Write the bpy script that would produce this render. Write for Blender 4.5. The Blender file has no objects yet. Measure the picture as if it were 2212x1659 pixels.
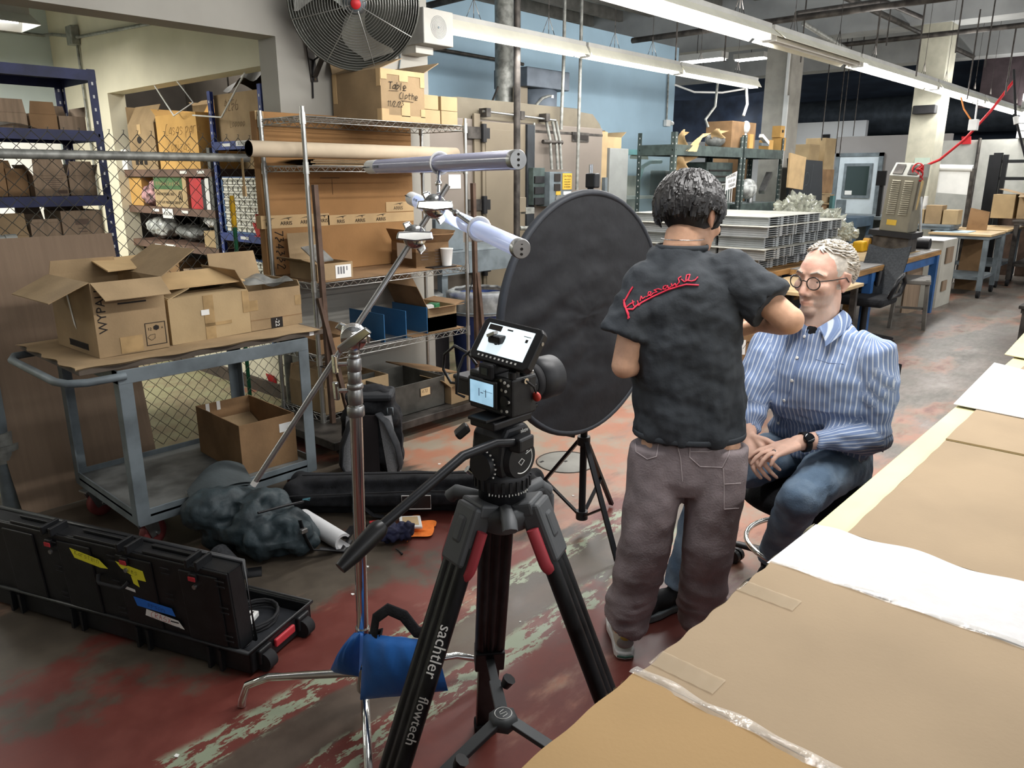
import bpy, math, random
from mathutils import Vector as V, Matrix as M, noise as NZ
from mathutils.bvhtree import BVHTree
rnd = random.Random(11)
S = bpy.context.scene; C = S.collection
PI = math.pi
def rad(a): return a*PI/180
# ------------------------------------------------------------------ camera, light, exposure
CAMH, FPX, PITCH, YAW = 1.62, 1640.0, math.atan(450/1640.0), rad(42.3)
cam = bpy.data.objects.new('camera', bpy.data.cameras.new('camera')); C.objects.link(cam)
cam.location = (0, 0, CAMH); cam.rotation_euler = (PI/2-PITCH, 0, YAW-PI/2)
cam.data.sensor_width = 36; cam.data.lens = 36*FPX/2212; cam.data.clip_start = 0.05; cam.data.clip_end = 100
S.camera = cam
S.view_settings.view_transform = 'Standard'; S.view_settings.look = 'None'
S.view_settings.exposure = 0.0; S.view_settings.gamma = 1.0; S.view_settings.use_curve_mapping = False
W = bpy.data.worlds.new('world'); S.world = W; W.use_nodes = True
W.node_tree.nodes['Background'].inputs[0].default_value = (0.86, 0.92, 1.0, 1)
W.node_tree.nodes['Background'].inputs[1].default_value = 0.8
S.cycles.max_bounces = 6; S.cycles.diffuse_bounces = 3; S.cycles.glossy_bounces = 3; S.cycles.transmission_bounces = 4
S.cycles.transparent_max_bounces = 12; S.cycles.caustics_reflective = False; S.cycles.caustics_refractive = False
S.cycles.sample_clamp_indirect = 4.0
def lamp(loc, sx, sy, power, col=(1, .98, .96), rot=(0, 0, 0)):
    d = bpy.data.lights.new('ceiling_lamp', 'AREA'); d.shape = 'RECTANGLE'; d.size = sx; d.size_y = sy
    d.energy = power; d.color = col
    o = bpy.data.objects.new('ceiling_lamp', d); o.location = loc; o.rotation_euler = rot; C.objects.link(o)
    return o
# fluorescent rows of the hall (the tubes you see and the rows that go on behind the camera)
for (x0, x1, y, p) in ((4.6, 11.2, 4.80, 110), (3.4, 7.0, 3.1, 120), (8.8, 18.0, 3.1, 180), (-3, 3.5, 3.1, 16), (1.2, 4.4, 0.9, 130), (5, 13, -0.2, 130), (-3, 12, -3.0, 260)):
    for sg in (-1, 1): lamp(((x0+x1)/2, y+sg*.05, 2.68), x1-x0, .09, p*.52, rot=(sg*.85, 0, 0))
    lamp(((x0+x1)/2, y, 2.90), x1-x0, .10, p*.36, rot=(PI, 0, 0))  # added upward fill that brightens the roof, standing in for fixture spill
lamp((0.9, 7.0, 2.72), 1.6, .5, 150, (1, .97, .9))          # fixture over the caged store
lamp((-1.5, 7.0, 2.72), 1.6, .5, 110, (1, .97, .9))
lamp((3.45, 6.6, 2.9), .4, 1.4, 9, (1, .95, .86))             # inside the alcove
for (x, y) in ((12.5, 7.2), (14.5, 7.4), (16.2, 6.6), (16.5, 1.0)): lamp((x, y, 3.1), 1.2, .3, 55, (.92, .97, 1))
# ------------------------------------------------------------------ measured pixel -> point on a known plane
_cf, _sf = math.cos(PITCH), math.sin(PITCH)
def ray(px, py):
    a = (px-1106)/FPX; b = (py-829.5)/FPX; f = _cf-b*_sf; u = -_sf-b*_cf
    return V((math.cos(YAW)*f+math.sin(YAW)*a, math.sin(YAW)*f-math.cos(YAW)*a, u))
def gz(px, py, z=0.0): r = ray(px, py); return V((0, 0, CAMH))+r*((z-CAMH)/r.z)
def gx(px, py, x): r = ray(px, py); return V((0, 0, CAMH))+r*(x/r.x)
def gy(px, py, y): r = ray(px, py); return V((0, 0, CAMH))+r*(y/r.y)
def gd(px, py, d): return V((0, 0, CAMH))+ray(px, py)*d
# ------------------------------------------------------------------ mesh builder
class MB:
    def __init__(s): s.v = []; s.f = []; s.mi = []; s.sm = []; s.T = M.Identity(4); s.m = 0; s.s = False
    def add(s, vs, fs, smooth=None):
        o = len(s.v); s.v += [s.T @ V(p) for p in vs]
        for f in fs:
            s.f.append([i+o for i in f]); s.mi.append(s.m); s.sm.append(s.s if smooth is None else smooth)
        return s
    def box(s, a, b):
        x0, y0, z0 = a; x1, y1, z1 = b
        return s.add([(x0,y0,z0),(x1,y0,z0),(x1,y1,z0),(x0,y1,z0),(x0,y0,z1),(x1,y0,z1),(x1,y1,z1),(x0,y1,z1)],
              [(0,3,2,1),(4,5,6,7),(0,1,5,4),(1,2,6,5),(2,3,7,6),(3,0,4,7)], False)
    def cbox(s, c, d, rz=0.0, R=None):
        m = M.Translation(c) @ (R.to_4x4() if R else M.Rotation(rz, 4, 'Z')); o = s.T; s.T = o @ m
        s.box((-d[0]/2,-d[1]/2,-d[2]/2), (d[0]/2,d[1]/2,d[2]/2)); s.T = o; return s
    def bar(s, p, q, w, h=None, up=(0,0,1)):
        p, q = V(p), V(q); h = h or w; z = (q-p).normalized(); u = V(up)
        if abs(z.dot(u)) > .98: u = V((1,0,0)) if abs(z.x) < .9 else V((0,1,0))
        x = u.cross(z).normalized(); y = z.cross(x); a = x*w/2; b = y*h/2
        return s.add([p-a-b,p+a-b,p+a+b,p-a+b,q-a-b,q+a-b,q+a+b,q-a+b],
              [(0,3,2,1),(4,5,6,7),(0,1,5,4),(1,2,6,5),(2,3,7,6),(3,0,4,7)], False)
    def tube(s, pts, r, n=8, caps=True, closed=False, flat=None):
        pts = [V(p) for p in pts]; k = len(pts); rr = r if isinstance(r, (list, tuple)) else [r]*k
        tan = []
        for i in range(k):
            a = pts[(i-1) % k] if (closed or i) else pts[0]; b = pts[(i+1) % k] if (closed or i < k-1) else pts[-1]
            t = b-a; tan.append(t.normalized() if t.length > 1e-9 else V((0,0,1)))
        u = V((0,0,1)) if abs(tan[0].z) < .9 else V((1,0,0))
        vs = []
        for i in range(k):
            u = (u-tan[i]*u.dot(tan[i])); u = u.normalized() if u.length > 1e-6 else tan[i].orthogonal().normalized()
            w = tan[i].cross(u); ri = rr[i]; ra, rb = (ri if isinstance(ri, tuple) else (ri, ri))
            for j in range(n):
                a = 2*PI*j/n; vs.append(pts[i]+u*(ra*math.cos(a))+w*(rb*math.sin(a)))
        fs = []
        for i in range(k if closed else k-1):
            i2 = (i+1) % k
            for j in range(n): fs.append((i*n+j, i*n+(j+1) % n, i2*n+(j+1) % n, i2*n+j))
        s.add(vs, fs, n > 5)
        if caps and not closed:
            s.add(vs[:n], [tuple(range(n))[::-1]], False); s.add(vs[-n:], [tuple(range(n))], False)
        return s
    def cyl(s, p, q, r, r2=None, n=16): return s.tube([p, q], [r, r if r2 is None else r2], n)
    def lathe(s, prof, n=24, mat=None):
        vs = []; fs = []
        for (r, z) in prof:
            for j in range(n): a = 2*PI*j/n; vs.append((r*math.cos(a), r*math.sin(a), z))
        for i in range(len(prof)-1):
            for j in range(n): fs.append((i*n+j, i*n+(j+1) % n, (i+1)*n+(j+1) % n, (i+1)*n+j))
        o = s.T
        if mat: s.T = o @ mat
        s.add(vs, fs, True)
        if prof[0][0] > 1e-5: s.add(vs[:n], [tuple(range(n))[::-1]], False)
        if prof[-1][0] > 1e-5: s.add(vs[-n:], [tuple(range(n))], False)
        s.T = o; return s
    def prism(s, poly, h, mat=None, z0=0.0):
        n = len(poly); vs = [(x,y,z0) for x,y in poly]+[(x,y,z0+h) for x,y in poly]
        o = s.T
        if mat: s.T = o @ mat
        s.add(vs, [tuple(range(n))[::-1], tuple(range(n,2*n))]+[(i,(i+1)%n,n+(i+1)%n,n+i) for i in range(n)], False)
        s.T = o; return s
    def grid(s, fn, nu, nv, smooth=True, cu=False):
        vs = [fn(i/nu, j/nv) for i in range(nu+(0 if cu else 1)) for j in range(nv+1)]; m = nv+1; k = nu if cu else nu+1
        return s.add(vs, [(i*m+j, ((i+1)%k)*m+j, ((i+1)%k)*m+j+1, i*m+j+1) for i in range(nu) for j in range(nv)], smooth)
    def slab(s, q, t):                       # quad (4 points) given thickness along its normal
        q = [V(p) for p in q]; nrm = (q[1]-q[0]).cross(q[-1]-q[0]).normalized()*t; n = len(q)
        return s.add(q+[p+nrm for p in q], [tuple(range(n))[::-1], tuple(range(n,2*n))]+[(i,(i+1)%n,n+(i+1)%n,n+i) for i in range(n)], False)
    def ball(s, c, r, n=16, m=10, R=None):
        r = r if isinstance(r, tuple) else (r, r, r); c = V(c); R = R or M.Identity(3)
        vs = [c+R @ V((0,0,-r[2]))]; fs = []
        for i in range(1, m):
            t = -PI/2+PI*i/m
            for j in range(n):
                a = 2*PI*j/n; vs.append(c+R @ V((r[0]*math.cos(t)*math.cos(a), r[1]*math.cos(t)*math.sin(a), r[2]*math.sin(t))))
        vs.append(c+R @ V((0,0,r[2]))); L = len(vs)-1
        for j in range(n):
            fs.append((0, 1+(j+1)%n, 1+j)); fs.append((L, L-n+j, L-n+(j+1)%n))
        for i in range(m-2):
            for j in range(n): fs.append((1+i*n+j, 1+i*n+(j+1)%n, 1+(i+1)*n+(j+1)%n, 1+(i+1)*n+j))
        return s.add(vs, fs, True)
    def mesh(s, name='m', inv=None):
        me = bpy.data.meshes.new(name); me.from_pydata([inv @ p for p in s.v] if inv else s.v, [], s.f)
        me.polygons.foreach_set('material_index', s.mi); me.polygons.foreach_set('use_smooth', s.sm); me.update(); return me
ROOT = {}
def root_of(o):
    while o.parent: o = o.parent
    return o
def link(name, me, mats, parent=None, bevel=0, kind=None, label=None):
    o = bpy.data.objects.new(name, me); C.objects.link(o)
    for m in (mats if isinstance(mats, (list, tuple)) else [mats]): me.materials.append(m)
    if parent: o.parent = parent
    if bevel:
        b = o.modifiers.new('bevel', 'BEVEL'); b.width = bevel; b.segments = 2; b.limit_method = 'ANGLE'; b.angle_limit = rad(50)
    if kind: o['kind'] = kind
    if label: o['label'] = label
    return o
def P(name, mb, mats, parent=None, bevel=0, kind=None, label=None, local=False):
    """a part: vertices given in the world (or already local) become one mesh under its thing"""
    inv = None
    if parent and not local: inv = ROOT[root_of(parent).name]
    return link(name, mb.mesh(name, inv), mats, parent, bevel, kind, label)
def T(name, label, cat, loc=(0,0,0), rz=0.0, group=None, rot=None):
    o = bpy.data.objects.new(name, None); C.objects.link(o); o.empty_display_size = .05
    m = M.Translation(loc) @ (rot.to_4x4() if rot else M.Rotation(rz, 4, 'Z')); o.matrix_world = m; ROOT[o.name] = m.inverted()
    o['label'] = label; o['category'] = cat
    if group: o['group'] = group
    return o
def tag(o, label, cat, group=None):
    o['label'] = label; o['category'] = cat
    if group: o['group'] = group
    return o
def one(name, label, cat, mb, mats, base, group=None, bevel=0, rz=0):
    """a thing that is one mesh, its origin at its base (mb in world coordinates)"""
    m = M.Translation(base) @ M.Rotation(rz, 4, 'Z'); o = link(name, mb.mesh(name, m.inverted()), mats, None, bevel)
    o.matrix_world = m; ROOT[o.name] = m.inverted(); return tag(o, label, cat, group)
def struct(name, mb, mats, bevel=0):
    o = P(name, mb, mats, None, bevel); o['kind'] = 'structure'; ROOT[o.name] = M.Identity(4); return o
def dup(t, loc, rz=0.0, label=None, group=None, rot=None):
    r = t.copy(); C.objects.link(r)
    r.matrix_world = M.Translation(loc) @ (rot.to_4x4() if rot else M.Rotation(rz, 4, 'Z')); ROOT[r.name] = r.matrix_world.inverted()
    if label: r['label'] = label
    if group: r['group'] = group
    for ch in list(t.children):
        c = ch.copy(); C.objects.link(c); c.parent = r
        for g in list(ch.children):
            d = g.copy(); C.objects.link(d); d.parent = c
    return r
# ------------------------------------------------------------------ voxel union of simple volumes -> one smooth skin
def fuse(mb, voxel, smooth=4, disp=None, factor=.5):
    me = mb.mesh('tmp'); o = bpy.data.objects.new('tmp', me); C.objects.link(o)
    r = o.modifiers.new('r', 'REMESH'); r.mode = 'VOXEL'; r.voxel_size = voxel; r.use_smooth_shade = True
    if smooth: s = o.modifiers.new('s', 'SMOOTH'); s.iterations = smooth; s.factor = factor
    dg = bpy.context.evaluated_depsgraph_get(); ev = o.evaluated_get(dg)
    out = bpy.data.meshes.new_from_object(ev, depsgraph=dg); bpy.data.objects.remove(o); bpy.data.meshes.remove(me)
    if disp:
        ns = [v.normal.copy() for v in out.vertices]
        for v, n in zip(out.vertices, ns): v.co = v.co+n*disp(v.co, n)
    for p in out.polygons: p.use_smooth = True
    out.update(); return out
def place(name, me, mats, parent, **k):
    inv = ROOT[root_of(parent).name] if parent else M.Identity(4); me.transform(inv); return link(name, me, mats, parent, **k)
def wrinkle(amp, sc, aniso=(1,1,1), oct=3):
    return lambda p, n: amp*(abs(NZ.fractal(V((p.x*aniso[0], p.y*aniso[1], p.z*aniso[2]))*sc, 1.0, 2.0, oct))-.35)
# ------------------------------------------------------------------ materials
def lin(c):
    if isinstance(c, str): c = [int(c[i:i+2], 16)/255 for i in (0, 2, 4)]
    return tuple((x/12.92 if x <= .04045 else ((x+.055)/1.055)**2.4) for x in c)+(1,)
MATS = {}
def mat(name, col, rough=.7, metal=0.0, var=.12, scale=6.0, bump=0.0, bscale=None, emit=0.0, col2=None, alpha=1.0, trans=0.0, stretch=None, spec=.4, detail=4.0, ior=1.45):
    if name in MATS: return MATS[name]
    m = bpy.data.materials.new(name); m.use_nodes = True; nt = m.node_tree; b = nt.nodes['Principled BSDF']; c = lin(col)
    N = nt.nodes.new; L = nt.links.new
    b.inputs['Roughness'].default_value = rough; b.inputs['Metallic'].default_value = metal
    b.inputs['Specular IOR Level'].default_value = spec; b.inputs['IOR'].default_value = ior
    tc = N('ShaderNodeTexCoord'); mp = N('ShaderNodeMapping'); L(tc.outputs['Object'], mp.inputs[0])
    if stretch: mp.inputs['Scale'].default_value = stretch
    if var or col2:
        t = N('ShaderNodeTexNoise'); t.inputs['Scale'].default_value = scale; t.inputs['Detail'].default_value = detail; L(mp.outputs[0], t.inputs[0])
        r = N('ShaderNodeValToRGB'); L(t.outputs[0], r.inputs[0])
        d = lin(col2) if col2 else tuple(x*(1-var*1.6) for x in c[:3])+(1,); e = c if col2 else tuple(min(1, x*(1+var)) for x in c[:3])+(1,)
        r.color_ramp.elements[0].position = .38; r.color_ramp.elements[1].position = .62
        r.color_ramp.elements[0].color = d; r.color_ramp.elements[1].color = e; L(r.outputs[0], b.inputs['Base Color'])
        if emit: L(r.outputs[0], b.inputs['Emission Color'])
    else: b.inputs['Base Color'].default_value = c
    if emit:
        b.inputs['Emission Color'].default_value = c; b.inputs['Emission Strength'].default_value = emit
    if bump:
        t2 = N('ShaderNodeTexNoise'); t2.inputs['Scale'].default_value = bscale or scale*8; t2.inputs['Detail'].default_value = 5; L(mp.outputs[0], t2.inputs[0])
        bp = N('ShaderNodeBump'); bp.inputs['Strength'].default_value = bump; bp.inputs['Distance'].default_value = .01; L(t2.outputs[0], bp.inputs['Height']); L(bp.outputs[0], b.inputs['Normal'])
    b.inputs['Alpha'].default_value = alpha; b.inputs['Transmission Weight'].default_value = trans
    MATS[name] = m; return m
K = dict(
 card=mat('cardboard', '9a8363', .85, var=.1, scale=5, bump=.1, bscale=90), card2=mat('cardboard_light', 'ad9671', .85, var=.08, scale=4, bump=.08, bscale=90),
 card3=mat('cardboard_dark', '876a4b', .88, var=.12, scale=5, bump=.1, bscale=90), cardo=mat('cardboard_orange', 'c79c5a', .8, var=.08, scale=4),
 cardg=mat('cardboard_grey', '8f7b66', .9, var=.1, scale=5, bump=.15, bscale=50, stretch=(8, 8, .4)),
 tape=mat('packing_tape', 'a98e66', .25, var=.12, scale=14), ktape=mat('kraft_tape', 'c2a478', .7, var=.06), ink=mat('ink', '241f1c', .8, var=0),
 paper=mat('paper', 'e4e4e0', .8, var=.03), black=mat('black_plastic', '1a1a1c', .45, var=.1, scale=20), rub=mat('rubber', '202022', .8, var=.2),
 bfab=mat('black_fabric', '17181b', .9, var=.25, scale=30, bump=.2, bscale=160), bmet=mat('black_metal', '1c1d20', .38, .3, var=.1),
 chrome=mat('chrome', 'd5d5d2', .12, 1.0, var=.04), steel=mat('steel', 'a2a2a0', .32, .85, var=.1, scale=12), zinc=mat('zinc_wire', 'b5b5b0', .35, .9, var=.1),
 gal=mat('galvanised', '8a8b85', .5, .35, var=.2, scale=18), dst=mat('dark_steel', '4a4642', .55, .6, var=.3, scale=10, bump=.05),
 gpaint=mat('grey_paint', '6b7478', .55, .1, var=.16, scale=7, bump=.03), blue=mat('blue_paint', '2b3a78', .5, .1, var=.18, scale=9), navy=mat('navy_paint', '20264a', .5, .1, var=.2, scale=8),
 dgreen=mat('dark_green_steel', '46524f', .55, .2, var=.2, scale=9), white=mat('white_plastic', 'dcdcd8', .5, var=.04), red=mat('red_plastic', 'b8262b', .45, var=.08),
 yel=mat('yellow_plastic', 'd8a81e', .5, var=.08), bbin=mat('blue_bin_plastic', '2b4a9a', .5, var=.08), wood=mat('wood', '9a7446', .7, var=.2, scale=3, stretch=(1, 9, 9)),
 ply=mat('plywood', 'c0a57c', .6, var=.14, scale=3), brown=mat('brown_steel', '5d4a3e', .6, .3, var=.2, scale=8),
 film=mat('clear_film', 'f2f4f2', .12, var=0, trans=.0, alpha=.28, spec=.8), bag=mat('grey_bag', '8b8d8a', .3, var=.2, scale=16, alpha=.75))
# ------------------------------------------------------------------ lettering
def printed(mb, text, mtx, size, ext=.0004, align='CENTER'):
    cu = bpy.data.curves.new('t', 'FONT'); cu.body = text; cu.size = size; cu.extrude = ext; cu.align_x = align; cu.align_y = 'CENTER'; cu.resolution_u = 2
    o = bpy.data.objects.new('t', cu); C.objects.link(o); dg = bpy.context.evaluated_depsgraph_get(); me = bpy.data.meshes.new_from_object(o.evaluated_get(dg))
    old = mb.T; mb.T = old @ mtx; mb.add([v.co for v in me.vertices], [tuple(p.vertices) for p in me.polygons], False); mb.T = old
    bpy.data.objects.remove(o); bpy.data.curves.remove(cu); bpy.data.meshes.remove(me); return mb
# single-stroke hand: each glyph a few polylines on a 4 x 6 grid (digits x,y in pairs; baseline y=2)
HF = {'T':['0848','2822'],'a':['362615040313233336','3632'],'b':['0802','0516263524130202'],'l':['0802'],'e':['0434352616051302 32'.replace(' ','')],'C':['3828170503122232'],
 'o':['16050302 13233435 2616'.replace(' ','')],'t':['1813 22'.replace(' ',''),'0636'],'h':['0802','051626353 2'.replace(' ','')],'s':['3526160514243312 02'.replace(' ','')],'p':['0600','0516263524130 3'.replace(' ','')],
 'r':['0602','05162636'],'m':['0602','05161512','152625 32'.replace(' ','')],'i':['0602','0708'],'z':['06360232'],'n':['0602','051626353 2'.replace(' ','')],'K':['0802','380532'],'u':['0603122233','3632'],
 'w':['0602','02142434','3436'],'1':['071812'],'2':['071828372602 32'.replace(' ','')],'3':['0838 1626350312 02'.replace(' ','').replace('0838','0828')],'4':['2822','280434'],'5':['380805263503 12 02'.replace(' ','')],
 '6':['2806031222333515'],'7':['083812'],'8':['160728371603122233 16'.replace(' ','')],'0':['180603122233362818'],'/':['3802'],'$':['37180525340302','2921'],'L':['080232'],'R':['0802','0828360532'],'A':['021832','0535'],
 'S':['372817051535330203'],'X':['0832','3802'],'c':['352616050312 2233'.replace(' ','')],'d':['3832','3626150403 13233 4'.replace(' ','')],'g':['362605041434','36302010'],'k':['0802','360434 32'.replace(' ','')],' ':[],'-':['0535'],'.':['0203'],'v':['061236'],'y':['0614','3600']}
def hand(mb, text, mtx, size, w=.1, slant=.12):
    old = mb.T; mb.T = old @ mtx @ M.Scale(size/6, 4); x = 0.0
    for ch in text:
        for st in HF.get(ch, ['0232']):
            pts = [(x+int(st[i])+slant*int(st[i+1])*1.0+rnd.uniform(-.1,.1), int(st[i+1])-2+rnd.uniform(-.1,.1)) for i in range(0, len(st)-1, 2)]
            for (a, b), (c, d) in zip(pts, pts[1:]):
                dx, dy = c-a, d-b; l = math.hypot(dx, dy) or 1; ww = w*3; nx, ny = -dy/l*ww, dx/l*ww; ex, ey = dx/l*ww*.6, dy/l*ww*.6
                mb.add([(a-ex+nx,b-ey+ny,0),(a-ex-nx,b-ey-ny,0),(c+ex-nx,d+ey-ny,0),(c+ex+nx,d+ey+ny,0)], [(0,1,2,3)], False)
        x += 4.6 if ch not in 'li1/ .' else 2.8
    mb.T = old; return mb
def frame(o, x, n):                            # matrix: origin, x axis (reading direction), outward normal
    x = V(x).normalized(); n = V(n).normalized(); y = n.cross(x).normalized(); n = x.cross(y)
    m = M((x, y, n)).transposed().to_4x4(); m.translation = V(o); return m
# ------------------------------------------------------------------ cardboard boxes
def carton(label, x, y, z, sx, sy, sz, rz=0.0, flaps=None, m='card', name='cardboard_box', group=None, taped=False, rot=None, inner=None, fill=0.0):
    """flaps: {side: (angle, length)}; angle 0 level outward, 90 straight up, <0 drooping. None: closed box"""
    t = T(name, label, 'box', (x, y, z), rz, group, rot); a, b, w = sx/2, sy/2, .005; mm = K[m]
    if flaps is None:
        P('body', MB().box((-a,-b,0), (a,b,sz)), mm, t, .003, local=True)
    else:
        k = MB(); k.box((-a,-b,0), (a,b,.006+fill)); k.box((-a,-b,.006), (-a+w,b,sz)); k.box((a-w,-b,.006), (a,b,sz))
        k.box((-a+w,-b,.006), (a-w,-b+w,sz)); k.box((-a+w,b-w,.006), (a-w,b,sz)); P('body', k, mm, t, local=True)
        for sd, (an, ln) in flaps.items():
            ca, sa = math.cos(rad(an)), math.sin(rad(an)); g = MB(); e = .004
            if sd[1] == 'x':
                s = 1 if sd[0] == '+' else -1; q = [(s*a,-b+e,sz),(s*a,b-e,sz),(s*(a+ln*ca),b-e-.01,sz+ln*sa),(s*(a+ln*ca),-b+e+.01,sz+ln*sa)]
            else:
                s = 1 if sd[0] == '+' else -1; q = [(-a+e,s*b,sz),(a-e,s*b,sz),(a-e-.01,s*(b+ln*ca),sz+ln*sa),(-a+e+.01,s*(b+ln*ca),sz+ln*sa)]
            P('flap', g.slab(q, .004), K[inner] if inner else mm, t, local=True)
    if taped:
        P('tape', MB().box((-a-.001,-.03,sz*.72), (a+.001,.03,sz+.0012)), K['tape'], t, local=True)
    return t
# ================================================================== THE ROOM
def floor_mat():
    m = bpy.data.materials.new('painted_concrete'); m.use_nodes = True; nt = m.node_tree; b = nt.nodes['Principled BSDF']
    N = nt.nodes.new; L = nt.links.new
    tc = N('ShaderNodeTexCoord'); sep = N('ShaderNodeSeparateXYZ'); L(tc.outputs['Object'], sep.inputs[0])
    def noise(sc, det=6, st=None, ro=.6):
        n = N('ShaderNodeTexNoise'); n.inputs['Scale'].default_value = sc; n.inputs['Detail'].default_value = det; n.inputs['Roughness'].default_value = ro
        if st:
            mp = N('ShaderNodeMapping'); mp.inputs['Scale'].default_value = st; L(tc.outputs['Object'], mp.inputs[0]); L(mp.outputs[0], n.inputs[0])
        else: L(tc.outputs['Object'], n.inputs[0])
        return n.outputs[0]
    def ma(op, a, c=None, d=None):
        n = N('ShaderNodeMath'); n.operation = op
        for i, v in enumerate((a, c, d)):
            if v is None: continue
            if isinstance(v, (int, float)): n.inputs[i].default_value = v
            else: L(v, n.inputs[i])
        return n.outputs[0]
    def sst(v, a, c):
        n = N('ShaderNodeMapRange'); n.interpolation_type = 'SMOOTHSTEP'; L(v, n.inputs[0]); n.inputs[1].default_value = a; n.inputs[2].default_value = c; return n.outputs[0]
    def mix(f, a, c):
        n = N('ShaderNodeMix'); n.data_type = 'RGBA'; L(f, n.inputs[0])
        for i, v in ((6, a), (7, c)):
            if isinstance(v, str): n.inputs[i].default_value = lin(v)
            else: L(v, n.inputs[i])
        return n.outputs[2]
    X, Y = sep.outputs[0], sep.outputs[1]
    n1, n2, n3, n4 = noise(.9, 8), noise(3.2, 9, ro=.68), noise(16, 7, (.55, 1.6, 1), .7), noise(60, 4)
    n5 = noise(1.5, 8, (.5, 1.2, 1))
    red = mix(sst(n2, .38, .66), '5e2d27', '6c372f'); grime = mix(sst(n2, .35, .65), '453e36', '574e43')
    conc = mix(sst(n3, .3, .7), '5b5a56', '76736d')
    # worn grime spreads towards the racks, bare grey concrete towards the far end
    g = ma('ADD', n1, ma('MULTIPLY', sst(Y, 1.6, 3.6), .2)); g = ma('ADD', g, ma('MULTIPLY', sst(X, 1.6, .2), .03))
    col = mix(sst(g, .545, .60), red, grime)
    worn = mix(sst(n2, .42, .6), 'b07a60', '9c907e')  # real wear, paled and spread further to paint in the strong light here
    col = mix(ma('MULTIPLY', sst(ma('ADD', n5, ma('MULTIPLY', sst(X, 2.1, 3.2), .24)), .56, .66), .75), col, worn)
    f = ma('ADD', n5, ma('MULTIPLY', sst(X, 3.0, 6.0), .26)); col = mix(ma('MULTIPLY', sst(f, .62, .74), .85), col, conc)
    # caged store: cream-green worn paint
    st = mix(sst(n2, .4, .62), '8f8d6c', '877a62'); st = mix(sst(n1, .6, .66), st, '96594a')
    col = mix(sst(Y, 4.42, 4.5), col, st)
    # the old aisle line: grey-brown band between two flaking pale green ones
    wob = ma('ADD', Y, ma('MULTIPLY', ma('SUBTRACT', n2, .5), .07))
    band = ma('MULTIPLY', sst(wob, 1.64, 1.66), sst(wob, 1.86, 1.84)); reach = sst(X, 5.2, 3.2)
    col = mix(ma('MULTIPLY', band, ma('MULTIPLY', reach, .9)), col, grime)
    def flake(y, w, th):
        d = ma('ABSOLUTE', ma('SUBTRACT', wob, y)); inn = sst(d, w, w*.55); k = sst(ma('ADD', n3, ma('MULTIPLY', ma('SUBTRACT', n2, .5), .5)), th, th+.03)
        return ma('MULTIPLY', ma('MULTIPLY', inn, k), reach)
    col = mix(flake(1.91, .085, .50), col, '87907a'); col = mix(flake(1.59, .085, .50), col, '87907a')
    # chips and specks of the pale undercoat
    chip = ma('MULTIPLY', sst(n3, .70, .72), sst(n1, .42, .55)); col = mix(chip, col, '93977f')
    chip2 = sst(noise(9, 3), .735, .75); col = mix(chip2, col, '6f7370')
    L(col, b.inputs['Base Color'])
    ro = N('ShaderNodeMapRange'); L(n2, ro.inputs[0]); ro.inputs[1].default_value = .3; ro.inputs[2].default_value = .7; ro.inputs[3].default_value = .3; ro.inputs[4].default_value = .55
    L(ro.outputs[0], b.inputs['Roughness']); b.inputs['Specular IOR Level'].default_value = .35
    bp = N('ShaderNodeBump'); bp.inputs['Strength'].default_value = .12; bp.inputs['Distance'].default_value = .004; L(n3, bp.inputs['Height']); L(bp.outputs[0], b.inputs['Normal'])
    return m
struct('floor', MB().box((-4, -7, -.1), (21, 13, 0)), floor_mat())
wallm = mat('wall_beige', 'a3a097', .85, var=.05, scale=2, bump=.05, bscale=40)
wallc = mat('wall_cream', 'd9d3bd', .85, var=.04, scale=2, bump=.04, bscale=40)
wallb = mat('wall_pale_blue', 'a0bccd', .55, var=.05, scale=1.2, bump=.03, bscale=20)
wallw = mat('wall_store_blue', 'c6d2d2', .8, var=.04, scale=2)
wallg = mat('wall_grey', '8f8b88', .85, var=.05, scale=1)
wallp = mat('wall_white', 'd2d4d6', .85, var=.04, scale=1)
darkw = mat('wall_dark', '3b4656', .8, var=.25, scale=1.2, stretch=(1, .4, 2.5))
conc = mat('grey_concrete', 'a3a5a4', .85, var=.08, scale=2, bump=.04)
roofm = mat('roof_foil', 'aab2b8', .5, .1, var=.28, scale=1.6, bump=.6, bscale=3)
# pier with the beam that bridges the caged store
struct('wall_front', MB().box((2.745, 4.45, 0), (3.98, 4.65, 4.6)), wallm)
struct('trim_1', MB().box((-4, 4.45, 2.44), (2.745, 4.65, 4.6)), wallm)
# store: wall with the alcove opening, back wall
k = MB(); k.box((2.91, 4.65, 0), (3.06, 4.88, 4.6)); k.box((2.91, 4.88, 2.33), (3.06, 7.53, 4.6)); k.box((2.91, 7.53, 0), (3.06, 8.78, 4.6)); k.box((2.91, 4.88, 0), (3.06, 7.53, .34))
struct('wall_right', k, wallc)
struct('wall_back', MB().box((-4, 8.76, 0), (3.06, 8.9, 4.6)), wallw)
struct('baseboard_right', MB().box((2.88, 4.65, 0), (2.909, 8.76, .1)), mat('dark_curb', '4a4038', .8))
k = MB(); k.box((3.85, 4.66, 0), (3.9, 8.7, 3.2)); k.box((3.06, 8.0, 0), (3.85, 8.1, 3.2)); struct('wall_alcove', k, mat('alcove_panel', '6f6a66', .8, var=.05))
k = MB()
for y in (5.3, 5.9, 6.5, 7.1): k.box((3.84, y, 0), (3.849, y+.012, 3))
struct('trim_2', k, K['dst'])
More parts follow.
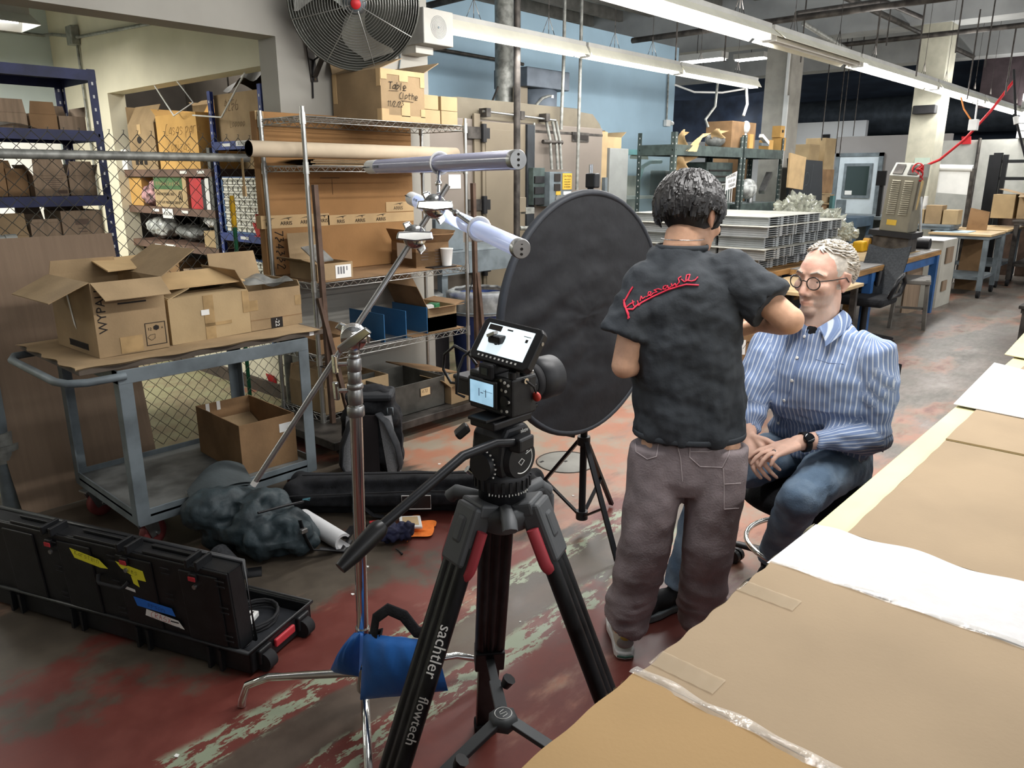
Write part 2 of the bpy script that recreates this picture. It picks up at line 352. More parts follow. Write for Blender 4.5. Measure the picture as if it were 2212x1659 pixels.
# hall: pale blue wall behind the oven, far office wall, dark back of the hall
struct('wall_blue', MB().box((4.2, 7.0, 0), (11.68, 7.15, 3.6)), wallb)
k = MB(); k.box((4.2, 6.96, 3.42), (11.68, 6.998, 3.62)); struct('trim_3', k, wallb)
struct('wall_office', MB().box((18.0, 4.3, 0), (18.15, 6.6, 2.45)), wallg)
struct('wall_far', MB().box((18.6, 6.2, 0), (18.75, 13, 2.82)), wallp)
struct('wall_end', MB().box((20.4, -4, 0), (20.6, 13, 4.7)), darkw)
struct('wall_far_right', MB().box((17.2, -2, 0), (17.3, 4.28, 2.28)), mat('wall_pale_grey', 'b5b5ad', .85, var=.05))
struct('wall_left', MB().box((-4.1, -7, 0), (-4, 13, 4.7)), wallm)
struct('ceiling', MB().box((-4, -7, 4.6), (21, 13, 4.75)), roofm)
k = MB()
for x in (12.95, 17.0): k.box((x, -7, 3.75), (x+.5, 13, 4.6))
struct('trim_4', k, conc)
k = MB()
for i in range(28):
    y = -6+i*.68
    k.box((4, y, 4.42), (20.4, y+.09, 4.6))
struct('trim_5', k, mat('roof_joist', '7c7a74', .8))
struct('column_1', MB().box((13.0, 5.62, 0), (13.46, 6.06, 3.85)), mat('column_grey', 'a09c92', .8, var=.06))
struct('column_2', MB().box((13.0, 3.32, 0), (13.46, 3.70, 3.85)), mat('column_cream', 'b5b2a0', .8, var=.07))
tag_trim = MB(); tag_trim.bar((12.98, 5.67, 2.0), (12.98, 5.67, 3.8), .04); tag_trim.bar((12.975, 5.65, 1.6), (12.975, 5.65, 2.9), .07, .04); struct('trim_6', tag_trim, K['paper'])
# office door
k = MB()
dy0, dy1 = 6.46, 5.64
k.box((17.95, dy1, .02), (17.998, dy0, 2.02)); d = struct('door_1', k, mat('door_white', 'c3cdd2', .6, var=.04))
k = MB()
for a, b in (((17.93, dy1-.09, 0), (17.999, dy1-.005, 2.1)), ((17.93, dy0+.005, 0), (17.999, dy0+.09, 2.1)), ((17.93, dy1-.09, 2.025), (17.999, dy0+.09, 2.1))): k.box(a, b)
P('frame', k, K['gpaint'], d); P('pane', MB().box((17.93, 5.80, 1.2), (17.948, 6.28, 1.82)), mat('dark_glass', '33403f', .1, var=0), d)
k = MB()
for a, b in (((17.92, 5.74, 1.14), (17.95, 5.8, 1.88)), ((17.92, 6.28, 1.14), (17.95, 6.34, 1.88)), ((17.92, 5.8, 1.14), (17.95, 6.28, 1.2)), ((17.92, 5.8, 1.82), (17.95, 6.28, 1.88))): k.box(a, b)
P('window_frame', k, K['gpaint'], d); P('push_plate', MB().box((17.94, 6.22, .72), (17.949, 6.44, 1.1)), K['gpaint'], d)
P('handle', MB().cyl((17.95, 6.36, .86), (17.88, 6.36, .86), .03), K['chrome'], d)
P('notice', MB().box((17.925, 6.12, 1.21), (17.93, 6.27, 1.3)), K['paper'], d)
# ------------------------------------------------------------------ fluorescent rows
glow = mat('lit_tube', 'ffffff', .4, var=0, emit=16.0)
fixm = mat('fixture_white', 'c9c8c2', .5, var=.05); fixl = mat('fixture_reflector', 'ece9d6', .5, var=.03)  # reflector is a paler cream than the housing, on every strip
def strip(label, x0, x1, y, z, lit=True, w=.2):
    t = T('strip_light', label, 'light', ((x0+x1)/2, y, z)); a = x0+.01; b = x1-.01
    k = MB(); k.box((a, y-.05, z+.02), (b, y+.05, z+.1)); P('housing', k, fixm, t)
    k = MB()
    for s in (-1, 1): k.slab([(a, y+s*.05, z+.06), (b, y+s*.05, z+.06), (b, y+s*w/2, z-.02), (a, y+s*w/2, z-.02)][::s], .004)
    P('reflector', k, fixl, t)
    for s in (-1, 1): P('tube', MB().cyl((a+.03, y+s*.032, z-.005), (b-.03, y+s*.032, z-.005), .019, n=10), glow if lit else K['white'], t)
    k = MB()
    for x in (a+.02, b-.02): k.box((x-.012, y-.06, z-.03), (x+.012, y+.06, z+.02))
    P('socket', k, K['white'], t)
    k = MB()
    for x in (a+.5, b-.5):
        k.tube([(x, y, z+.1), (x, y, z+.32)], .003, 5); k.tube([(x-.09, y, z+.1), (x, y, z+.26), (x+.09, y, z+.1)], .003, 5); k.tube([(x, y, z+.3), (x, y, 4.42)], .003, 5)
    P('hanger', k, K['dst'], t)
    return t
strip('lit strip light starting beside the wall speaker, first of the row over the oven', 4.3, 6.28, 4.8, 2.75)
strip('lit strip light in the middle of the row over the oven', 6.30, 8.02, 4.8, 2.75)
strip('lit strip light at the far end of the row over the oven', 8.04, 10.0, 4.8, 2.75)
strip('big lit strip light nearest overhead, at the top edge of the photo', 3.9, 6.6, 3.1, 2.75, w=.3)
strip('unlit strip light between two lit ones in the long row', 6.64, 8.75, 3.1, 2.75, False, w=.3)
for i, (a, b, q) in enumerate(((8.79, 11.7, 'just past the unlit one'), (11.74, 14.4, 'second past the unlit one'), (14.44, 17.6, 'at the right end'))):
    strip('lit strip light of the long row, '+q, a, b, 3.1, 2.75, w=.24)
t = T('strip_light', 'bright fixture with white reflector over the caged store', 'light', (.75, 6.4, 2.66))
pc = gz(85, 42, 2.7)
k = MB(); y0 = pc.y; k.slab([(pc.x-1.3, y0-.02, 2.66), (pc.x, y0-.02, 2.66), (pc.x-.02, y0+.12, 2.74), (pc.x-1.3, y0+.12, 2.74)], .006)
k.slab([(pc.x-1.3, y0+.42, 2.66), (pc.x, y0+.42, 2.66), (pc.x-.02, y0+.28, 2.74), (pc.x-1.3, y0+.28, 2.74)][::-1], .006); k.box((pc.x-1.3, y0+.12, 2.735), (pc.x-.02, y0+.28, 2.80))
k.add([(pc.x, y0-.02, 2.66), (pc.x-.02, y0+.12, 2.74), (pc.x-.02, y0+.28, 2.74), (pc.x, y0+.42, 2.66)], [(0, 1, 2, 3)]); P('reflector', k, K['white'], t)
for s in (.13, .27): P('tube', MB().cyl((pc.x-1.25, y0+s, 2.715), (pc.x-.06, y0+s, 2.715), .019, n=10), glow, t)
k = MB(); k.tube([(pc.x-.35, y0+.2, 2.8), (pc.x-.4, y0+.2, 4.6)], .006, 5); k.tube([(pc.x-.3, y0+.2, 2.8), (pc.x-.4, y0+.2, 3.1)], .005, 5); P('hanger', k, K['dst'], t)
def far_lamp(px, py, d, label, w=.9):
    c = gd(px, py, d); t = T('high_bay_light', label, 'light', c)
    P('housing', MB().cbox(c+V((0, 0, .06)), (.25, w+.06, .1)), fixm, t); P('diffuser', MB().cbox(c, (.2, w, .03)), glow, t); P('hanger', MB().tube([c+V((0, 0, .1)), V((c.x, c.y, 4.5))], .006, 5), K['dst'], t)
far_lamp(1505, 133, 13.2, 'flat bright lamp right of the pale blue wall corner', 1.0)
far_lamp(1622, 128, 15.5, 'flat bright lamp just left of the grey column', .6)
far_lamp(1722, 148, 16.5, 'small bright lamp just right of the grey column', .5)
# ------------------------------------------------------------------ pipes, rods and conduits under the roof
def pipe(label, pts, r, m='dst', name='pipe', n=8): return one(name, label, 'pipe', MB().tube(pts, r, n), K[m], pts[0])
pipe('thick rusty flue pipe rising from the oven top', [gy(1090, 232, 6.1), gy(1090, 232, 6.1)+V((0, 0, 2.4))], .105, 'gal', 'flue_pipe', 16)
pipe('dark vertical pipe in front of the oven, ending at the floor valve', [V((5.62, 5.05, .3)), V((5.62, 5.05, 4.5))], .032, 'dst')
pipe('thin grey vertical pipe left of two before the pale blue wall', [gy(1212, 280, 5.45), gy(1218, 120, 5.45), gy(1218, 120, 5.45)+V((0, 0, 1.6))], .018, 'gal')
pipe('thin grey vertical pipe right of two before the pale blue wall', [gy(1246, 410, 5.4), gy(1254, 130, 5.4), gy(1254, 130, 5.4)+V((0, 0, 1.6))], .018, 'gal')
pipe('conduit running level along the pale blue wall', [gy(926, 103, 6.9), gy(1080, 130, 6.9), gy(1130, 139, 6.9)], .022, 'dst')
pipe('thin conduit dropping to the switch at the end of the pale blue wall', [gy(1444, 160, 6.97), gy(1440, 258, 6.97)], .015, 'gal')
pipe('long dark pipe crossing under the roof above the lit strip', [V((5.9, 6.6, 3.35)), V((5.9, 1.2, 3.45))], .035)
pipe('dark pipe crossing under the roof near the end of the blue wall', [V((8.9, 6.0, 3.3)), V((8.9, 2.2, 3.3))], .035)
pipe('dark sprinkler pipe crossing in front of the cream column', [V((12.7, 5.4, 3.55)), V((12.7, 0.2, 3.55))], .035)
pipe('sprinkler pipe running along the hall under the roof', [V((4.2, 3.9, 3.75)), V((17, 3.9, 3.75))], .04)
pipe('second sprinkler pipe running along the hall under the roof', [V((9, 1.6, 3.5)), V((19, 1.6, 3.5))], .04)
pipe('bundle of dark cable sagging to the cream column top', [gd(1720, 30, 8.5), gd(1905, 2, 9.0), gd(1990, 38, 9.6)], .03, 'dst')
pipe('grey conduit along the foot of the pale beam', [gd(1735, 50, 9.6), gd(1850, 120, 10.6), gd(1960, 165, 12)], .03, 'gal')
rods = [(1742, 0, 130, 9), (1806, 0, 300, 12), (1836, 40, 330, 13), (1848, 20, 335, 13.2), (1876, 0, 290, 14), (1905, 0, 100, 9), (1925, 10, 95, 10), (2000, 0, 160, 8), (2080, 0, 110, 9), (2118, 20, 210, 9), (2150, 0, 140, 9.5), (1465, 20, 140, 8.5), (1570, 50, 130, 8.5), (2195, 60, 200, 8)]
for i, (px, a, b, d) in enumerate(rods):
    p = gd(px, a, d); q = gd(px-(px-1106)*.02, b, d); o = one('hanger_rod', 'thin dark rod hanging from the roof in the upper right', 'rod', MB().tube([p, V((p.x, p.y, q.z))], .009, 5), K['dst'], V((p.x, p.y, q.z)), 'rods hanging from the roof')
pipe('red air hose strung from the strip light down to the louvred machine', [gd(2190, 175, 9.0), gd(2140, 240, 9.0), gd(2085, 300, 9.2), gd(2030, 345, 9.6), gd(1990, 362, 9.9), gd(1965, 372, 10)], .016, 'red', 'air_hose')
t = T('hanging_outlet', 'white outlet box hung by a cord under the long light row', 'outlet', gd(2103, 270, 8.6))
P('box', MB().cbox(gd(2103, 270, 8.6), (.09, .09, .12)), K['white'], t, .006)
P('cord', MB().tube([gd(2112, 215, 8.6), gd(2106, 262, 8.6)], .01, 6), K['white'], t); P('orange_cord', MB().tube([gd(2076, 210, 8.6), gd(2082, 235, 8.6), gd(2100, 263, 8.6), gd(2112, 270, 8.6)], .009, 6), mat('orange_cord', 'd88a4a', .6), t)
t = T('hanging_plug', 'cream cord connector hanging at the right edge', 'plug', gd(2194, 262, 7.5))
P('connector', MB().cyl(gd(2194, 252, 7.5), gd(2196, 268, 7.5), .025), K['white'], t); P('cord', MB().tube([gd(2190, 150, 7.5), gd(2194, 255, 7.5), gd(2205, 300, 7.5), gd(2216, 345, 7.5)], .012, 6), K['rub'], t)
pipe('white cable loop hanging under the far strip light', [gd(1457, 183, 11), gd(1500, 199, 11), gd(1560, 200, 11), gd(1608, 192, 11)], .014, 'white', 'cable')
pipe('pale cable hanging from the strip end to the crate shelf', [gd(1612, 186, 10.5), gd(1614, 225, 10.5), gd(1606, 250, 10.5)], .02, 'white', 'cable')
pipe('grey flexible conduit by the dark tarp', [gd(1550, 180, 10.5), gd(1545, 230, 10.5), gd(1524, 258, 10.5), gd(1530, 275, 10.5)], .018, 'gal', 'cable')
# round air duct and tarp at the dark end of the hall
t = one('air_duct', 'big round dark air duct high at the far end', 'duct', MB().tube([V((19.6, 8.9, 2.95)), V((19.6, 2.2, 2.95))], .42, 20), mat('duct', '4b535c', .5, .4, var=.15), V((19.6, 5, 2.55)))
k = MB(); k.grid(lambda u, v: V((15.9+.12*math.sin(u*16)*v, 10.6-3.6*u, 3.35-1.0*v-.12*math.sin(u*PI)*(1-v))), 30, 8); one('tarp', 'dark blue tarp hanging beyond the blue wall corner', 'tarp', k, mat('tarp', '2a3446', .5, var=.2, scale=4), V((15.9, 9.7, 2.25)))
t = T('wall_outlet', 'white switch box on the end of the pale blue wall', 'outlet', gy(1441, 266, 6.95)); c = gy(1441, 266, 6.96)
P('box', MB().cbox(c, (.13, .06, .1)), K['white'], t, .005); P('knob', MB().cyl(c+V((.07, -.03, 0)), c+V((.12, -.03, 0)), .03), K['white'], t)
pipe('conduit running along the store walls to a junction box', [V((-3, 8.74, 2.93)), V((2.85, 8.74, 2.93)), V((2.885, 8.6, 2.93)), gx(168, 80, 2.88), gx(340, 48, 2.88), gx(480, 20, 2.88)], .014, 'gal')
pipe('conduit dropping down the store wall from the junction box', [gx(165, 85, 2.89), V((2.89, gx(165, 85, 2.89).y, .8))], .012, 'gal')
c = gx(157, 77, 2.87); one('junction_box', 'grey junction box high on the store wall', 'electrical box', MB().cbox(c, (.07, .13, .16)), K['gal'], c, bevel=.004)
# manhole and litter on the floor
c = gz(1222, 998); t = T('manhole_cover', 'round grey cover plate set in the floor behind the black reflector stand', 'cover', (c.x, c.y, 0))
P('plate', MB().lathe([(0, .004), (.16, .004), (.165, .001)], 40, M.Translation((c.x, c.y, 0))), mat('cover_plate', '85837c', .6, var=.08), t)
k = MB(); k.tube([(c.x+.172*math.cos(a*PI/20), c.y+.172*math.sin(a*PI/20), .001) for a in range(40)], .004, 5, closed=True); P('ring', k, K['dst'], t)
k = MB(); k.cbox((c.x, c.y, .0045), (.02, .014, .002)); k.cbox((c.x-.1, c.y+.1, .0045), (.03, .014, .002)); P('slot', k, K['ink'], t)
for i in range(26):
    x, y = rnd.uniform(.4, 3), rnd.uniform(.9, 3.4); a = rnd.uniform(0, 6)
    if (x-1.1)**2+(y-1.1)**2 < .1 or (x < 1.5 and y > 2): continue
    s = rnd.uniform(.006, .014); one('paint_chip', 'tiny pale flake lying on the red floor', 'flake', MB().prism([(s*math.cos(q)*rnd.uniform(.5, 1.2), s*math.sin(q)*rnd.uniform(.3, 1)) for q in (0, 1.2, 2.4, 3.6, 5)], .002, M.Translation((x, y, .0005)) @ M.Rotation(a, 4, 'Z')), K['paper'], (x, y, .0005), 'pale flakes on the floor')
# ================================================================== WIRE RACK ON ITS DOLLY
RX0, RX1, RY0, RY1 = 2.54, 3.81, 3.90, 4.35
t = T('wire_rack', 'tall zinc wire shelving rack loaded with cardboard, standing on a low dolly', 'rack', (3.17, 4.12, .14))
for x in (RX0, RX1):
    for y in (RY0, RY1):
        k = MB(); k.tube([(x, y, .14), (x, y, 1.995)], .0135, 12)
        for z in [.25+.1*i for i in range(18)]: k.tube([(x, y, z), (x, y, z+.004)], .0142, 12)
        for z in (.16, .53, .98, 1.66, 1.93): k.cyl((x, y, z-.03), (x, y, z+.035), .0185, .0165, 12)
        P('post', k, K['zinc'], t)
def wshelf(z):
    k = MB()
    for dz in (0, -.032):
        k.tube([(RX0, RY0, z+dz), (RX1, RY0, z+dz), (RX1, RY1, z+dz), (RX0, RY1, z+dz)], .0032, 6, closed=True)
    def zig(p, q, n):
        p, q = V(p), V(q); k.tube([p.lerp(q, i/n)+V((0, 0, -.002 if i % 2 else -.03)) for i in range(n+1)], .0026, 5)
    zig((RX0, RY0, z), (RX1, RY0, z), 40); zig((RX0, RY1, z), (RX1, RY1, z), 40); zig((RX0, RY0, z), (RX0, RY1, z), 14); zig((RX1, RY0, z), (RX1, RY1, z), 14)
    for i in range(1, 50): x = RX0+(RX1-RX0)*i/50; k.tube([(x, RY0, z), (x, RY1, z)], .0019, 4, caps=False)
    for y in (4.0, 4.12, 4.25): k.tube([(RX0, y, z-.004), (RX1, y, z-.004)], .003, 5)
    P('wire_shelf', k, K['zinc'], t)
for z in (.17, .55, .995, 1.675, 1.945): wshelf(z)
t = T('dolly', 'low grey steel dolly under the wire rack', 'dolly', (3.15, 3.97, 0))
k = MB(); k.box((2.36, 3.53, .085), (3.92, 4.42, .135)); P('deck', k, K['dst'], t, .004)
for x in (2.5, 3.8):
    for y in (3.66, 4.3):
        k = MB(); k.box((x-.03, y-.035, .04), (x-.024, y+.035, .085)); k.box((x+.024, y-.035, .04), (x+.03, y+.035, .085)); c = P('caster', k, K['steel'], t); P('wheel', MB().cyl((x-.02, y, .04), (x+.02, y, .04), .04), K['rub'], c)
# cardboard liners, flat packs, roll
one('cardboard_liner', 'brown cardboard liner covering the waist-high wire shelf', 'cardboard', MB().box((2.57, 3.92, .9985), (3.78, 4.445, 1.004)), K['card3'], (3.1, 4.2, .9985))
one('cardboard_liner', 'thin cardboard liner on the second lowest wire shelf', 'cardboard', MB().box((3.3, 3.92, .5535), (3.79, 4.33, .558)), K['card3'], (3.5, 4.1, .5535))
for i in range(6):
    z = 1.679+i*.0062; o = rnd.uniform(-.03, .03); k = MB(); k.grid(lambda u, v: V((2.6+o+1.15*u, 3.915+.40*v+o*.3, z+.0012*math.sin(u*9+i))), 10, 2, False); k.grid(lambda u, v: V((2.6+o+1.15*u, 3.915+.40*v+o*.3, z+.0035+.0012*math.sin(u*9+i))), 10, 2, False)
    k.box((2.6+o, 3.914+o*.3, z), (3.75+o, 3.916+o*.3, z+.0036)); one('flat_carton', ('lowest', 'second lowest', 'third lowest', 'third highest', 'second highest', 'topmost')[i]+' of the folded cartons under the paper roll', 'cardboard', k, K['card3' if i % 2 else 'card'], (3.1, 4.1, z), 'folded cartons under the paper roll')
k = MB(); pr = [(.044, 0), (.044, 1.56), (.036, 1.56), (.036, 0), (.044, 0)]; R = M.Translation((2.245, 3.99, 1.763)) @ M.Rotation(PI/2, 4, 'Y'); k.lathe(pr[:4]+[pr[0]], 28, R)
k.lathe([(.030, .004), (.030, .3), (.027, .3), (.027, .004), (.030, .004)], 24, R); one('paper_roll', 'long beige paper roll lying across the upper rack shelf', 'roll', k, mat('roll_paper', 'b6a68e', .8, var=.05), (3.0, 3.99, 1.72))
# huge flat box with printed tape behind the rack
t = T('flat_box', 'huge upright flat cardboard box with printed tape behind the wire rack', 'box', (3.1, 4.41, 1.004))
P('body', MB().box((2.525, 4.376, 1.005), (3.735, 4.444, 1.995)), mat('cardboard_wide', 'a37a4e', .85, var=.12, scale=2.2, bump=.12, bscale=70), t, .004)
k = MB(); k.box((2.5, 4.3735, 1.30), (3.0, 4.3755, 1.38)); k.box((2.99, 4.3735, 1.302), (3.735, 4.3755, 1.366)); k.box((3.48, 4.372, 1.372), (3.735, 4.374, 1.44)); k.box((2.505, 4.375, 1.3), (2.5245, 4.44, 1.38)); P('tape', k, K['ktape'], t)
k = MB(); k.box((2.52, 4.372, 1.945), (2.575, 4.3745, 1.995)); P('tape', k, K['ktape'], t)
k = MB()
for x, z, s in ((2.55, 1.326, 'RIS'), (2.675, 1.328, 'ARRIS'), (2.82, 1.33, 'ARRIS'), (2.945, 1.333, 'ARRIS'), (3.09, 1.322, 'RRIS'), (3.25, 1.322, 'ARRIS'), (3.43, 1.324, 'ARRIS'), (3.59, 1.395, 'ARRIS')):
    f = frame((x, 4.3715, z), (1, 0, 0), (0, -1, 0)); printed(k, s, f, .033)
    g = frame((x+.005, 4.3715, z+.028), (1, 0, 0), (0, -1, 0)); k.prism([(-.05, -.004), (-.01, .006), (.045, .01), (.01, .001), (-.005, .003)], .0004, g)
    k.prism([(.008, -.004), (.014, -.008), (.018, -.002), (.012, 0)], .0004, g)
printed(k, 'R', frame((2.548, 4.3713, 1.97), (0, 0, 1), (0, -1, 0)), .04); P('lettering', k, K['ink'], t)
k = MB(); hand(k, '734332', frame((2.59, 4.3725, 1.29), (0, 0, -1), (0, -1, 0)), .055); k.bar((2.95, 4.374, 1.605), (3.1, 4.374, 1.605), .003); k.bar((3.04, 4.374, 1.6), (3.04, 4.374, 1.5), .0015); P('handwriting', k, K['ink'], t)
one('tape_strip', 'printed kraft tape strip hanging down beside the rack post', 'tape', MB().box((2.4, 4.345, 1.5), (2.402, 4.37, 1.72)).box((2.395, 4.34, 1.5), (2.404, 4.376, 1.56)), K['ktape'], (2.4, 4.36, 1.5))
# ---- top shelf
t = carton('big box with handwriting and tan tape on top of the wire rack', 3.285, 4.16, 1.949, .35, .5, .30, 0, {'-x': (158, .2), '+x': (28, .16), '+y': (70, .2)}, 'card', 'taped_box')
k = MB()
for a, b in (((-.176, -.2535, .24), (-.128, -.2505, .3)), ((-.128, -.2535, .27), (.176, -.2505, .3)), ((.14, -.2535, .21), (.176, -.2505, .27)), ((-.03, -.2535, .235), (.04, -.2505, .27)), ((-.176, -.2535, 0), (-.12, -.2505, .07)), ((-.12, -.2535, 0), (.176, -.2505, .035)), ((.14, -.2535, .03), (.176, -.2505, .08)), ((-.02, -.2535, .03), (.05, -.2505, .115)),
    ((-.178, -.25, 0), (-.1755, -.21, .07)), ((-.178, -.25, .2), (-.1755, -.21, .3)), ((-.178, .2, .12), (-.1755, .24, .3))): k.box(a, b)
P('tape', k, K['ktape'], t, local=True)
k = MB(); hand(k, 'Table', frame((-.12, -.2545, .185), (1, 0, 0), (0, -1, 0)), .042); hand(k, 'Clothe', frame((-.035, -.2545, .135), (1, 0, 0), (0, -1, 0)), .036); hand(k, '11/2/23', frame((-.13, -.2545, .085), (1, 0, 0), (0, -1, 0)), .032)
k.bar((-.115, -.2545, .176), (-.04, -.2545, .179), .002); k.bar((-.02, -.2545, .125), (.08, -.2545, .12), .002); P('handwriting', k, K['ink'], t, local=True)
for i, (x, z, q) in enumerate(((3.575, 1.949, 'left box in the lower row of four'), (3.735, 1.949, 'right box in the lower row of four'), (3.56, 2.041, 'left box in the upper row of four'), (3.735, 2.041, 'right box in the upper row of four'))):
    carton('small plain tan box on the rack top, '+q, x, 4.07, z, .15, .2, .09, 0, None, 'card2', 'small_box', 'four small boxes on the rack top')
# ---- waist shelf
t = carton('open cardboard box with a white label beside the left rack post', 2.73, 4.10, 1.005, .26, .30, .10, 0, {'+y': (80, .17), '-x': (20, .1)}, 'card')
P('shipping_label', MB().box((.0, -.1525, .005), (.115, -.1508, .085)), K['paper'], t, local=True)
k = MB()
for i in range(3): k.box((.015+.02*i, -.1535, .03), (.027+.02*i, -.1523, .075))
k.box((.08, -.1535, .05), (.088, -.1523, .075)); P('print', k, mat('label_print', '77777a', .8, var=0), t, local=True)
c = V((2.63, 4.0, 1.0)); t = carton('worn carton with a mailer slumped on it at the left rack post', 2.665, 4.12, 1.005, .1, .22, .0, 0, None, 'card3') if 0 else None
one('mailer', 'grey padded mailer with a label leaning in the waist-high shelf', 'mailer', MB().slab([(2.60, 3.95, 1.115), (2.72, 3.95, 1.12), (2.74, 4.14, 1.2), (2.62, 4.14, 1.19)], .008), K['bag'], (2.66, 4.05, 1.11))
t = carton('rust-brown printed box with packing inside at the right of the waist shelf', 3.60, 4.16, 1.005, .28, .30, .17, rad(-6), {'-y': (35, .1), '+x': (45, .1), '-x': (60, .1)}, 'card3', fill=.1)
k = MB()
for i in range(5): k.box((-.10, -.1515, .05+i*.02), (-.04, -.1505, .058+i*.02)); k.box((.02, -.1515, .03+i*.02), (.07, -.1505, .038+i*.02))
P('print', k, mat('faded_print', '6b5a4e', .9), t, local=True)
P('label', MB().box((-.1415, -.1, .06), (-.1403, .08, .16)), K['paper'], t, local=True); P('packing', fuse_ball := MB().ball((0, 0, .16), (.1, .1, .03)), K['film'], t, local=True)
t = one('paper_cup', 'white paper cup standing on the waist-high wire shelf', 'cup', MB().lathe([(.034, 0), (.045, .112), (.0475, .115), (.0475, .119), (.043, .119), (.032, .004)], 28, M.Translation((3.665, 3.955, 1.012))), K['paper'], (3.665, 3.955, 1.012))
one('tablet', 'thin black slab lying under the paper cup', 'tablet', MB().box((3.50, 3.91, 1.005), (3.72, 4.0, 1.0115)), K['black'], (3.6, 3.95, 1.005), bevel=.003)
# ---- second shelf from below
t = T('divider_rack', 'tray with three blue upright divider plates on the lower wire shelf', 'organizer', (3.2, 4.1, .55))
k = MB(); k.box((2.80, 3.93, .549), (3.46, 4.33, .556)); P('tray', k, K['steel'], t)
bl = mat('blue_sheet', '2c5d86', .45, var=.06)
for x in (3.075, 3.26, 3.45): P('divider', MB().box((x-.003, 3.935, .556), (x+.003, 4.31, .556+.185)), bl, t)
k = MB(); k.tube([(2.82, 3.935, .575), (3.45, 3.935, .575), (3.45, 4.3, .575)], .004, 6); P('wire_rim', k, K['zinc'], t)
for i in range(4): one('dark_bar', ('front', 'second', 'third', 'rear')[i]+' of four dark steel strips lying left of the blue dividers', 'bar', MB().box((2.62, 3.95+i*.09, .5535), (3.05, 4.03+i*.09, .562)).box((2.62, 3.95+i*.09, .562), (3.05, 3.955+i*.09, .572)), K['dst'], (2.8, 4+i*.09, .5535), 'dark steel strips')
t = carton('open carton with long raised flaps right of the blue dividers', 3.60, 4.12, .559, .27, .36, .17, 0, {'+y': (55, .26), '-y': (12, .1), '-x': (62, .18), '+x': (8, .1)}, 'card', inner='card3', fill=.1)
P('green_packet', MB().cbox((.03, -.05, .15), (.09, .07, .05), .5), mat('green_packet', '2f7a4e', .5), t, .004, local=True); P('white_packet', MB().cbox((-.05, -.07, .15), (.09, .06, .05), -.4), K['paper'], t, .004, local=True)
carton('small cardboard tray on the lower wire shelf by the left posts', 2.67, 4.1, .5535, .2, .3, .09, 0, {'+x': (30, .1)}, 'card3')
# ---- lowest shelf and dolly ledge
carton('large open carton with film tape on the lowest rack shelf', 2.82, 4.11, .174, .5, .40, .17, 0, {'-x': (110, .1), '+y': (95, .1)}, 'card')
t = T('drawer_box', 'dark grey steel drawer with a paper tag on the dolly ledge', 'drawer', (3.1, 3.9, .135)); y0, y1 = 3.63, 4.06
gdm = mat('drawer_grey', '4b4a45', .5, .3, var=.2, scale=9)
k = MB(); x0, x1, z0, z1 = 2.885, 3.32, .136, .335; k.box((x0, y0, z0), (x1, y1, z0+.006)); k.box((x0, y0, z0), (x1, y0+.008, z1)); k.box((x0, y1-.008, z0), (x1, y1, z1)); k.box((x0, y0, z0), (x0+.008, y1, z1)); k.box((x1-.008, y0, z0), (x1, y1, z1)); P('body', k, gdm, t, .002)
k = MB(); k.box((3.10, y0-.004, .232), (3.20, y0-.001, .29)); P('label_holder', k, K['dst'], t); k = MB(); k.box((3.105, y0-.0055, .236), (3.185, y0-.0042, .285)); f = P('paper_tag', k, K['ply'], t)
k = MB(); hand(k, '470', frame((3.115, y0-.0058, .255), (1, 0, 0), (0, -1, 0)), .022); P('handwriting', k, K['ink'], t)
carton('small open carton on the dolly right of the grey drawer', 3.48, 3.72, .136, .28, .26, .12, 0, {'-y': (25, .1), '-x': (40, .08)}, 'card')
one('flat_board', 'brown board lying over the right end of the lowest shelf', 'board', MB().slab([(3.38, 3.98, .30), (3.79, 3.98, .20), (3.79, 4.33, .20), (3.38, 4.33, .30)], .008), K['card3'], (3.6, 4.15, .2))
# brown steel bars strapped to the posts
def sbar(label, p, q): return one('steel_bar', label, 'bar', MB().bar(p, q, .028, .028), K['brown'], p, 'brown steel bars by the rack posts')
sbar('long brown steel bar upright against the left rack post', (2.575, 3.85, .137), (2.566, 3.865, 1.57))
sbar('short brown steel bar slanting out from the left rack post', (2.66, 3.78, .137), (2.545, 3.865, .92))
sbar('long brown steel bar upright against the right rack post', (3.865, 3.86, .137), (3.85, 3.87, 1.57))
sbar('short brown steel bar slanting out from the right rack post', (3.905, 3.8, .137), (3.87, 3.86, .95))
one('strap', 'thin dark strap tying the bars at the left post', 'strap', MB().tube([(2.53, 3.835, .5), (2.64, 3.79, .5), (2.64, 3.875, .5), (2.53, 3.88, .5)], .003, 5, closed=True), K['rub'], (2.58, 3.85, .5))
# ================================================================== CHAIN LINK FENCE
t = T('chain_link_fence', 'grey chain link fence with a top pipe closing off the store', 'fence', (1, 4.5, 0))
k = MB(); k.cyl((-1.2, 4.49, 1.725), (2.52, 4.49, 1.725), .024, n=16); k.cyl((.98, 4.49, 1.725), (1.0, 4.49, 1.725), .026); P('top_pipe', k, K['gal'], t)
k = MB(); d = .075; n = 24
for i in range(-12, 37):
    x0 = i*d; y = 4.515
    pts = [(x0+(d/2 if j % 2 else 0)-(0 if i % 2 else 0), y+(.004 if j % 2 else -.004), .04+j*d/2*1.0) for j in range(49)]
    k.tube(pts, .0026, 4, caps=False)
    pts = [(x0+d-(d/2 if j % 2 else 0), y-(.004 if j % 2 else -.004), .04+j*d/2) for j in range(49)]
    k.tube(pts, .0026, 4, caps=False)
    k.tube([(x0, y, .04+48*d/2), (x0+.006, y, .05+48*d/2+.012), (x0-.004, y, .06+48*d/2)], .002, 4)
P('wire_mesh', k, mat('fence_wire', '56554f', .55, .4, var=.15), t, kind='stuff')
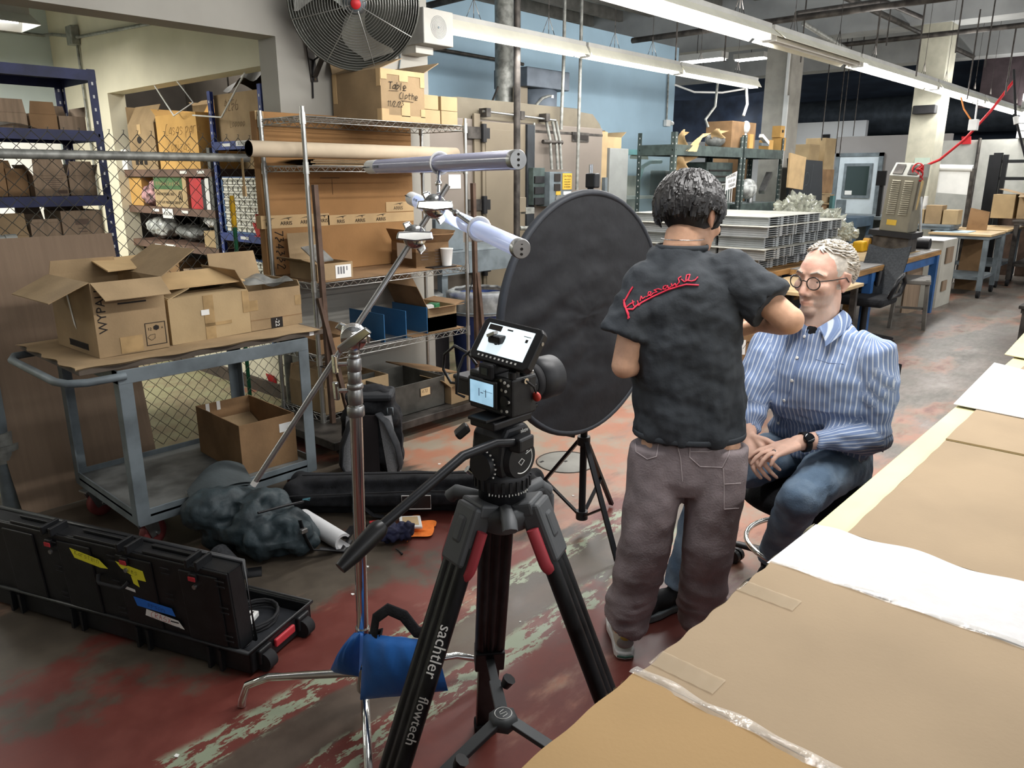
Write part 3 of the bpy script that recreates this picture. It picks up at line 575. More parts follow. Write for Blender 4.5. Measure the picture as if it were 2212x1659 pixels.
for x in (.55, 2.68): P('post', MB().cyl((x, 4.49, 0), (x, 4.49, 1.72), .028, n=14), K['gal'], t)
t = T('gate_pipe', 'grey pipe end with a fitting poking in through the fence at the left edge', 'pipe', gy(0, 520, 4.44)); a, b = gy(-60, 522, 4.44), gy(36, 520, 4.44)
P('pipe', MB().cyl(a, b, .028), K['gal'], t); P('fitting', MB().cyl(b-V((.05, 0, 0)), b, .034), K['gal'], t); P('riser', MB().cyl(b-V((.08, 0, 0)), b+V((-.1, 0, .1)), .02), K['gal'], t)
# stand pipes at the lower left
t = T('stand_pipe', 'dark grey vertical pipe with a flange coupling at the left edge', 'pipe', (.90, 4.25, 0)); k = MB(); c = gz(32, 1108); c = V((c.x, c.y+.02, 0)); k.cyl(c, c+V((0, 0, 1.25)), .04, n=18); P('pipe', k, K['gpaint'], t)
k = MB(); k.cyl(c+V((0, 0, .27)), c+V((0, 0, .42)), .055, n=18); k.cyl(c+V((0, 0, .33)), c+V((0, 0, .36)), .075, n=18); k.cyl(c+V((-.16, 0, .345)), c+V((0, 0, .345)), .04, n=14); P('coupling', k, K['gal'], t); P('flange', MB().cyl(c, c+V((0, 0, .02)), .08, n=20), K['gal'], t)
# ================================================================== BIG SHEET AND CART
k = MB(); q = [gz(52, 1117), gz(330, 1067)]; a = V((q[0].x, q[0].y, .002)); b = V((1.60, a.y+.02, .002)); up = V((.02, .29, 1.32))
t = one('cardboard_sheet', 'huge brown corrugated cardboard sheet leaning on the fence behind the cart', 'cardboard', MB().slab([a, b, b+up, a+up+V((-.10, 0, 0))], .008), mat('corrugated', '7d6a58', .9, var=.035, scale=9, bump=.12, bscale=60, stretch=(6, 1, .15)), a)
t = T('utility_cart', 'grey steel two-shelf cart with castors carrying cardboard boxes', 'cart', (1.55, 3.6, 0)); x0, x1, y0, y1 = 1.135, 2.035, 3.215, 3.95; gp = K['gpaint']
k = MB(); k.box((x0, y0, .185), (x1, y1, .195)); P('deck', k, mat('deck_grey', '6a6c6a', .6, .2, var=.3, scale=5), t)
k = MB()
for a, b in (((x0, y0, .15), (x1, y0+.006, .222)), ((x0, y1-.006, .15), (x1, y1, .222)), ((x0, y0, .15), (x0+.006, y1, .222)), ((x1-.006, y0, .15), (x1, y1, .222))): k.box(a, b)
P('deck_rim', k, gp, t, .002)
for i, (x, y) in enumerate(((x0, y0), (x1, y0), (x0, y1), (x1, y1))):
    sx = 1 if x == x0 else -1; sy = 1 if y == y0 else -1; k = MB(); x_ = x if sx > 0 else x-.055; y_ = y if sy > 0 else y-.005
    k.box((x_, y_-.001*sy, .16), (x_+.055, y_+.005, .85)); x_ = x if sx > 0 else x-.005; y_ = y if sy > 0 else y-.055; k.box((x_-.001*sx, y_, .16), (x_+.005, y_+.055, .85)); P('leg', k, gp, t)
k = MB(); k.box((x0, y0-.002, .79), (x1, y0+.004, .85)); k.box((x0, y1-.004, .79), (x1, y1+.002, .85)); k.box((x0-.001, y0, .79), (x0+.005, y1, .85)); k.box((x1-.005, y0, .79), (x1+.001, y1, .85)); P('top_frame', k, gp, t, .002)
k = MB(); k.box((1.0, 3.235, .851), (2.14, 3.97, .876)); P('top_board', k, mat('dark_board', '5a5046', .8, var=.15), t, .002)
k = MB(); k.tube([(x0+.03, y0-.004, .825), (1.02, y0-.004, .825), (.955, y0+.02, .828), (.93, y0+.09, .83), (.93, y1-.1, .83), (.96, y1-.02, .83), (x0, y1, .83)], .0165, 10); P('handle', k, gp, t)
P('label', MB().box((2.06, 3.2335, .853), (2.085, 3.2345, .874)), K['paper'], t)
redw = mat('red_tread', '7c3a38', .6, var=.1)
for (x, y, a) in ((1.2, 3.305, .4), (1.165, 3.83, .2), (1.985, 3.36, 0.1), (1.99, 3.85, .1)):
    R = M.Translation((x, y, 0)) @ M.Rotation(a, 4, 'Z'); k = MB(); k.T = R; k.box((-.05, -.03, .142), (.05, .03, .15)); k.slab([(-.04, -.026, .145), (.04, -.026, .145), (.05, -.026, .06), (.0, -.026, .05)], .004); k.slab([(-.04, .022, .145), (.04, .022, .145), (.05, .022, .06), (.0, .022, .05)], .004); k.cyl((.03, -.034, .065), (.03, .034, .065), .009, n=8)
    c = P('caster', k, K['steel'], t); w = MB(); w.T = R; w.lathe([(.045, -.018), (.062, -.018), (.0645, -.01), (.0645, .01), (.062, .018), (.045, .018)], 26, M.Translation((.03, 0, .0648)) @ M.Rotation(PI/2, 4, 'X')); P('tread', w, redw, c)
    w = MB(); w.T = R; w.lathe([(0, -.012), (.03, -.012), (.046, -.015), (.046, .015), (.03, .012), (0, .012)], 22, M.Translation((.03, 0, .0648)) @ M.Rotation(PI/2, 4, 'X')); P('hub', w, K['gal'], c)
one('cardboard_sheet', 'torn brown cardboard sheet covering the cart top', 'cardboard', MB().grid(lambda u, v: V((.985+1.13*u+.012*math.sin(v*23)*(1-u), 3.222+.72*v+.010*math.sin(u*31)*(1-v), .8795+.0015*math.sin(u*12+v*5))), 60, 20).grid(lambda u, v: V((.985+1.13*u+.012*math.sin(v*23)*(1-u), 3.222+.72*v+.010*math.sin(u*31)*(1-v), .8765)), 60, 20), K['card'], (1.5, 3.6, .8765))
# boxes on the cart
t = carton('big open box with bold black lettering at the left end of the cart', 1.27, 3.585, .881, .30, .44, .315, rad(2), {'-y': (-32, .12), '-x': (-24, .17), '+x': (32, .2), '+y': (97, .06)}, 'card')
k = MB(); printed(k, 'WYPALL', frame((-.118, -.2215, .20), (0, 0, 1), (0, -1, 0)), .052, align='CENTER'); k.m = 0
for i in range(3): k.box((-.05, -.2213, .215+.016*i), (.07, -.2205, .222+.016*i))
P('lettering', k, K['ink'], t, local=True)
k = MB(); f = frame((.095, -.2212, .07), (1, 0, 0), (0, -1, 0))
for a, b in (((-.045, -.05, 0), (.045, -.047, .0006)), ((-.045, .047, 0), (.045, .05, .0006)), ((-.045, -.05, 0), (-.042, .05, .0006)), ((.042, -.05, 0), (.045, .05, .0006))):
    o = k.T; k.T = f; k.box(a, b); k.T = o
printed(k, '12', f @ M.Translation((-.025, .022, 0)), .018); printed(k, 'x', f @ M.Translation((.03, .024, 0)), .016)
o = k.T; k.T = f @ M.Translation((.004, .026, 0)); k.prism([(-.012, -.006), (0, -.012), (.012, -.006), (.012, .006), (0, .012), (-.012, .006)], .0006); k.T = f @ M.Translation((-.02, -.014, 0)); k.tube([(-.018, 0, 0), (-.006, .01, 0), (.016, .012, 0), (.014, -.006, 0), (-.002, -.014, 0)], .001, 4, closed=True); k.T = o
P('print', k, K['ink'], t, local=True)
k = MB(); k.box((-.1525, -.12, .02), (-.1505, .08, .023)); k.box((-.1525, -.12, .045), (-.1505, .08, .048))
for i in range(22): k.box((-.1525, -.118+i*.009, .023), (-.1505, -.113+i*.009, .045))
P('barcode', k, K['ink'], t, local=True); P('tape', MB().box((-.06, -.2225, .005), (.035, -.2205, .075)), K['tape'], t, local=True)
P('torn_strip', MB().slab([(-.1525, -.02, .1), (-.1525, .0, .12), (-.1525, .05, .28), (-.1525, .03, .28)], .0006), K['paper'], t, local=True)
t = carton('tan taped box in the middle of the cart with papers on its flaps', 1.638, 3.60, .881, .40, .40, .205, rad(3), {'-y': (178, .14), '+y': (172, .12), '-x': (160, .12)}, 'card2')
k = MB(); k.box((-.035, -.2025, .0), (.015, -.2005, .205)); k.box((-.035, -.2025, .06), (.1, -.2005, .075)); k.box((.165, -.2025, .1), (.2, -.2005, .205)); P('tape', k, K['tape'], t, local=True); P('torn_patch', MB().box((-.05, -.203, .115), (-.01, -.2015, .14)), K['paper'], t, local=True)
one('paper_bag', 'long flattened brown paper bag lying over the middle box', 'bag', MB().slab([(1.47, 3.42, 1.125), (1.86, 3.45, 1.125), (1.80, 3.68, 1.17), (1.45, 3.62, 1.17)], .006).slab([(1.30, 3.62, 1.205), (1.62, 3.70, 1.205), (1.58, 3.9, 1.24), (1.30, 3.82, 1.24)], .006), K['ktape'], (1.6, 3.6, 1.12))
t = carton('orange-tan box with a black date strip at the right end of the cart', 1.995, 3.60, .881, .29, .36, .195, rad(1), {'+y': (75, .16), '-x': (65, .12), '+x': (100, .03)}, 'card')
P('band', MB().box((-.145, -.1812, .05), (.145, -.1802, .053)), K['card3'], t, local=True); P('date_strip', MB().box((-.035, -.1822, .0), (.03, -.1808, .052)), K['ink'], t, local=True)
k = MB(); printed(k, '-22', frame((-.002, -.183, .026), (0, 0, -1), (0, -1, 0)), .032); P('lettering', k, K['paper'], t, local=True); P('tape', MB().box((-.146, -.1815, .1), (-.1, -.1804, .15)).box((.11, -.1815, .1), (.146, -.1804, .15)), K['tape'], t, local=True)
P('plastic_bag', MB().grid(lambda u, v: V((-.12+.25*u, -.15+.25*v, .2+.03*math.sin(u*7)*math.sin(v*6)+.02)), 12, 12), K['bag'], t, local=True)
t = carton('deep open brown box standing on the lower deck of the cart', 1.848, 3.56, .196, .30, .48, .255, rad(-2), {}, 'card3')
P('label', MB().box((.06, -.2422, .17), (.13, -.2408, .215)), K['paper'], t, local=True); P('tape', MB().box((-.10, .2335, .2), (-.08, .2345, .255)).box((-.04, .2335, .21), (-.02, .2345, .258)), K['paper'], t, local=True); P('inner_flap', MB().slab([(-.14, .08, .1), (.14, .08, .1), (.14, .23, .16), (-.14, .23, .16)], .004), K['card'], t, local=True)
# ================================================================== FAN AND SPEAKER ON THE PIER
def fan():
    c = V((3.07, 4.08, 2.635)); nrm = V((-.52, -.80, -.30)).normalized(); Rm = nrm.to_track_quat('Z', 'Y').to_matrix().to_4x4(); Rm.translation = c
    t = T('wall_fan', 'big round steel wall fan with wire guard mounted on the pier', 'fan', c); r = .385
    def dome(x): return .10*(1-(x/r)**2)+.045
    for s, nm in ((1, 'front_guard'), (-1, 'rear_guard')):
        k = MB(); k.T = Rm; n = 24
        for i in range(3, n+1):
            q = r*i/n; k.tube([(q*math.cos(a*PI/24), q*math.sin(a*PI/24), s*dome(q)) for a in range(48)], .0021, 4, closed=True)
        for j in range(8): a = j*PI/4+.3*s; k.tube([(q*math.cos(a), q*math.sin(a), s*dome(q)) for q in [r*i/10 for i in range(1, 11)]], .003, 5)
        P(nm, k, mat('fan_wire', '8c8d88', .4, .7, var=.1), t)
    k = MB(); k.T = Rm; k.lathe([(r-.004, -.045), (r+.006, -.045), (r+.008, 0), (r+.006, .045), (r-.004, .045), (r-.002, 0), (r-.004, -.045)], 48); P('rim', k, mat('fan_rim', '55564f', .45, .6), t)
    for j in range(3):
        k = MB(); k.T = Rm @ M.Rotation(j*2*PI/3+.9, 4, 'Z')
        k.grid(lambda u, v: V((.05+.29*u, (-.075-.075*math.sin(PI*min(1, u*1.1))+.13*v*(1+.5*u)), (v-.5)*.11*(1-.45*u))), 12, 8); P('blade', k, mat('fan_blade', 'b9b9b2', .35, .6), t)
    k = MB(); k.T = Rm; k.lathe([(.0, .152), (.026, .151), (.03, .146), (.03, .12)], 24); P('badge', k, K['red'], t)
    k = MB(); k.T = Rm; k.lathe([(0, .06), (.06, .06), (.07, .03), (.07, -.13), (.06, -.16), (0, -.16)], 24); P('motor', k, K['gpaint'], t)
    k = MB(); w = 4.448; k.bar((2.975, w-.006, 2.48), (3.0, w-.006, 2.2), .05, .01, up=(0, 1, 0)); k.bar((2.99, w-.03, 2.23), c+nrm*-.12+V((-.1, .05, -.16)), .035, .012); k.bar((2.985, w-.02, 2.5), c+nrm*-.14, .05, .03); P('bracket', k, K['dst'], t)
    P('bolt', MB().cyl((2.978, w-.022, 2.455), (2.978, w-.01, 2.455), .008), K['chrome'], t); P('bolt', MB().cyl((2.997, w-.022, 2.215), (2.997, w-.01, 2.215), .008), K['chrome'], t)
    P('power_cord', MB().tube([c+nrm*-.1+V((-.06, .1, -.25)), V((3.0, 4.43, 2.33)), V((2.985, 4.44, 2.25)), V((2.98, 4.44, 2.1))], .006, 6), K['rub'], t)
fan()
t = T('wall_speaker', 'small grey wall loudspeaker box with a round grille beside the fan', 'speaker', (3.86, 4.33, 2.5)); sg = mat('speaker_grey', 'a9a79f', .7, var=.04)
P('cabinet', MB().box((3.725, 4.2, 2.49), (4.0, 4.448, 2.715)), mat('speaker_dark', '8a8a86', .7), t, .003); P('baffle', MB().box((3.728, 4.196, 2.493), (3.997, 4.2, 2.712)), sg, t)
k = MB()
for i in range(1, 10): k.tube([(3.862+.008*i*math.cos(a*PI/18), 4.1955, 2.603+.008*i*math.sin(a*PI/18)) for a in range(36)], .0012, 4, closed=True)
P('grille', k, K['gpaint'], t); P('grille_cap', MB().cyl((3.862, 4.192, 2.603), (3.862, 4.197, 2.603), .007), K['gpaint'], t)
P('bracket', MB().box((3.74, 4.3, 2.44), (3.9, 4.448, 2.49)), sg, t); P('cord', MB().tube([(3.72, 4.43, 2.85), (3.7, 4.43, 2.55), (3.715, 4.44, 2.4), (3.69, 4.44, 2.3), (3.7, 4.44, 2.2)], .006, 6), K['gpaint'], t)
one('wall_box', 'small grey electrical box on the pier below the fan', 'electrical box', MB().box((3.24, 4.41, 2.21), (3.29, 4.449, 2.27)), K['gal'], (3.26, 4.43, 2.21), bevel=.003)
# ================================================================== NAVY RACK AT THE LEFT
def rack(name, label, x0, x1, y0, y1, h, shelves, m, edge=None, w=.045, holes=True, th=.06, group=None):
    t = T(name, label, 'rack', ((x0+x1)/2, (y0+y1)/2, 0))
    for x in (x0, x1):
        for y in (y0, y1):
            sx = 1 if x == x0 else -1; sy = 1 if y == y0 else -1
            k = MB(); k.box((min(x, x+sx*w), y-.0025, 0), (max(x, x+sx*w), y+.0025, h)); k.box((x-.0025, min(y, y+sy*w), 0), (x+.0025, max(y, y+sy*w), h)); p = P('upright', k, m, t)
            if holes:
                k = MB(); n = int(h/.075)
                for i in range(n):
                    z = .05+i*.075
                    k.box((x+sx*w*.5-.005, y-.004, z), (x+sx*w*.5+.005, y+.004, z+.018)); k.box((x-.004, y+sy*w*.5-.005, z), (x+.004, y+sy*w*.5+.005, z+.018))
                P('slots', k, K['white'] if holes == 2 else K['ink'], p, kind='stuff')
    for z in shelves:
        k = MB(); k.box((x0, y0, z-.008), (x1, y1, z))
        for a, b in (((x0, y0-.004, z-th), (x1, y0, z)), ((x0, y1, z-th), (x1, y1+.004, z)), ((x0-.004, y0, z-th), (x0, y1, z)), ((x1, y0, z-th), (x1+.004, y1, z))): k.box(a, b)
        P('shelf', k, edge or m, t)
    return t
rack('steel_rack', 'navy blue perforated steel rack behind the fence at the left edge', .55, 1.95, 5.2, 5.78, 2.24, (2.235, 1.885, 1.50, 1.155, .7, .25), K['navy'], holes=2)
z = 1.886  # backlit shade of these boxes is put into their dark and grey cardboard
carton('brown flapped box, left of three on the upper navy rack shelf', 1.50, 5.45, z, .15, .3, .09, 0, {'-y': (86, .075), '+y': (80, .08)}, 'cardg')
carton('dark flapped box, middle of three on the upper navy rack shelf', 1.665, 5.46, z, .15, .3, .09, 0, {'-y': (84, .07)}, 'card3')
carton('two-flapped box, right of three on the upper navy rack shelf', 1.825, 5.46, z, .15, .3, .085, 0, {'+y': (75, .08), '+x': (80, .06)}, 'cardg')
one('grey_bag', 'grey plastic bag slumped on the upper shelf at the left edge', 'bag', MB().grid(lambda u, v: V((1.15+.45*u, 5.22+.3*v, z+.001+.045*math.sin(PI*u)*(.6+.4*math.sin(v*5+u*9)))), 16, 10), K['bag'], (1.35, 5.35, z))
z = 1.501
carton('tan printed box with an arched flap in the middle of the navy rack', 1.64, 5.40, z, .185, .26, .12, 0, {'-y': (100, .1), '-x': (60, .07), '+x': (70, .07)}, 'cardg')
carton('darker box with an arched flap beside the upright on the middle navy shelf', 1.83, 5.43, z, .155, .26, .12, 0, {'-y': (98, .085), '+x': (70, .07)}, 'cardg')
carton('shadowed box left of the printed one on the middle navy shelf', 1.485, 5.48, z, .11, .26, .16, 0, {'+y': (80, .05)}, 'card3')
carton('tall dark box at the left edge on the middle navy shelf', 1.33, 5.42, z, .16, .26, .21, 0, None, 'card3')
k = MB()
for i in range(6): k.box((1.60+.01*i, 5.2685, 1.60-.011*i), (1.71-.006*i, 5.2695, 1.604-.011*i))
k.box((1.67, 5.2685, 1.515), (1.725, 5.2695, 1.535)); one('box_print', 'dark printed text panel on the tan box of the navy rack', 'print', k, mat('faded_print', '6b5a4e', .9), (1.65, 5.269, 1.515))
z = 1.156
carton('large square carton with a printed dark panel on the lower navy shelf', 1.78, 5.40, z, .24, .3, .255, 0, {'+y': (70, .1)}, 'cardg')
k = MB(); k.box((1.735, 5.2485, 1.325), (1.815, 5.2498, 1.36))
for i in range(4): k.box((1.75, 5.2485, 1.3-.02*i), (1.80, 5.2498, 1.306-.02*i))
one('box_print', 'dark label print on the large carton of the lower navy shelf', 'print', k, mat('faded_print', '6b5a4e', .9), (1.77, 5.249, 1.24))
carton('taped carton left of the large square one on the lower navy shelf', 1.575, 5.41, z, .165, .28, .19, 0, {'-y': (93, .02), '+y': (75, .09)}, 'cardg', taped=True)
carton('carton with a bent tall flap on the lower navy shelf beside the pipe', 1.40, 5.42, z, .16, .28, .12, 0, {'-y': (85, .13), '+x': (100, .06)}, 'card')
for i in range(5): carton('flat tan box under the lower navy shelf, %s in its row' % ('first', 'second', 'third', 'fourth', 'last')[i], 1.13+.175*i, 5.37, .701, .16, .25, .375-.02*(i % 2), 0, None, 'card2', 'small_box', 'tan boxes under the navy shelf')
# ================================================================== STORE RACKS IN THE ALCOVE
gr = mat('rack_grey', '5c5b57', .5, .4, var=.2); brn = mat('shelf_brown', '6b5448', .6, .2, var=.15)
rack('steel_rack', 'grey rack with brown shelves in the store alcove behind the fence', 2.975, 3.5, 5.88, 7.62, 1.83, (1.672, 1.355, 1.05, .62, .3), gr, brn, holes=False)
rack('steel_rack', 'narrow blue perforated rack holding drawer cabinets in the store alcove', 2.975, 3.45, 5.06, 5.83, 2.235, (1.868, 1.19, .58, .06), K['blue'], holes=2)
t = carton('yellow-lit big box with handwriting on the grey store rack', 3.18, 6.42, 1.673, .40, .72, .43, 0, {'+y': (30, .12), '+x': (60, .15)}, 'cardo')  # orange cardboard colour holds the yellow light falling on this box
k = MB(); hand(k, 'Casas para', frame((-.2012, .20, .27), (0, -1, 0), (-1, 0, 0)), .085, w=.05); hand(k, 'Comizas', frame((-.2012, .18, .14), (0, -1, 0), (-1, 0, 0)), .08, w=.045); P('handwriting', k, mat('marker', '7a5a35', .9, var=0), t, local=True)
t = carton('carton with a hand hole and arrows left of the yellow-lit box', 3.17, 7.12, 1.673, .36, .54, .38, 0, {'-x': (118, .18), '+y': (80, .16)}, 'card')
k = MB(); o = frame((-.1812, .05, .25), (0, -1, 0), (-1, 0, 0)); k.prism([(.045*math.cos(a), .03*math.sin(a)) for a in [i*PI/8 for i in range(16)]], .001, o)
for i in range(3): k.prism([(-.03, -.04), (.03, -.04), (.03, 0), (.0, .045), (-.03, 0)], .001, o @ M.Translation((-.1+.09*i, -.17, 0)))
P('print', k, K['ink'], t, local=True); P('tape', MB().box((-.1822, -.0, .3), (-.1803, .07, .381)), K['ktape'], t, local=True)
P('paper_stack', MB().cbox((0, 0, .385), (.3, .44, .02), .1), K['paper'], t, local=True)
carton('tan box with a hand hole behind the boxes on the grey rack', 3.62, 6.85, 1.673, .3, .5, .56, 0, {'-x': (150, .1), '+y': (20, .1)}, 'card', taped=False)
t = carton('wide brown box with numbers on the blue rack under the tarp', 3.33, 5.45, 1.869, .62, .75, .34, 0, None, 'card')
k = MB(); hand(k, '$256', frame((-.3112, .22, .22), (0, -1, 0), (-1, 0, 0)), .07, w=.05); hand(k, 'Looooo', frame((-.3112, .16, .1), (0, -1, 0), (-1, 0, 0)), .05, w=.05); P('handwriting', k, mat('marker_dark', '54402c', .9, var=0), t, local=True)
carton('tan taped box between the hand-hole box and the numbered box', 3.48, 6.1, 1.673, .3, .5, .56, 0, {'-x': (160, .1)}, 'card2')
one('black_tarp', 'black plastic sheet draped over the boxes in the alcove', 'sheet', fuse(MB().ball((3.6, 5.62, 2.4), (.22, .55, .2)).ball((3.55, 5.35, 2.36), (.2, .35, .17)), .02, 3, wrinkle(.05, 6)) and MB().grid(lambda u, v: V((3.25+.5*u, 4.95+1.15*v, 2.235+.30*math.sin(PI*min(1, .12+u*.9))*math.sin(PI*(.1+.8*v))+.03*math.sin(v*19+u*7))), 18, 24), K['black'], (3.5, 5.5, 2.2))
pipe('white cord hanging in a loop across the alcove opening', [V((2.93, 6.2, 2.33)), V((2.92, 5.95, 2.16)), V((2.92, 6.3, 2.08)), V((2.93, 6.62, 2.34))], .006, 'white', 'cable')
pipe('white cord stretched from the lintel down to the blue rack', [V((2.9, 5.12, 2.30)), V((2.9, 5.5, 2.03)), V((2.93, 6.0, 2.07))], .006, 'white', 'cable')
one('white_binder', 'white box with writing under the hand-hole carton, seen over the fence pipe', 'box', MB().box((2.98, 6.87, 1.6735), (2.99, 7.0, 1.674)).box((2.96, 7.42, 1.673), (3.3, 7.6, 1.85)), K['paper'], (3.1, 7.5, 1.673))
t = carton('white carton with handwriting seen through the fence left of the yellow-lit box', 2.75, 7.9, 1.5, .3, .75, .2, 0, None, 'card2') if 0 else None
t = carton('artificial tree carton with green printed band on the middle store shelf', 3.16, 6.68, 1.356, .34, .62, .255, 0, None, 'card2')
P('green_band', MB().box((-.1712, -.24, .15), (-.17, .3, .25)), mat('print_green', '4c6b46', .8), t, local=True)
k = MB(); printed(k, '10 Medium Cat # 5054', frame((-.172, .04, .198), (0, -1, 0), (-1, 0, 0)), .05); P('lettering', k, K['card2'], t, local=True)
k = MB(); printed(k, 'XMAS ARTIFICIAL TREE', frame((-.1712, .1, .11), (0, -1, 0), (-1, 0, 0)), .033); printed(k, "T-101 6.5FT MADISON' GR/FUL", frame((-.1712, .05, .04), (0, -1, 0), (-1, 0, 0)), .033); k.tube([(-.1715, -.19+.03*math.cos(a*PI/10), .09+.045*math.sin(a*PI/10)) for a in range(20)], .003, 4, closed=True)
k.prism([(-.015, -.02), (.015, -.02), (0, .025)], .001, frame((-.1712, -.19, .09), (0, -1, 0), (-1, 0, 0))); P('print', k, K['ink'], t, local=True)
one('red_carton', 'red and dark printed carton at the right end of the middle store shelf', 'box', MB().box((3.0, 6.12, 1.356), (3.3, 6.33, 1.60)), K['red'], (3.15, 6.2, 1.356)); one('dark_carton', 'dark sleeve box beside the red carton', 'box', MB().box((2.995, 6.05, 1.356), (3.3, 6.115, 1.59)), K['black'], (3.1, 6.08, 1.356)); one('white_folder', 'white folder standing at the right end of the middle store shelf', 'folder', MB().box((2.99, 5.98, 1.356), (3.3, 6.045, 1.6)), K['paper'], (3.1, 6.0, 1.356))
me = fuse(MB().ball((3.1, 7.2, 1.45), (.12, .17, .11)).ball((3.1, 7.1, 1.52), (.1, .1, .09)), .012, 3, wrinkle(.03, 14)); o = link('clear_bag', me, mat('pink_bag', 'c89a9c', .25, var=.5, scale=14, col2='5c4a4c')); tag(o, 'shiny plastic bag with pink things left of the tree carton', 'bag')
def sack(label, c, r, m, amp=.03, nm='plastic_bag'):
    me = fuse(MB().ball((0, 0, r[2]*.9), r).ball((r[0]*.2, r[1]*.3, r[2]*1.2), (r[0]*.6, r[1]*.6, r[2]*.7)), min(r)*.12, 3, wrinkle(amp, 3/max(r)))
    z0 = min(v.co.z for v in me.vertices); me.transform(M.Translation((0, 0, -z0))); o = link(nm, me, m); o.location = c; return tag(o, label, 'bag')
cl = mat('milky_bag', 'b9bcb8', .25, var=.35, scale=9, spec=.7)
sack('milky plastic bag at the left of the lower store shelf', (3.16, 7.25, 1.051), (.14, .22, .1), cl); sack('grey plastic bag in the middle of the lower store shelf', (3.2, 6.75, 1.051), (.13, .28, .07), K['bag'])
carton('small tan box with a white bag on it at the end of the lower store shelf', 3.13, 6.08, 1.051, .25, .2, .13, 0, None, 'card2'); sack('white plastic bag crumpled on the small tan store box', (3.12, 6.12, 1.182), (.1, .17, .06), mat('white_bag', 'd8d8d8', .3, var=.1, scale=20))
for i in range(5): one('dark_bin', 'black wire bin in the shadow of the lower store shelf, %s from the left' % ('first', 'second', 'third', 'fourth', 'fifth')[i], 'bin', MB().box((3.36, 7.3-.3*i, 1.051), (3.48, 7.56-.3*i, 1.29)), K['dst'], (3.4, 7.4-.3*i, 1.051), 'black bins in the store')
for i in range(4): carton('box on the bottom store shelf under the lower one, %s from the left' % ('first', 'second', 'third', 'last')[i], 3.2, 7.4-.42*i, .621, .3, .34, .2+.05*(i % 2), 0, None, ('card', 'card3', 'cardg', 'card')[i])
carton('orange box seen between the two racks through the fence', 3.15, 7.42, 1.356, .3, .3, .25, 0, None, 'cardo')
# drawer cabinets
whb = mat('white_bin', 'e2e0d4', .5, var=.05); cab = mat('cabinet_blue', '4a6590', .5, .1, var=.08)
dm = MB(); dm.box((-.028, -.028, 0), (.0, .028, .02)); dm.slab([(-.030, -.03, .026), (-.030, .03, .026), (-.012, .03, .036), (-.012, -.03, .036)], .003); dmesh = dm.mesh('bin')
dl = MB(); dl.box((-.032, -.262, .0), (-.02, .262, .012)); lipmesh = dl.mesh('bin_rail'); dmesh.materials.append(whb); lipmesh.materials.append(whb)
def cabinet(z, rows, label):
    t = T('drawer_cabinet', label, 'cabinet', (3.0, 5.45, z)); h = rows*.05+.02
    k = MB(); k.box((.02, -.27, 0), (.2, .27, h)); P('back', k, K['dst'], t, local=True)
    k = MB()
    for a, b in (((-.03, -.285, 0), (.2, -.265, h)), ((-.03, .265, 0), (.2, .285, h)), ((-.03, -.285, h-.018), (.2, .285, h)), ((-.03, -.285, 0), (.2, .285, .014))): k.box(a, b)
    P('frame', k, cab, t, local=True)
    for r in range(rows):
        o = bpy.data.objects.new('bin_rail', lipmesh); C.objects.link(o); o.parent = t; o.location = (0, 0, .016+r*.05+.034)
        for j in range(7):
            o = bpy.data.objects.new('bin', dmesh); C.objects.link(o); o.parent = t; o.location = (0, -.228+j*.076, .016+r*.05)
    return t
cabinet(1.192, 8, 'blue cabinet of white drawers at chest height in the blue rack'); cabinet(.582, 8, 'blue cabinet of white drawers at knee height in the blue rack'); cabinet(.062, 8, 'lowest blue cabinet of white drawers in the blue rack')
def redbin(label, y, z): one('red_bin', label, 'bin', MB().slab([(2.92, y-.06, z), (2.92, y+.06, z), (2.89, y+.06, z+.1), (2.89, y-.06, z+.1)], .004).box((2.92, y-.06, z), (2.965, y-.055, z+.16)).box((2.92, y+.055, z), (2.965, y+.06, z+.16)).box((2.92, y-.003, z), (2.965, y+.003, z+.14)).box((2.9, y-.06, z), (2.968, y+.06, z+.005)).box((2.963, y-.06, z), (2.968, y+.06, z+.17)), K['red'], (2.93, y, z), 'red bins by the drawer cabinets')
redbin('red plastic bin at the foot of the upper drawer cabinet', 5.12, 1.1905); redbin('red plastic bin at the foot of the lowest drawer cabinet', 5.12, .0605)
t = one('shelf_sign', 'white shelf sign on the top beam of the blue rack', 'sign', MB().box((2.966, 5.08, 1.83), (2.969, 5.45, 1.866)), K['paper'], (2.967, 5.3, 1.83)); k = MB(); printed(k, 'SCREWS & WASHERS', frame((2.9655, 5.26, 1.848), (0, -1, 0), (-1, 0, 0)), .034); P('lettering', k, K['ink'], t)
for y, z, s, q in ((6.75, 1.02, 'AURORA', 'lower'), (6.72, 1.325, 'AURORA', 'middle')):
    t = one('shelf_sign', 'small white name tag hung on the %s store shelf edge' % q, 'sign', MB().box((2.966, y-.1, z-.06), (2.969, y+.1, z+.02)), K['paper'], (2.967, y, z-.06)); k = MB(); printed(k, s, frame((2.9655, y, z-.025), (0, -1, 0), (-1, 0, 0)), .04); P('lettering', k, K['ink'], t)
for i, (y, z) in enumerate(((6.35, 1.65), (6.05, 1.65), (6.95, 1.33), (6.4, 1.33), (7.0, 1.02), (6.5, 1.02), (5.6, 1.845), (5.45, 1.165))):
    one('shelf_tag', 'narrow white tag stuck on a store shelf edge', 'tag', MB().box((2.9675, y-.06, z-.014), (2.9695, y+.06, z+.008)), K['paper'], (2.9685, y, z-.014), 'white tags on the store shelf edges')
t = T('broom', 'green broom pole with a yellow handle leaning behind the fence', 'broom', (2.455, 4.62, 0)); a, b = V((2.47, 4.66, .02)), V((2.435, 4.585, 1.45))
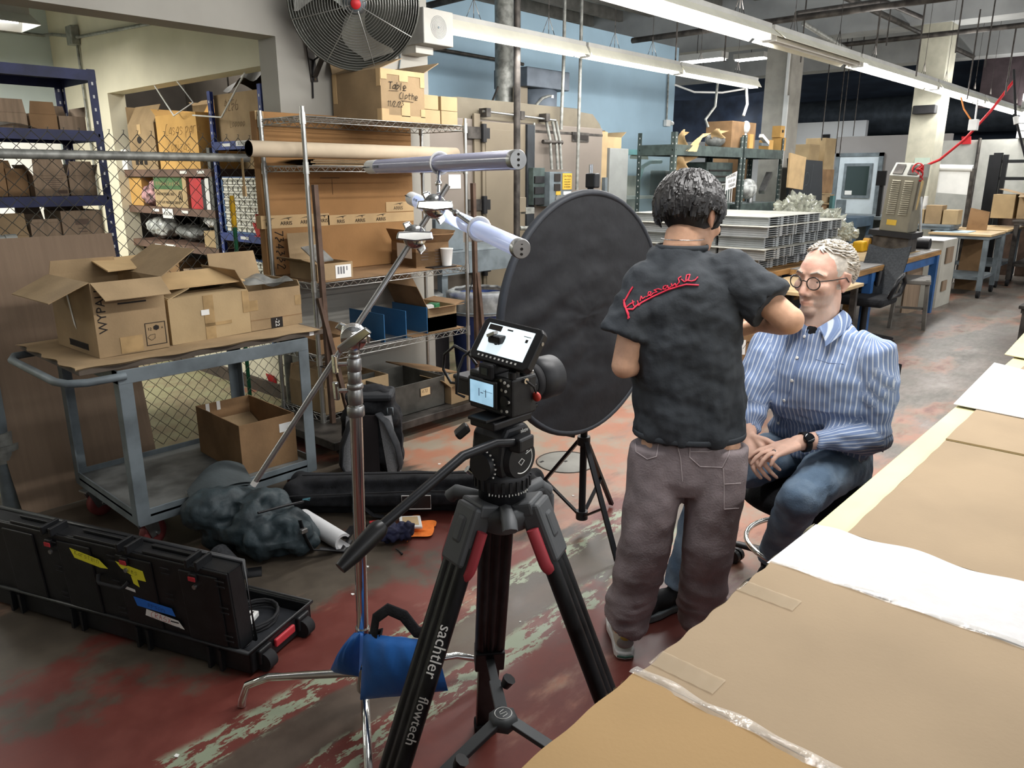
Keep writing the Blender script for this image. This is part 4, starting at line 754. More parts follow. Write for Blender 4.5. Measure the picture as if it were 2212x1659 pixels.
P('pole', MB().tube([a, a.lerp(b, .9)], .013, 10), mat('pole_green', '1f5c3e', .4, var=.05), t); P('grip', MB().tube([a.lerp(b, .9), b, b+V((0, 0, .05))], [.016, .017, .012], 10), K['yel'], t); P('head', MB().cbox((2.47, 4.66, .03), (.26, .06, .05)), K['black'], t, .01)
one('paper_card', 'white boards stacked against the back wall seen over the fence', 'board', MB().box((2.1, 8.4, 0), (2.75, 8.7, 1.92)), K['paper'], (2.4, 8.5, 0))
# ================================================================== WALK-IN OVEN
ob = mat('oven_beige', '776d5c', .6, .1, var=.07, scale=1.6); ob2 = mat('oven_pinkish', '7a7168', .6, .1, var=.05, scale=1.6); oy = 5.5
t = T('industrial_oven', 'big beige walk-in oven with hinged door against the pale blue wall', 'oven', (6.5, 6.1, 0))
P('body', MB().box((4.7, oy, 0), (7.62, 6.75, 2.15)), ob2, t, .01)
P('hood', MB().prism([(4.9, 2.15), (7.62, 2.15), (7.58, 2.2), (7.44, 2.30), (7.2, 2.31), (7.16, 2.34), (5.3, 2.34), (4.9, 2.3)], 1.2, M.Translation((0, 6.72, 0)) @ M.Rotation(PI/2, 4, 'X')), mat('oven_top', '6c6454', .6, .1, var=.06), t)
dr = P('door', MB().box((5.56, oy-.05, .12), (6.2, oy-.001, 2.13)), ob, t, .006); P('door_panel', MB().box((5.60, oy-.056, .2), (6.12, oy-.05, 2.06)), ob, dr, .003)
P('door_frame', MB().box((5.47, oy-.03, .1), (5.555, oy-.001, 2.2)), ob, t, .004)
P('gasket', MB().box((6.2, oy-.075, .12), (6.32, oy-.001, 2.13)), mat('gasket', '24282c', .6, var=.2), t, .006)
P('right_panel', MB().box((6.36, oy-.012, .1), (7.6, oy-.001, 2.06)), ob2, t, .004); P('seam_strip', MB().box((6.36, oy-.016, 2.06), (7.6, oy-.001, 2.085)), K['dst'], t)
for z in (2.02, 1.34, .72):
    c = P('hinge', MB().box((5.36, oy-.05, z-.055), (5.56, oy-.001, z+.055)), K['dst'], t); P('hinge_pin', MB().cyl((5.57, oy-.06, z-.085), (5.57, oy-.06, z+.085), .03, n=12).box((5.56, oy-.058, z-.05), (5.66, oy-.05, z+.05)), K['black'], c)
k = MB(); k.cyl((5.55, oy-.07, 2.22), (6.66, oy-.07, 2.19), .012); P('track_rail', k, K['steel'], t)
for x in (5.6, 6.1, 6.5): P('rail_bracket', MB().box((x-.03, oy-.1, 2.17), (x+.03, oy, 2.25)), K['dst'], t)
P('vent_slot', MB().box((7.02, oy-.025, 1.99), (7.32, oy-.002, 2.09)), K['dst'], t); P('vent_slot_cover', MB().box((7.04, oy-.03, 2.01), (7.3, oy-.024, 2.06)), K['ink'], t)
P('notice', MB().box((5.14, oy-.006, 1.5), (5.3, oy-.001, 1.63)), K['paper'], t)
t = T('control_box', 'grey control box with yellow caution sign on the oven front', 'control box', (6.6, 5.4, 1.28)); P('cabinet', MB().box((6.42, 5.30, 1.30), (6.80, oy-.015, 1.66)), K['gpaint'], t, .005); P('side_box', MB().box((6.22, 5.36, 1.32), (6.41, oy-.015, 1.70)), K['dgreen'], t, .004)
s = P('caution_sign', MB().box((6.63, 5.294, 1.475), (6.79, 5.299, 1.645)), mat('caution_yellow', 'c9a53c', .6), t); k = MB(); printed(k, 'CAUTION', frame((6.71, 5.293, 1.615), (1, 0, 0), (0, -1, 0)), .03)
for i, w in enumerate(('MAKE THIS OR', 'POWER SUPPLY', 'OUTPUTS MAY', 'BE GROUNDED')): printed(k, w, frame((6.71, 5.293, 1.58-.026*i), (1, 0, 0), (0, -1, 0)), .016)
P('lettering', k, K['ink'], s)
for x, z, w, h in ((6.54, 1.60, .1, .08), (6.54, 1.5, .1, .07)): P('meter', MB().box((x-w/2, 5.29, z-h/2), (x+w/2, 5.3, z+h/2)), K['ink'], t)
P('dial', MB().cyl((6.55, 5.285, 1.38), (6.55, 5.3, 1.38), .04), K['steel'], t); P('label', MB().box((6.65, 5.294, 1.42), (6.78, 5.299, 1.455)), K['white'], t); P('label', MB().box((6.52, 5.294, 1.42), (6.6, 5.299, 1.46)), mat('caution_yellow', 'c9a53c', .6), t)
for z in (1.36, 1.47, 1.58): P('breaker', MB().box((6.23, 5.34, z-.035), (6.38, 5.36, z+.035)), K['black'], t)
for px, q in ((1192, 'left'), (1205, 'middle'), (1213, 'right')):
    a = gy(px, 366, 5.40); b = gy(px-4, 300, 5.42); c = gy(px-12, 262, 5.44); pipe('grey flexible conduit into the control box, %s of three' % q, [a, a.lerp(b, .6), b, c], .016, 'gal', 'conduit')
pipe('dark bar fixed across the conduits on the oven', [gy(1173, 306, 5.42), gy(1214, 308, 5.42)], .022, 'dst', 'bar')
pipe('pale vertical conduit beside the oven gasket', [gy(1154, 265, 5.46), gy(1152, 375, 5.46)], .012, 'gal', 'conduit')
t = T('valve', 'pipe valve and box on the dark pipe before the oven', 'valve', gy(1136, 440, 5.05)); c = gy(1140, 455, 5.05)
P('box', MB().cbox(gy(1125, 442, 5.05), (.09, .06, .14)), ob, t, .004); P('clamp', MB().cbox(c, (.13, .07, .06)), K['gal'], t, .004); P('branch', MB().cyl(gy(1122, 493, 5.05), gy(1155, 493, 5.05), .022), K['gal'], t)
t = T('blower', 'dark blue-grey motor blower on top of the oven', 'blower', (6.95, 6.0, 2.34)); bm = mat('blower_blue', '515962', .5, .3, var=.12)
P('housing', MB().box((6.62, 5.8, 2.56), (7.36, 6.3, 2.76)), bm, t, .008); P('motor', MB().lathe([(.26, 0), (.26, .2), (.24, .22)], 24, M.Translation((7.03, 6.05, 2.34))), bm, t); P('side_plate', MB().box((6.53, 5.9, 2.34), (6.74, 5.93, 2.56)), ob, t)
P('cable', MB().tube([gy(1158, 240, 5.8), gy(1160, 225, 5.8), gy(1172, 212, 5.8), gy(1186, 207, 5.8), gy(1193, 208, 5.8)], .016, 8), K['gal'], t); P('cable_clamp', MB().cyl(gy(1192, 206, 5.8), gy(1192, 212, 5.8), .022), K['steel'], t)
one('slotted_angle', 'black slotted angle lying on the oven top right', 'bar', MB().box((7.05, 5.95, 2.345), (7.75, 5.99, 2.40)), K['black'], (7.4, 5.97, 2.345))
one('brace_rod', 'thin dark rod leaning on the flue pipe', 'rod', MB().tube([gy(1060, 228, 5.9), gy(1076, 188, 6.0)], .012, 6), K['dst'], gy(1060, 228, 5.9))
# boxes stacked at the oven side
carton('tall narrow cardboard against the right end of the oven', 7.80, 5.75, 0, .2, .25, 2.13, 0, None, 'card2')
carton('dark-flapped carton on top of the grey cabinet beside the oven', 8.15, 5.85, 1.95, .3, .3, .13, 0, {'+x': (30, .14), '-x': (60, .08)}, 'card2')
one('steel_cabinet', 'plain grey steel cabinet between the oven and the glass booth', 'cabinet', MB().box((7.95, 5.62, .02), (8.35, 6.3, 1.945)), mat('cabinet_grey', '8e918e', .5, .1, var=.05), (8.1, 6, 0), bevel=.006)
one('steel_post', 'grey steel post standing before the tall narrow cardboard', 'post', MB().box((7.7, 5.5, 0), (7.75, 5.55, 1.6)), K['gpaint'], (7.72, 5.52, 0))
# grey worktable in front of the oven
t = T('work_table', 'grey steel worktable half hidden behind the wire rack', 'table', (4.95, 5.0, 0)); 
P('apron', MB().box((4.35, 4.75, .80), (5.42, 4.77, .98)), K['gpaint'], t, .003); P('top', MB().box((4.35, 4.75, .98), (5.42, 5.4, .995)), K['gpaint'], t, .003)
for x in (4.4, 5.37):
    for y in (4.775, 5.34): P('leg', MB().box((x-.035, y, 0), (x+.035, y+.06, .98)), K['gpaint'], t, .003)
for z in (.86, .94): P('bolt', MB().cyl((5.385, 4.745, z), (5.385, 4.75, z), .009), K['white'], t)
one('steel_box', 'dark grey steel box standing on the grey worktable', 'box', MB().box((4.36, 4.83, .996), (4.68, 5.25, 1.27)), K['gpaint'], (4.5, 5, .996), bevel=.006)
pipe('thin black cable hanging from the wire rack shelf', [V((3.97, 3.97, .98)), V((3.93, 3.98, .85)), V((3.9, 3.985, .75))], .004, 'rub', 'cable')
# bins
def trash(label, x, y, h=.70, r=.24):
    t = T('trash_bin', label, 'bin', (x, y, 0)); k = MB(); k.lathe([(r*.8, 0), (r, h-.06), (r+.015, h-.05), (r+.015, h), (r-.01, h), (r*.78, .02), (0, .02)], 32, M.Translation((x, y, 0))); P('body', k, mat('bin_navy', '24386b', .5, var=.08), t)
    k = MB(); k.grid(lambda u, v: V((x+(r+.022+.012*math.sin(u*2*PI*14)*v+(-.05 if v > .85 else 0))*math.cos(u*2*PI), y+(r+.022+.012*math.sin(u*2*PI*11)*v+(-.05 if v > .85 else 0))*math.sin(u*2*PI), h-.14+.21*v-(.04 if v > .9 else 0))), 96, 10, cu=True); P('liner', k, K['bag'], t)
    k = MB(); k.tube([(x+(r+.025)*math.cos(a*PI/16), y+(r+.025)*math.sin(a*PI/16), h-.12) for a in range(32)], .006, 5, closed=True); P('liner_band', k, K['gpaint'], t)
    k = MB(); printed(k, 'BRUTE', frame((x+.05, y-r-.0, h-.2), (.9, -.25, 0), (-.25, -.9, 0)), .05); P('lettering', k, K['ink'], t); return t
trash('blue trash bin with a grey liner between the wire rack and the reflector', 4.42, 4.38, .68, .25); trash('second blue trash bin close behind the wire rack', 4.24, 4.95, .62, .2)
one('black_case', 'black round-windowed case standing behind the wire rack', 'case', MB().box((4.0, 4.5, 0), (4.18, 4.72, .58)), K['black'], (4.1, 4.6, 0), bevel=.01)
# ================================================================== REFLECTOR ON STAND
t = T('reflector_stand', 'black tripod light stand holding up the big reflector disc', 'stand', (2.653, 1.969, 0)); sx, sy = 2.653, 1.969
P('column', MB().cyl((sx, sy, .06), (sx, sy, .75), .0165).cyl((sx, sy, .75), (sx, sy, 1.62), .0135), K['bmet'], t); P('collar', MB().cyl((sx, sy, .43), (sx, sy, .47), .03, n=14), K['black'], t); P('collar', MB().cyl((sx, sy, .06), (sx, sy, .10), .028, n=14), K['black'], t); P('knob', MB().cyl((sx-.03, sy+.03, .475), (sx-.06, sy+.06, .485), .012), K['black'], t)
P('spigot', MB().cyl((sx, sy, 1.62), (sx, sy, 1.665), .009), K['chrome'], t); P('top_clip', MB().cbox((sx, sy-.01, 1.60), (.04, .05, .06)), K['black'], t, .006)
for fx, fy in ((2.97, 2.02), (2.50, 1.66), (2.63, 2.33)):
    k = MB(); d = V((fx-sx, fy-sy, 0)); k.bar((sx+d.x*.06, sy+d.y*.06, .45), (fx, fy, .012), .022, .014); P('leg', k, K['bmet'], t); m = V((sx, sy, 0))+d*.58
    P('strut', MB().bar((sx+d.x*.06, sy+d.y*.06, .08), (m.x, m.y, .195), .016, .009), K['bmet'], t)
t = T('reflector_disc', 'big round black fabric reflector disc on the light stand behind the tripod', 'reflector', (2.5, 1.86, .55)); Rr = M.Translation((2.5, 1.86, 1.06)) @ M.Rotation(rad(-3), 4, 'Z') @ M.Rotation(PI/2, 4, 'X')
k = MB(); k.T = Rr; r = .495
def fab(u, v, s):
    a = u*2*PI; q = r*v; x, y = q*math.cos(a), q*math.sin(a); w = .010*NZ.fractal(V((x*5, y*9, .3*s)), 1, 2, 4)*(1.15-v)+.022*math.exp(-((x+.33)**2+(y+.1)**2)*14)*math.sin((y*1.0-x*.35)*46)*.32
    return V((x, y, s*.012+w))
k.grid(lambda u, v: fab(u, v, 1), 96, 40, cu=True); k.grid(lambda u, v: fab(u, v, -1)*1.0, 96, 6, cu=True); P('fabric', k, mat('reflector_black', '1b1c1f', .62, var=.12, scale=12, bump=.15, bscale=26), t)
k = MB(); k.T = Rr; k.tube([(r*math.cos(a*PI/36), r*math.sin(a*PI/36), 0) for a in range(72)], [(.018, .014)]*72, 10, closed=True); P('rim', k, mat('rim_band', '2c2f34', .6, var=.1), t)
# ================================================================== FAR RIGHT: GLASS BOOTH, SHELVES, STACKED PANELS
gl = mat('booth_glass', 'cfe6e2', .05, var=0, alpha=.12, spec=.6); teal = mat('teal_frame', '5d8a8c', .5, var=.08)
t = T('glass_booth', 'teal-framed glass booth at the pale blue wall behind the reflector', 'booth', (10.2, 6.6, 0)); by = 6.2; f = 6.2/6.6
x0, x1 = gy(1325, 400, by).x, gy(1462, 400, by).x
P('post', MB().box((x0, by-.03, 0), (x0+.05, by+.03, 1.97)), K['white'], t); P('post', MB().box((x0+.06, by-.03, 0), (x0+.1, by+.03, 1.97)), K['black'], t); P('post', MB().box((x1-.05, by-.03, 0), (x1, by+.03, 1.95)), teal, t)
P('top_rail', MB().box((x0, by-.03, 1.90), (x1, by+.03, 1.97)), teal, t); P('pane', MB().box((x0+.1, by-.006, .7), (x1-.05, by+.006, 1.90)), gl, t); P('curved_rail', MB().tube([(x1-.62, 6.5, 1.1), (x1-.6, 6.5, 1.55), (x1-.5, 6.5, 1.75), (x1-.3, 6.5, 1.82), (x1, 6.5, 1.83)], .03, 8), teal, t)
P('back_panel', MB().box((x0+.1, 6.9, .5), (x1, 6.94, 1.62)), mat('booth_back', 'b9b7a8', .7), t); P('side_panel', MB().box((x0+.1, 6.3, .3), (x0+.3, 6.9, 1.6)), mat('booth_side', 'aebfae', .7), t)
s = P('shelf', MB().box((x0+.3, 6.55, 1.28), (x1, 6.9, 1.32)), mat('shelf_white', 'd5d9cf', .6), t)
P('counter', MB().box((x0+.1, 6.25, .74), (x1, 6.9, .78)), mat('shelf_white', 'd5d9cf', .6), t)
c = V((x0+.95, 6.75, 1.32)); t = T('gauge_stand', 'pressure gauge on a small stand inside the glass booth', 'gauge', c); k = MB(); k.tube([c+V((.14*math.cos(a*PI/12), 0, .42+.16*math.sin(a*PI/12))) for a in range(24)], .02, 6, closed=True); P('ring', k, K['white'], t); P('stem', MB().cyl(c, c+V((0, 0, .28)), .025), K['gal'], t); P('needle', MB().box(c+V((-.01, -.01, .4)), c+V((.02, 0, .5))), K['ink'], t)
c = V((x0+.62, 6.72, 1.32)); t = T('small_plant', 'small green plant in a glass jar on the booth shelf', 'plant', c); P('jar', MB().lathe([(.04, 0), (.05, .1), (.045, .1), (.035, .005)], 14, M.Translation(c)), K['film'], t)
for i in range(6):
    a = i*1.05; P('leaf', MB().slab([c+V((0, 0, .1)), c+V((.02*math.cos(a), .02*math.sin(a), .2)), c+V((.13*math.cos(a), .05*math.sin(a), .27)), c+V((.05*math.cos(a+.3), .03*math.sin(a), .2))], .003), mat('leaf_green', '4e7a50', .6), t)
one('hanging_shade', 'beige shade hanging inside the glass booth top', 'lamp shade', MB().slab([gy(1360, 340, 6.5), gy(1400, 342, 6.5), gy(1398, 328, 6.3), gy(1366, 326, 6.3)], .02), mat('shade', 'b3a883', .7), gy(1380, 340, 6.5))
k = MB(); c = gy(1435, 425, 6.75); t = T('dark_machine', 'black machine with a paper notice inside the glass booth', 'machine', (c.x, c.y, 1.32)); P('body', MB().box((c.x-.25, 6.6, 1.321), (c.x+.4, 6.88, 1.7)), K['black'], t, .01); P('notice', MB().box((c.x+.02, 6.594, 1.45), (c.x+.25, 6.599, 1.66)), K['paper'], t)
def bottle(label, x, y, z, h, r, m, cap=None):
    t = T('bottle', label, 'bottle', (x, y, z)); P('body', MB().lathe([(r, 0), (r, h*.6), (r*.35, h*.78), (r*.35, h*.9)], 16, M.Translation((x, y, z))), m, t); P('cap', MB().cyl((x, y, z+h*.9), (x, y, z+h), r*.4), cap or K['white'], t)
bm1 = mat('bottle_blue', '2f5f9c', .25, var=.1); bottle('dark red bottle at the left of the booth counter', gy(1370, 450, 6.3).x, 6.3, .781, .26, .06, mat('bottle_red', '5a2a3a', .3), bm1); bottle('tall blue bottle on the booth counter', gy(1378, 450, 6.28).x, 6.28, .781, .33, .07, bm1, bm1); bottle('small deep blue bottle right on the booth counter', gy(1408, 450, 6.4).x, 6.4, .781, .24, .05, mat('bottle_deep', '2a3f8c', .3), bm1)
carton('cream tray with rolls on the booth counter', gy(1390, 440, 6.35).x, 6.4, .781, .3, .2, .08, 0, {}, 'card2')
one('black_bin', 'black bin under the booth shelf', 'bin', MB().box((gy(1400, 440, 6.75).x, 6.6, .781), (gy(1430, 440, 6.75).x, 6.85, 1.05)), K['black'], (11, 6.7, .781))
# dark green shelf units
def unit(label, x0, x1, y0, y1, h, sh):
    return rack('shelf_unit', label, x0, x1, y0, y1, h, sh, K['dgreen'], holes=2, w=.06, th=.13)
ux0, ux1, ux2, uy = 8.75, 10.62, 12.0, 5.2
unit('dark green steel shelf unit beside the glass booth, left bay', ux0, ux1, uy, uy+.55, 2.15, (2.0, .98, .4)); unit('dark green steel shelf unit beside the glass booth, right bay', ux1+.05, ux2, uy, uy+.55, 2.18, (2.0, 1.22, .4))
def at(px, py, y=uy+.1): return gy(px, py, y)
t = T('vent_cabinet', 'dark green louvred cabinet standing in the left shelf bay', 'cabinet', (10.1, 5.45, .981)); a, b = at(1528, 345), at(1592, 378); P('body', MB().box((a.x, 5.3, .981), (10.55, 5.7, 1.80)), K['dgreen'], t, .008)
for z in (1.52, 1.60, 1.68): P('louvre', MB().box((a.x+.06, 5.285, z), (10.45, 5.299, z+.02)), K['ink'], t)
t = T('wire_basket', 'white wire basket on the left shelf bay', 'basket', (9.9, 5.3, .981)); a, b = at(1522, 372, 5.22).x, at(1584, 372, 5.22).x
for i in range(14): P('wire', MB().cyl((a+(b-a)*i/13, 5.22, 1.24), (a+(b-a)*i/13, 5.22, 1.5), .006, n=5), K['white'], t)
P('rim', MB().tube([(a, 5.22, 1.5), (b, 5.22, 1.5), (b, 5.29, 1.5), (a, 5.29, 1.5)], .01, 5, closed=True), K['white'], t); P('base', MB().box((a, 5.2, 1.22), (b, 5.29, 1.24)).box((a, 5.27, .981), (b, 5.29, 1.22)), K['dgreen'], t)
q = [at(1566, 412, 5.12), at(1588, 404, 5.1), at(1592, 370, 5.1), at(1568, 382, 5.12)]; t = one('paper_sign', 'white paper sign hanging tilted from the left shelf bay', 'sign', MB().slab(q, .006), K['paper'], q[0])
k = MB(); o = frame(q[0].lerp(q[2], .5)+V((-.004, -.012, 0)), q[1]-q[0], (-.1, -1, 0)); printed(k, 'LOCKERS', o @ M.Translation((0, .07, 0)), .055); printed(k, 'OUT OF', o, .05); printed(k, 'ORDER', o @ M.Translation((0, -.06, 0)), .05); P('lettering', k, K['ink'], t)
one('yellow_tub', 'yellow plastic tub on the bench behind the grey panels', 'tub', MB().lathe([(.15, 0), (.2, .28), (.21, .28), (.21, .30), (.19, .30), (.14, .01), (0, .01)], 20, M.Translation((at(1590, 470, 4.6).x, 4.6, .78))), K['yel'], (at(1590, 470, 4.6).x, 4.6, .78))
def kraft(label, pts, y, d=.1): return one('kraft_paper', label, 'paper', MB().grid(lambda u, v: V(pts[0]).lerp(V(pts[1]), u).lerp(V(pts[3]).lerp(V(pts[2]), u), v)+V((.05*math.sin(v*5+u*3), .06*math.sin(u*6+v*4), 0)), 8, 12), K['ktape'], pts[0], 'crumpled kraft paper on the shelf unit')
kraft('crumpled kraft paper sticking up at the left end of the shelf unit', [at(1464, 318), at(1482, 318), at(1480, 285), at(1474, 280)], 0); kraft('long strip of kraft paper hanging over the left shelf', [at(1484, 326, 5.15), at(1496, 328, 5.15), at(1528, 287, 5.2), at(1518, 290, 5.2)], 0)
kraft('crumpled kraft paper in the middle of the top shelf', [at(1538, 300), at(1562, 298), at(1568, 282), at(1545, 278)], 0); kraft('kraft paper hanging inside the left shelf bay', [at(1464, 375), at(1484, 372), at(1500, 338), at(1462, 338)], 0)
carton('large brown carton on the shelf unit between its bays', at(1580, 275, 5.45).x, 5.45, 2.001, .75, .4, .36, 0, None, 'card3'); one('grey_rags', 'grey rags on top of the shelf unit', 'rag', MB().ball(at(1545, 300, 5.4)+V((0, 0, -.02)), (.2, .12, .09)), K['bag'], at(1545, 300, 5.4))
for i, (px, w, h, m) in enumerate(((1612, .12, .2, 'cardo'), (1655, .16, .14, 'cardo'), (1682, .17, .19, 'cardo'), (1625, .1, .12, 'card3'))): carton('small tan box on the right shelf bay, %s' % ('at its left end', 'in its middle', 'below the one with a window', 'set back in shadow')[i], at(px, 310, 5.3).x, 5.3+.1*(i == 3), 2.001, w, .16, h, 0, None, m)
t = carton('small box with a dark window stacked at the right end of the shelf bay', at(1681, 290, 5.3).x, 5.3, 2.193, .15, .14, .17, 0, None, 'cardo'); P('window', MB().box((-.03, -.072, .07), (.03, -.0705, .11)), K['ink'], t, local=True)
one('white_shade', 'small white round shade at the left of the right shelf bay', 'lamp shade', MB().ball(at(1611, 275, 5.25), (.06, .06, .09)).cyl(at(1611, 275, 5.25), V((at(1611, 275, 5.25).x, 5.25, 2.002)), .02), K['white'], (at(1611, 275, 5.25).x, 5.25, 2.002))
t = T('tape_gun', 'grey tool lying on the right shelf bay', 'tool', at(1655, 316, 5.2)); a = at(1650, 312, 5.2); P('body', MB().bar(a+V((-.12, 0, .12)), a+V((.12, 0, .02)), .06, .05), K['white'], t); P('frame', MB().bar(a+V((-.12, 0, .0)), a+V((.14, 0, .0)), .04, .04), K['gpaint'], t)
one('silver_tool', 'tall silver tool leaning in the right shelf bay', 'tool', MB().bar(at(1645, 415, 5.22), at(1662, 375, 5.3), .09, .06), K['steel'], at(1645, 415, 5.22)); one('plastic_wrap', 'clear plastic crumpled in the right shelf bay', 'bag', fuse(MB().ball((0, 0, .12), (.16, .12, .13)), .02, 2, wrinkle(.05, 12)) and MB().ball(at(1615, 408, 5.3), (.2, .12, .15)), cl, at(1615, 420, 5.3)); one('jar', 'glass jar in the right shelf bay', 'jar', MB().lathe([(.05, 0), (.05, .12), (.03, .15), (.03, .2)], 12, M.Translation((at(1640, 415, 5.3).x-.1, 5.4, 1.221))), K['steel'], (at(1640, 415, 5.3).x-.1, 5.4, 1.221))
pc = MB(); q = [at(1698, 405, 5.0), at(1730, 410, 5.0), at(1738, 340, 5.0), at(1704, 330, 5.0)]; t = one('framed_picture', 'gold-edged picture leaning at the end of the shelf unit', 'picture', MB().slab(q, .03), K['ktape'], q[0]); ctr = sum(q, V())/4
P('print', MB().slab([p.lerp(ctr, .12)+V((-.002, -.012, 0)) for p in q], .004), mat('hazy_print', '7d8a96', .4, var=.5, scale=2.5, col2='a07f7c'), t); one('picture_prop', 'dark stand propping up the gold-edged picture', 'stand', MB().bar(V((ctr.x, 5.06, 0)), V((ctr.x, 5.02, 1.9)), .06, .03), K['dst'], (ctr.x, 5.06, 0))
one('black_board', 'tall black board with chalk scribbles beside the picture', 'board', MB().slab([gy(1698, 478, 5.3), gy(1768, 482, 5.3), gy(1771, 348, 5.3), gy(1700, 342, 5.3)], .05), mat('chalkboard', '2b2f33', .7, var=.08, scale=2), gy(1730, 480, 5.3)); k = MB(); hand(k, 'ol', frame(gy(1734, 408, 5.22), (1, 0, 0), (-.2, -1, 0)), .4, w=.02); one('chalk_mark', 'faint chalk marks on the tall black board', 'marks', k, mat('chalk', '56605f', .9), gy(1734, 408, 5.22))
a = gy(1735, 345, 6.1); carton('tall tan carton wrapped in film, left of a pair', gy(1730, 400, 6.2).x, 6.2, 0, .50, .4, 2.2, 0, None, 'card2'); carton('tall tan carton with papers taped on, right of a pair', gy(1760, 400, 6.2).x+.1, 6.2, 0, .55, .4, 2.34, 0, None, 'card2')
carton('dark brown carton behind the film-wrapped pair', 13.4, 6.75, 0, .9, .3, 2.35, 0, None, 'card3')
for i, (y0_, y1_) in enumerate(((418, 366), (440, 420), (470, 442), (500, 472))): a, b = gy(1768, y0_, 5.6), gy(1803, y1_, 5.6); one('stacked_carton', 'carton in the stack left of the office door, %s' % ('topmost', 'second from top', 'third from top', 'lowest')[i], 'box', MB().box((a.x, 5.6, a.z), (b.x, 6.0, b.z)), K['card' if i % 2 else 'card3'], (a.x, 5.7, a.z), 'cartons stacked left of the office door', bevel=.01)
a = gy(1768, 500, 5.6); one('teal_post', 'teal post at the left of the office door', 'post', MB().box((gy(1798, 440, 5.5).x, 5.5, 0), (gy(1798, 440, 5.5).x+.12, 5.56, 1.25)), teal, (gy(1798, 440, 5.5).x, 5.5, 0)); one('carton_plinth', 'low dark plinth under the stacked cartons', 'plinth', MB().box((a.x, 5.6, 0), (a.x+1.0, 6.0, a.z-.002)), K['dst'], (a.x, 5.7, 0))
t = T('wall_frame', 'black framed print on the white wall left of the office', 'picture', gx(1782, 320, 18.57)); a, b = gx(1771, 348, 18.57), gx(1793, 290, 18.57); P('frame', MB().box((18.55, b.y, a.z), (18.59, a.y, b.z)), K['black'], t); P('print', MB().box((18.54, b.y+.08, a.z+.1), (18.549, a.y-.08, b.z-.1)), mat('pale_print', 'b9bac6', .6, var=.2, scale=2), t)
# the stack of grey slotted panels on the packing table
tz = .765; A = gz(1648, 588, tz); sx0, sy0 = A.x, A.y
t = T('packing_table', 'packing table with a wooden pallet top carrying the grey panels', 'table', (sx0+1, sy0+.7, 0)); P('top', MB().box((sx0-.05, sy0-.06, tz-.05), (sx0+2.6, sy0+1.75, tz)), K['wood'], t, .004); P('lower_shelf', MB().box((sx0, sy0-.02, .42), (sx0+2.5, sy0+1.6, .45)), K['wood'], t)
for x in (sx0+.02, sx0+2.45):
    for y in (sy0-.02, sy0+1.6): P('leg', MB().bar((x, y+.06, 0), (x, y, tz-.05), .09, .05), K['wood'], t)
for y in (sy0+.1, sy0+.8): one('black_tote', 'black tote on the low shelf of the packing table, %s' % ('near' if y < sy0+.5 else 'far'), 'tote', MB().box((sx0+.1, y, .0), (sx0+1.2, y+.55, .41)), K['black'], (sx0+.5, y, 0), bevel=.01)
al = mat('panel_grey', 'a9adae', .45, .3, var=.08, scale=6); pw, pd, ph = .60, .46, .0195
k = MB(); k.box((0, 0, ph-.006), (pw, pd, ph-.001)); k.box((0, 0, .001), (.03, pd, ph-.006)); k.box((pw-.03, 0, .001), (pw, pd, ph-.006)); k.box((.05, .03, .001), (.07, pd-.03, ph-.006)); k.box((pw/2-.03, .0, .001), (pw/2+.03, .03, ph-.006)); k.box((.2, .0, .006), (.24, pd, ph-.006)); k.box((.42, .0, .006), (.46, pd, ph-.006)); k.box((.03, pd/2-.02, .001), (pw-.03, pd/2+.02, ph-.006)); pm = k.mesh('panel'); pm.materials.append(al)
z = tz+.001; tiers = [(5, 0, .10), (5, -.10, 0), (5, 0, .06), (5, -.08, 0), (4, .04, .05)]; nlab = ('lowest', 'second', 'third', 'fourth', 'top')
for ti, (nb, ox, oy_) in enumerate(tiers):
    cols = 3 if ti < 4 else 2
    for b in range(nb):
        for ix in range(cols):
            for iy in range(3):
                if ix == 1 and iy == 1: continue
                o = bpy.data.objects.new('slotted_tray', pm); C.objects.link(o); o.location = (sx0+ox+ix*(pw+.03)+.10, sy0+oy_+iy*(pd+.03), z+b*ph)
                tag(o, 'grey slotted metal tray in the %s tier of the stack behind the seated man' % nlab[ti], 'tray', 'grey slotted panels, %s tier' % nlab[ti])
    z += nb*ph
    one('sheet_separator', 'pale sheet laid over the %s tier of grey panels' % nlab[ti], 'sheet', MB().box((sx0+ox+.05, sy0+oy_-.02, z), (sx0+ox+.1+cols*.63, sy0+oy_+1.47, z+.003)), mat('separator', 'b9b8ae', .7), (sx0+1, sy0+.7, z)); z += .004
c = gz(1818, 560, tz); me = fuse(MB().ball((0, 0, .16), (.36, .3, .2)).ball((-.15, .1, .3), (.26, .24, .2)).ball((.3, -.12, .1), (.22, .2, .12)), .022, 2, wrinkle(.13, 9, oct=4)); [setattr(p, 'use_smooth', False) for p in me.polygons]; z0 = min(v.co.z for v in me.vertices); me.transform(M.Translation((0, 0, -z0)) @ M.Scale(1.15, 4)); o = link('plastic_wrap', me, mat('wrap_film', 'b9bbab', .10, .0, var=.3, scale=16, spec=1.0, alpha=.62)); o.location = (sx0+2.28, sy0+.45, tz+.001); tag(o, 'heap of shiny clear plastic wrap right of the grey panels', 'plastic wrap')
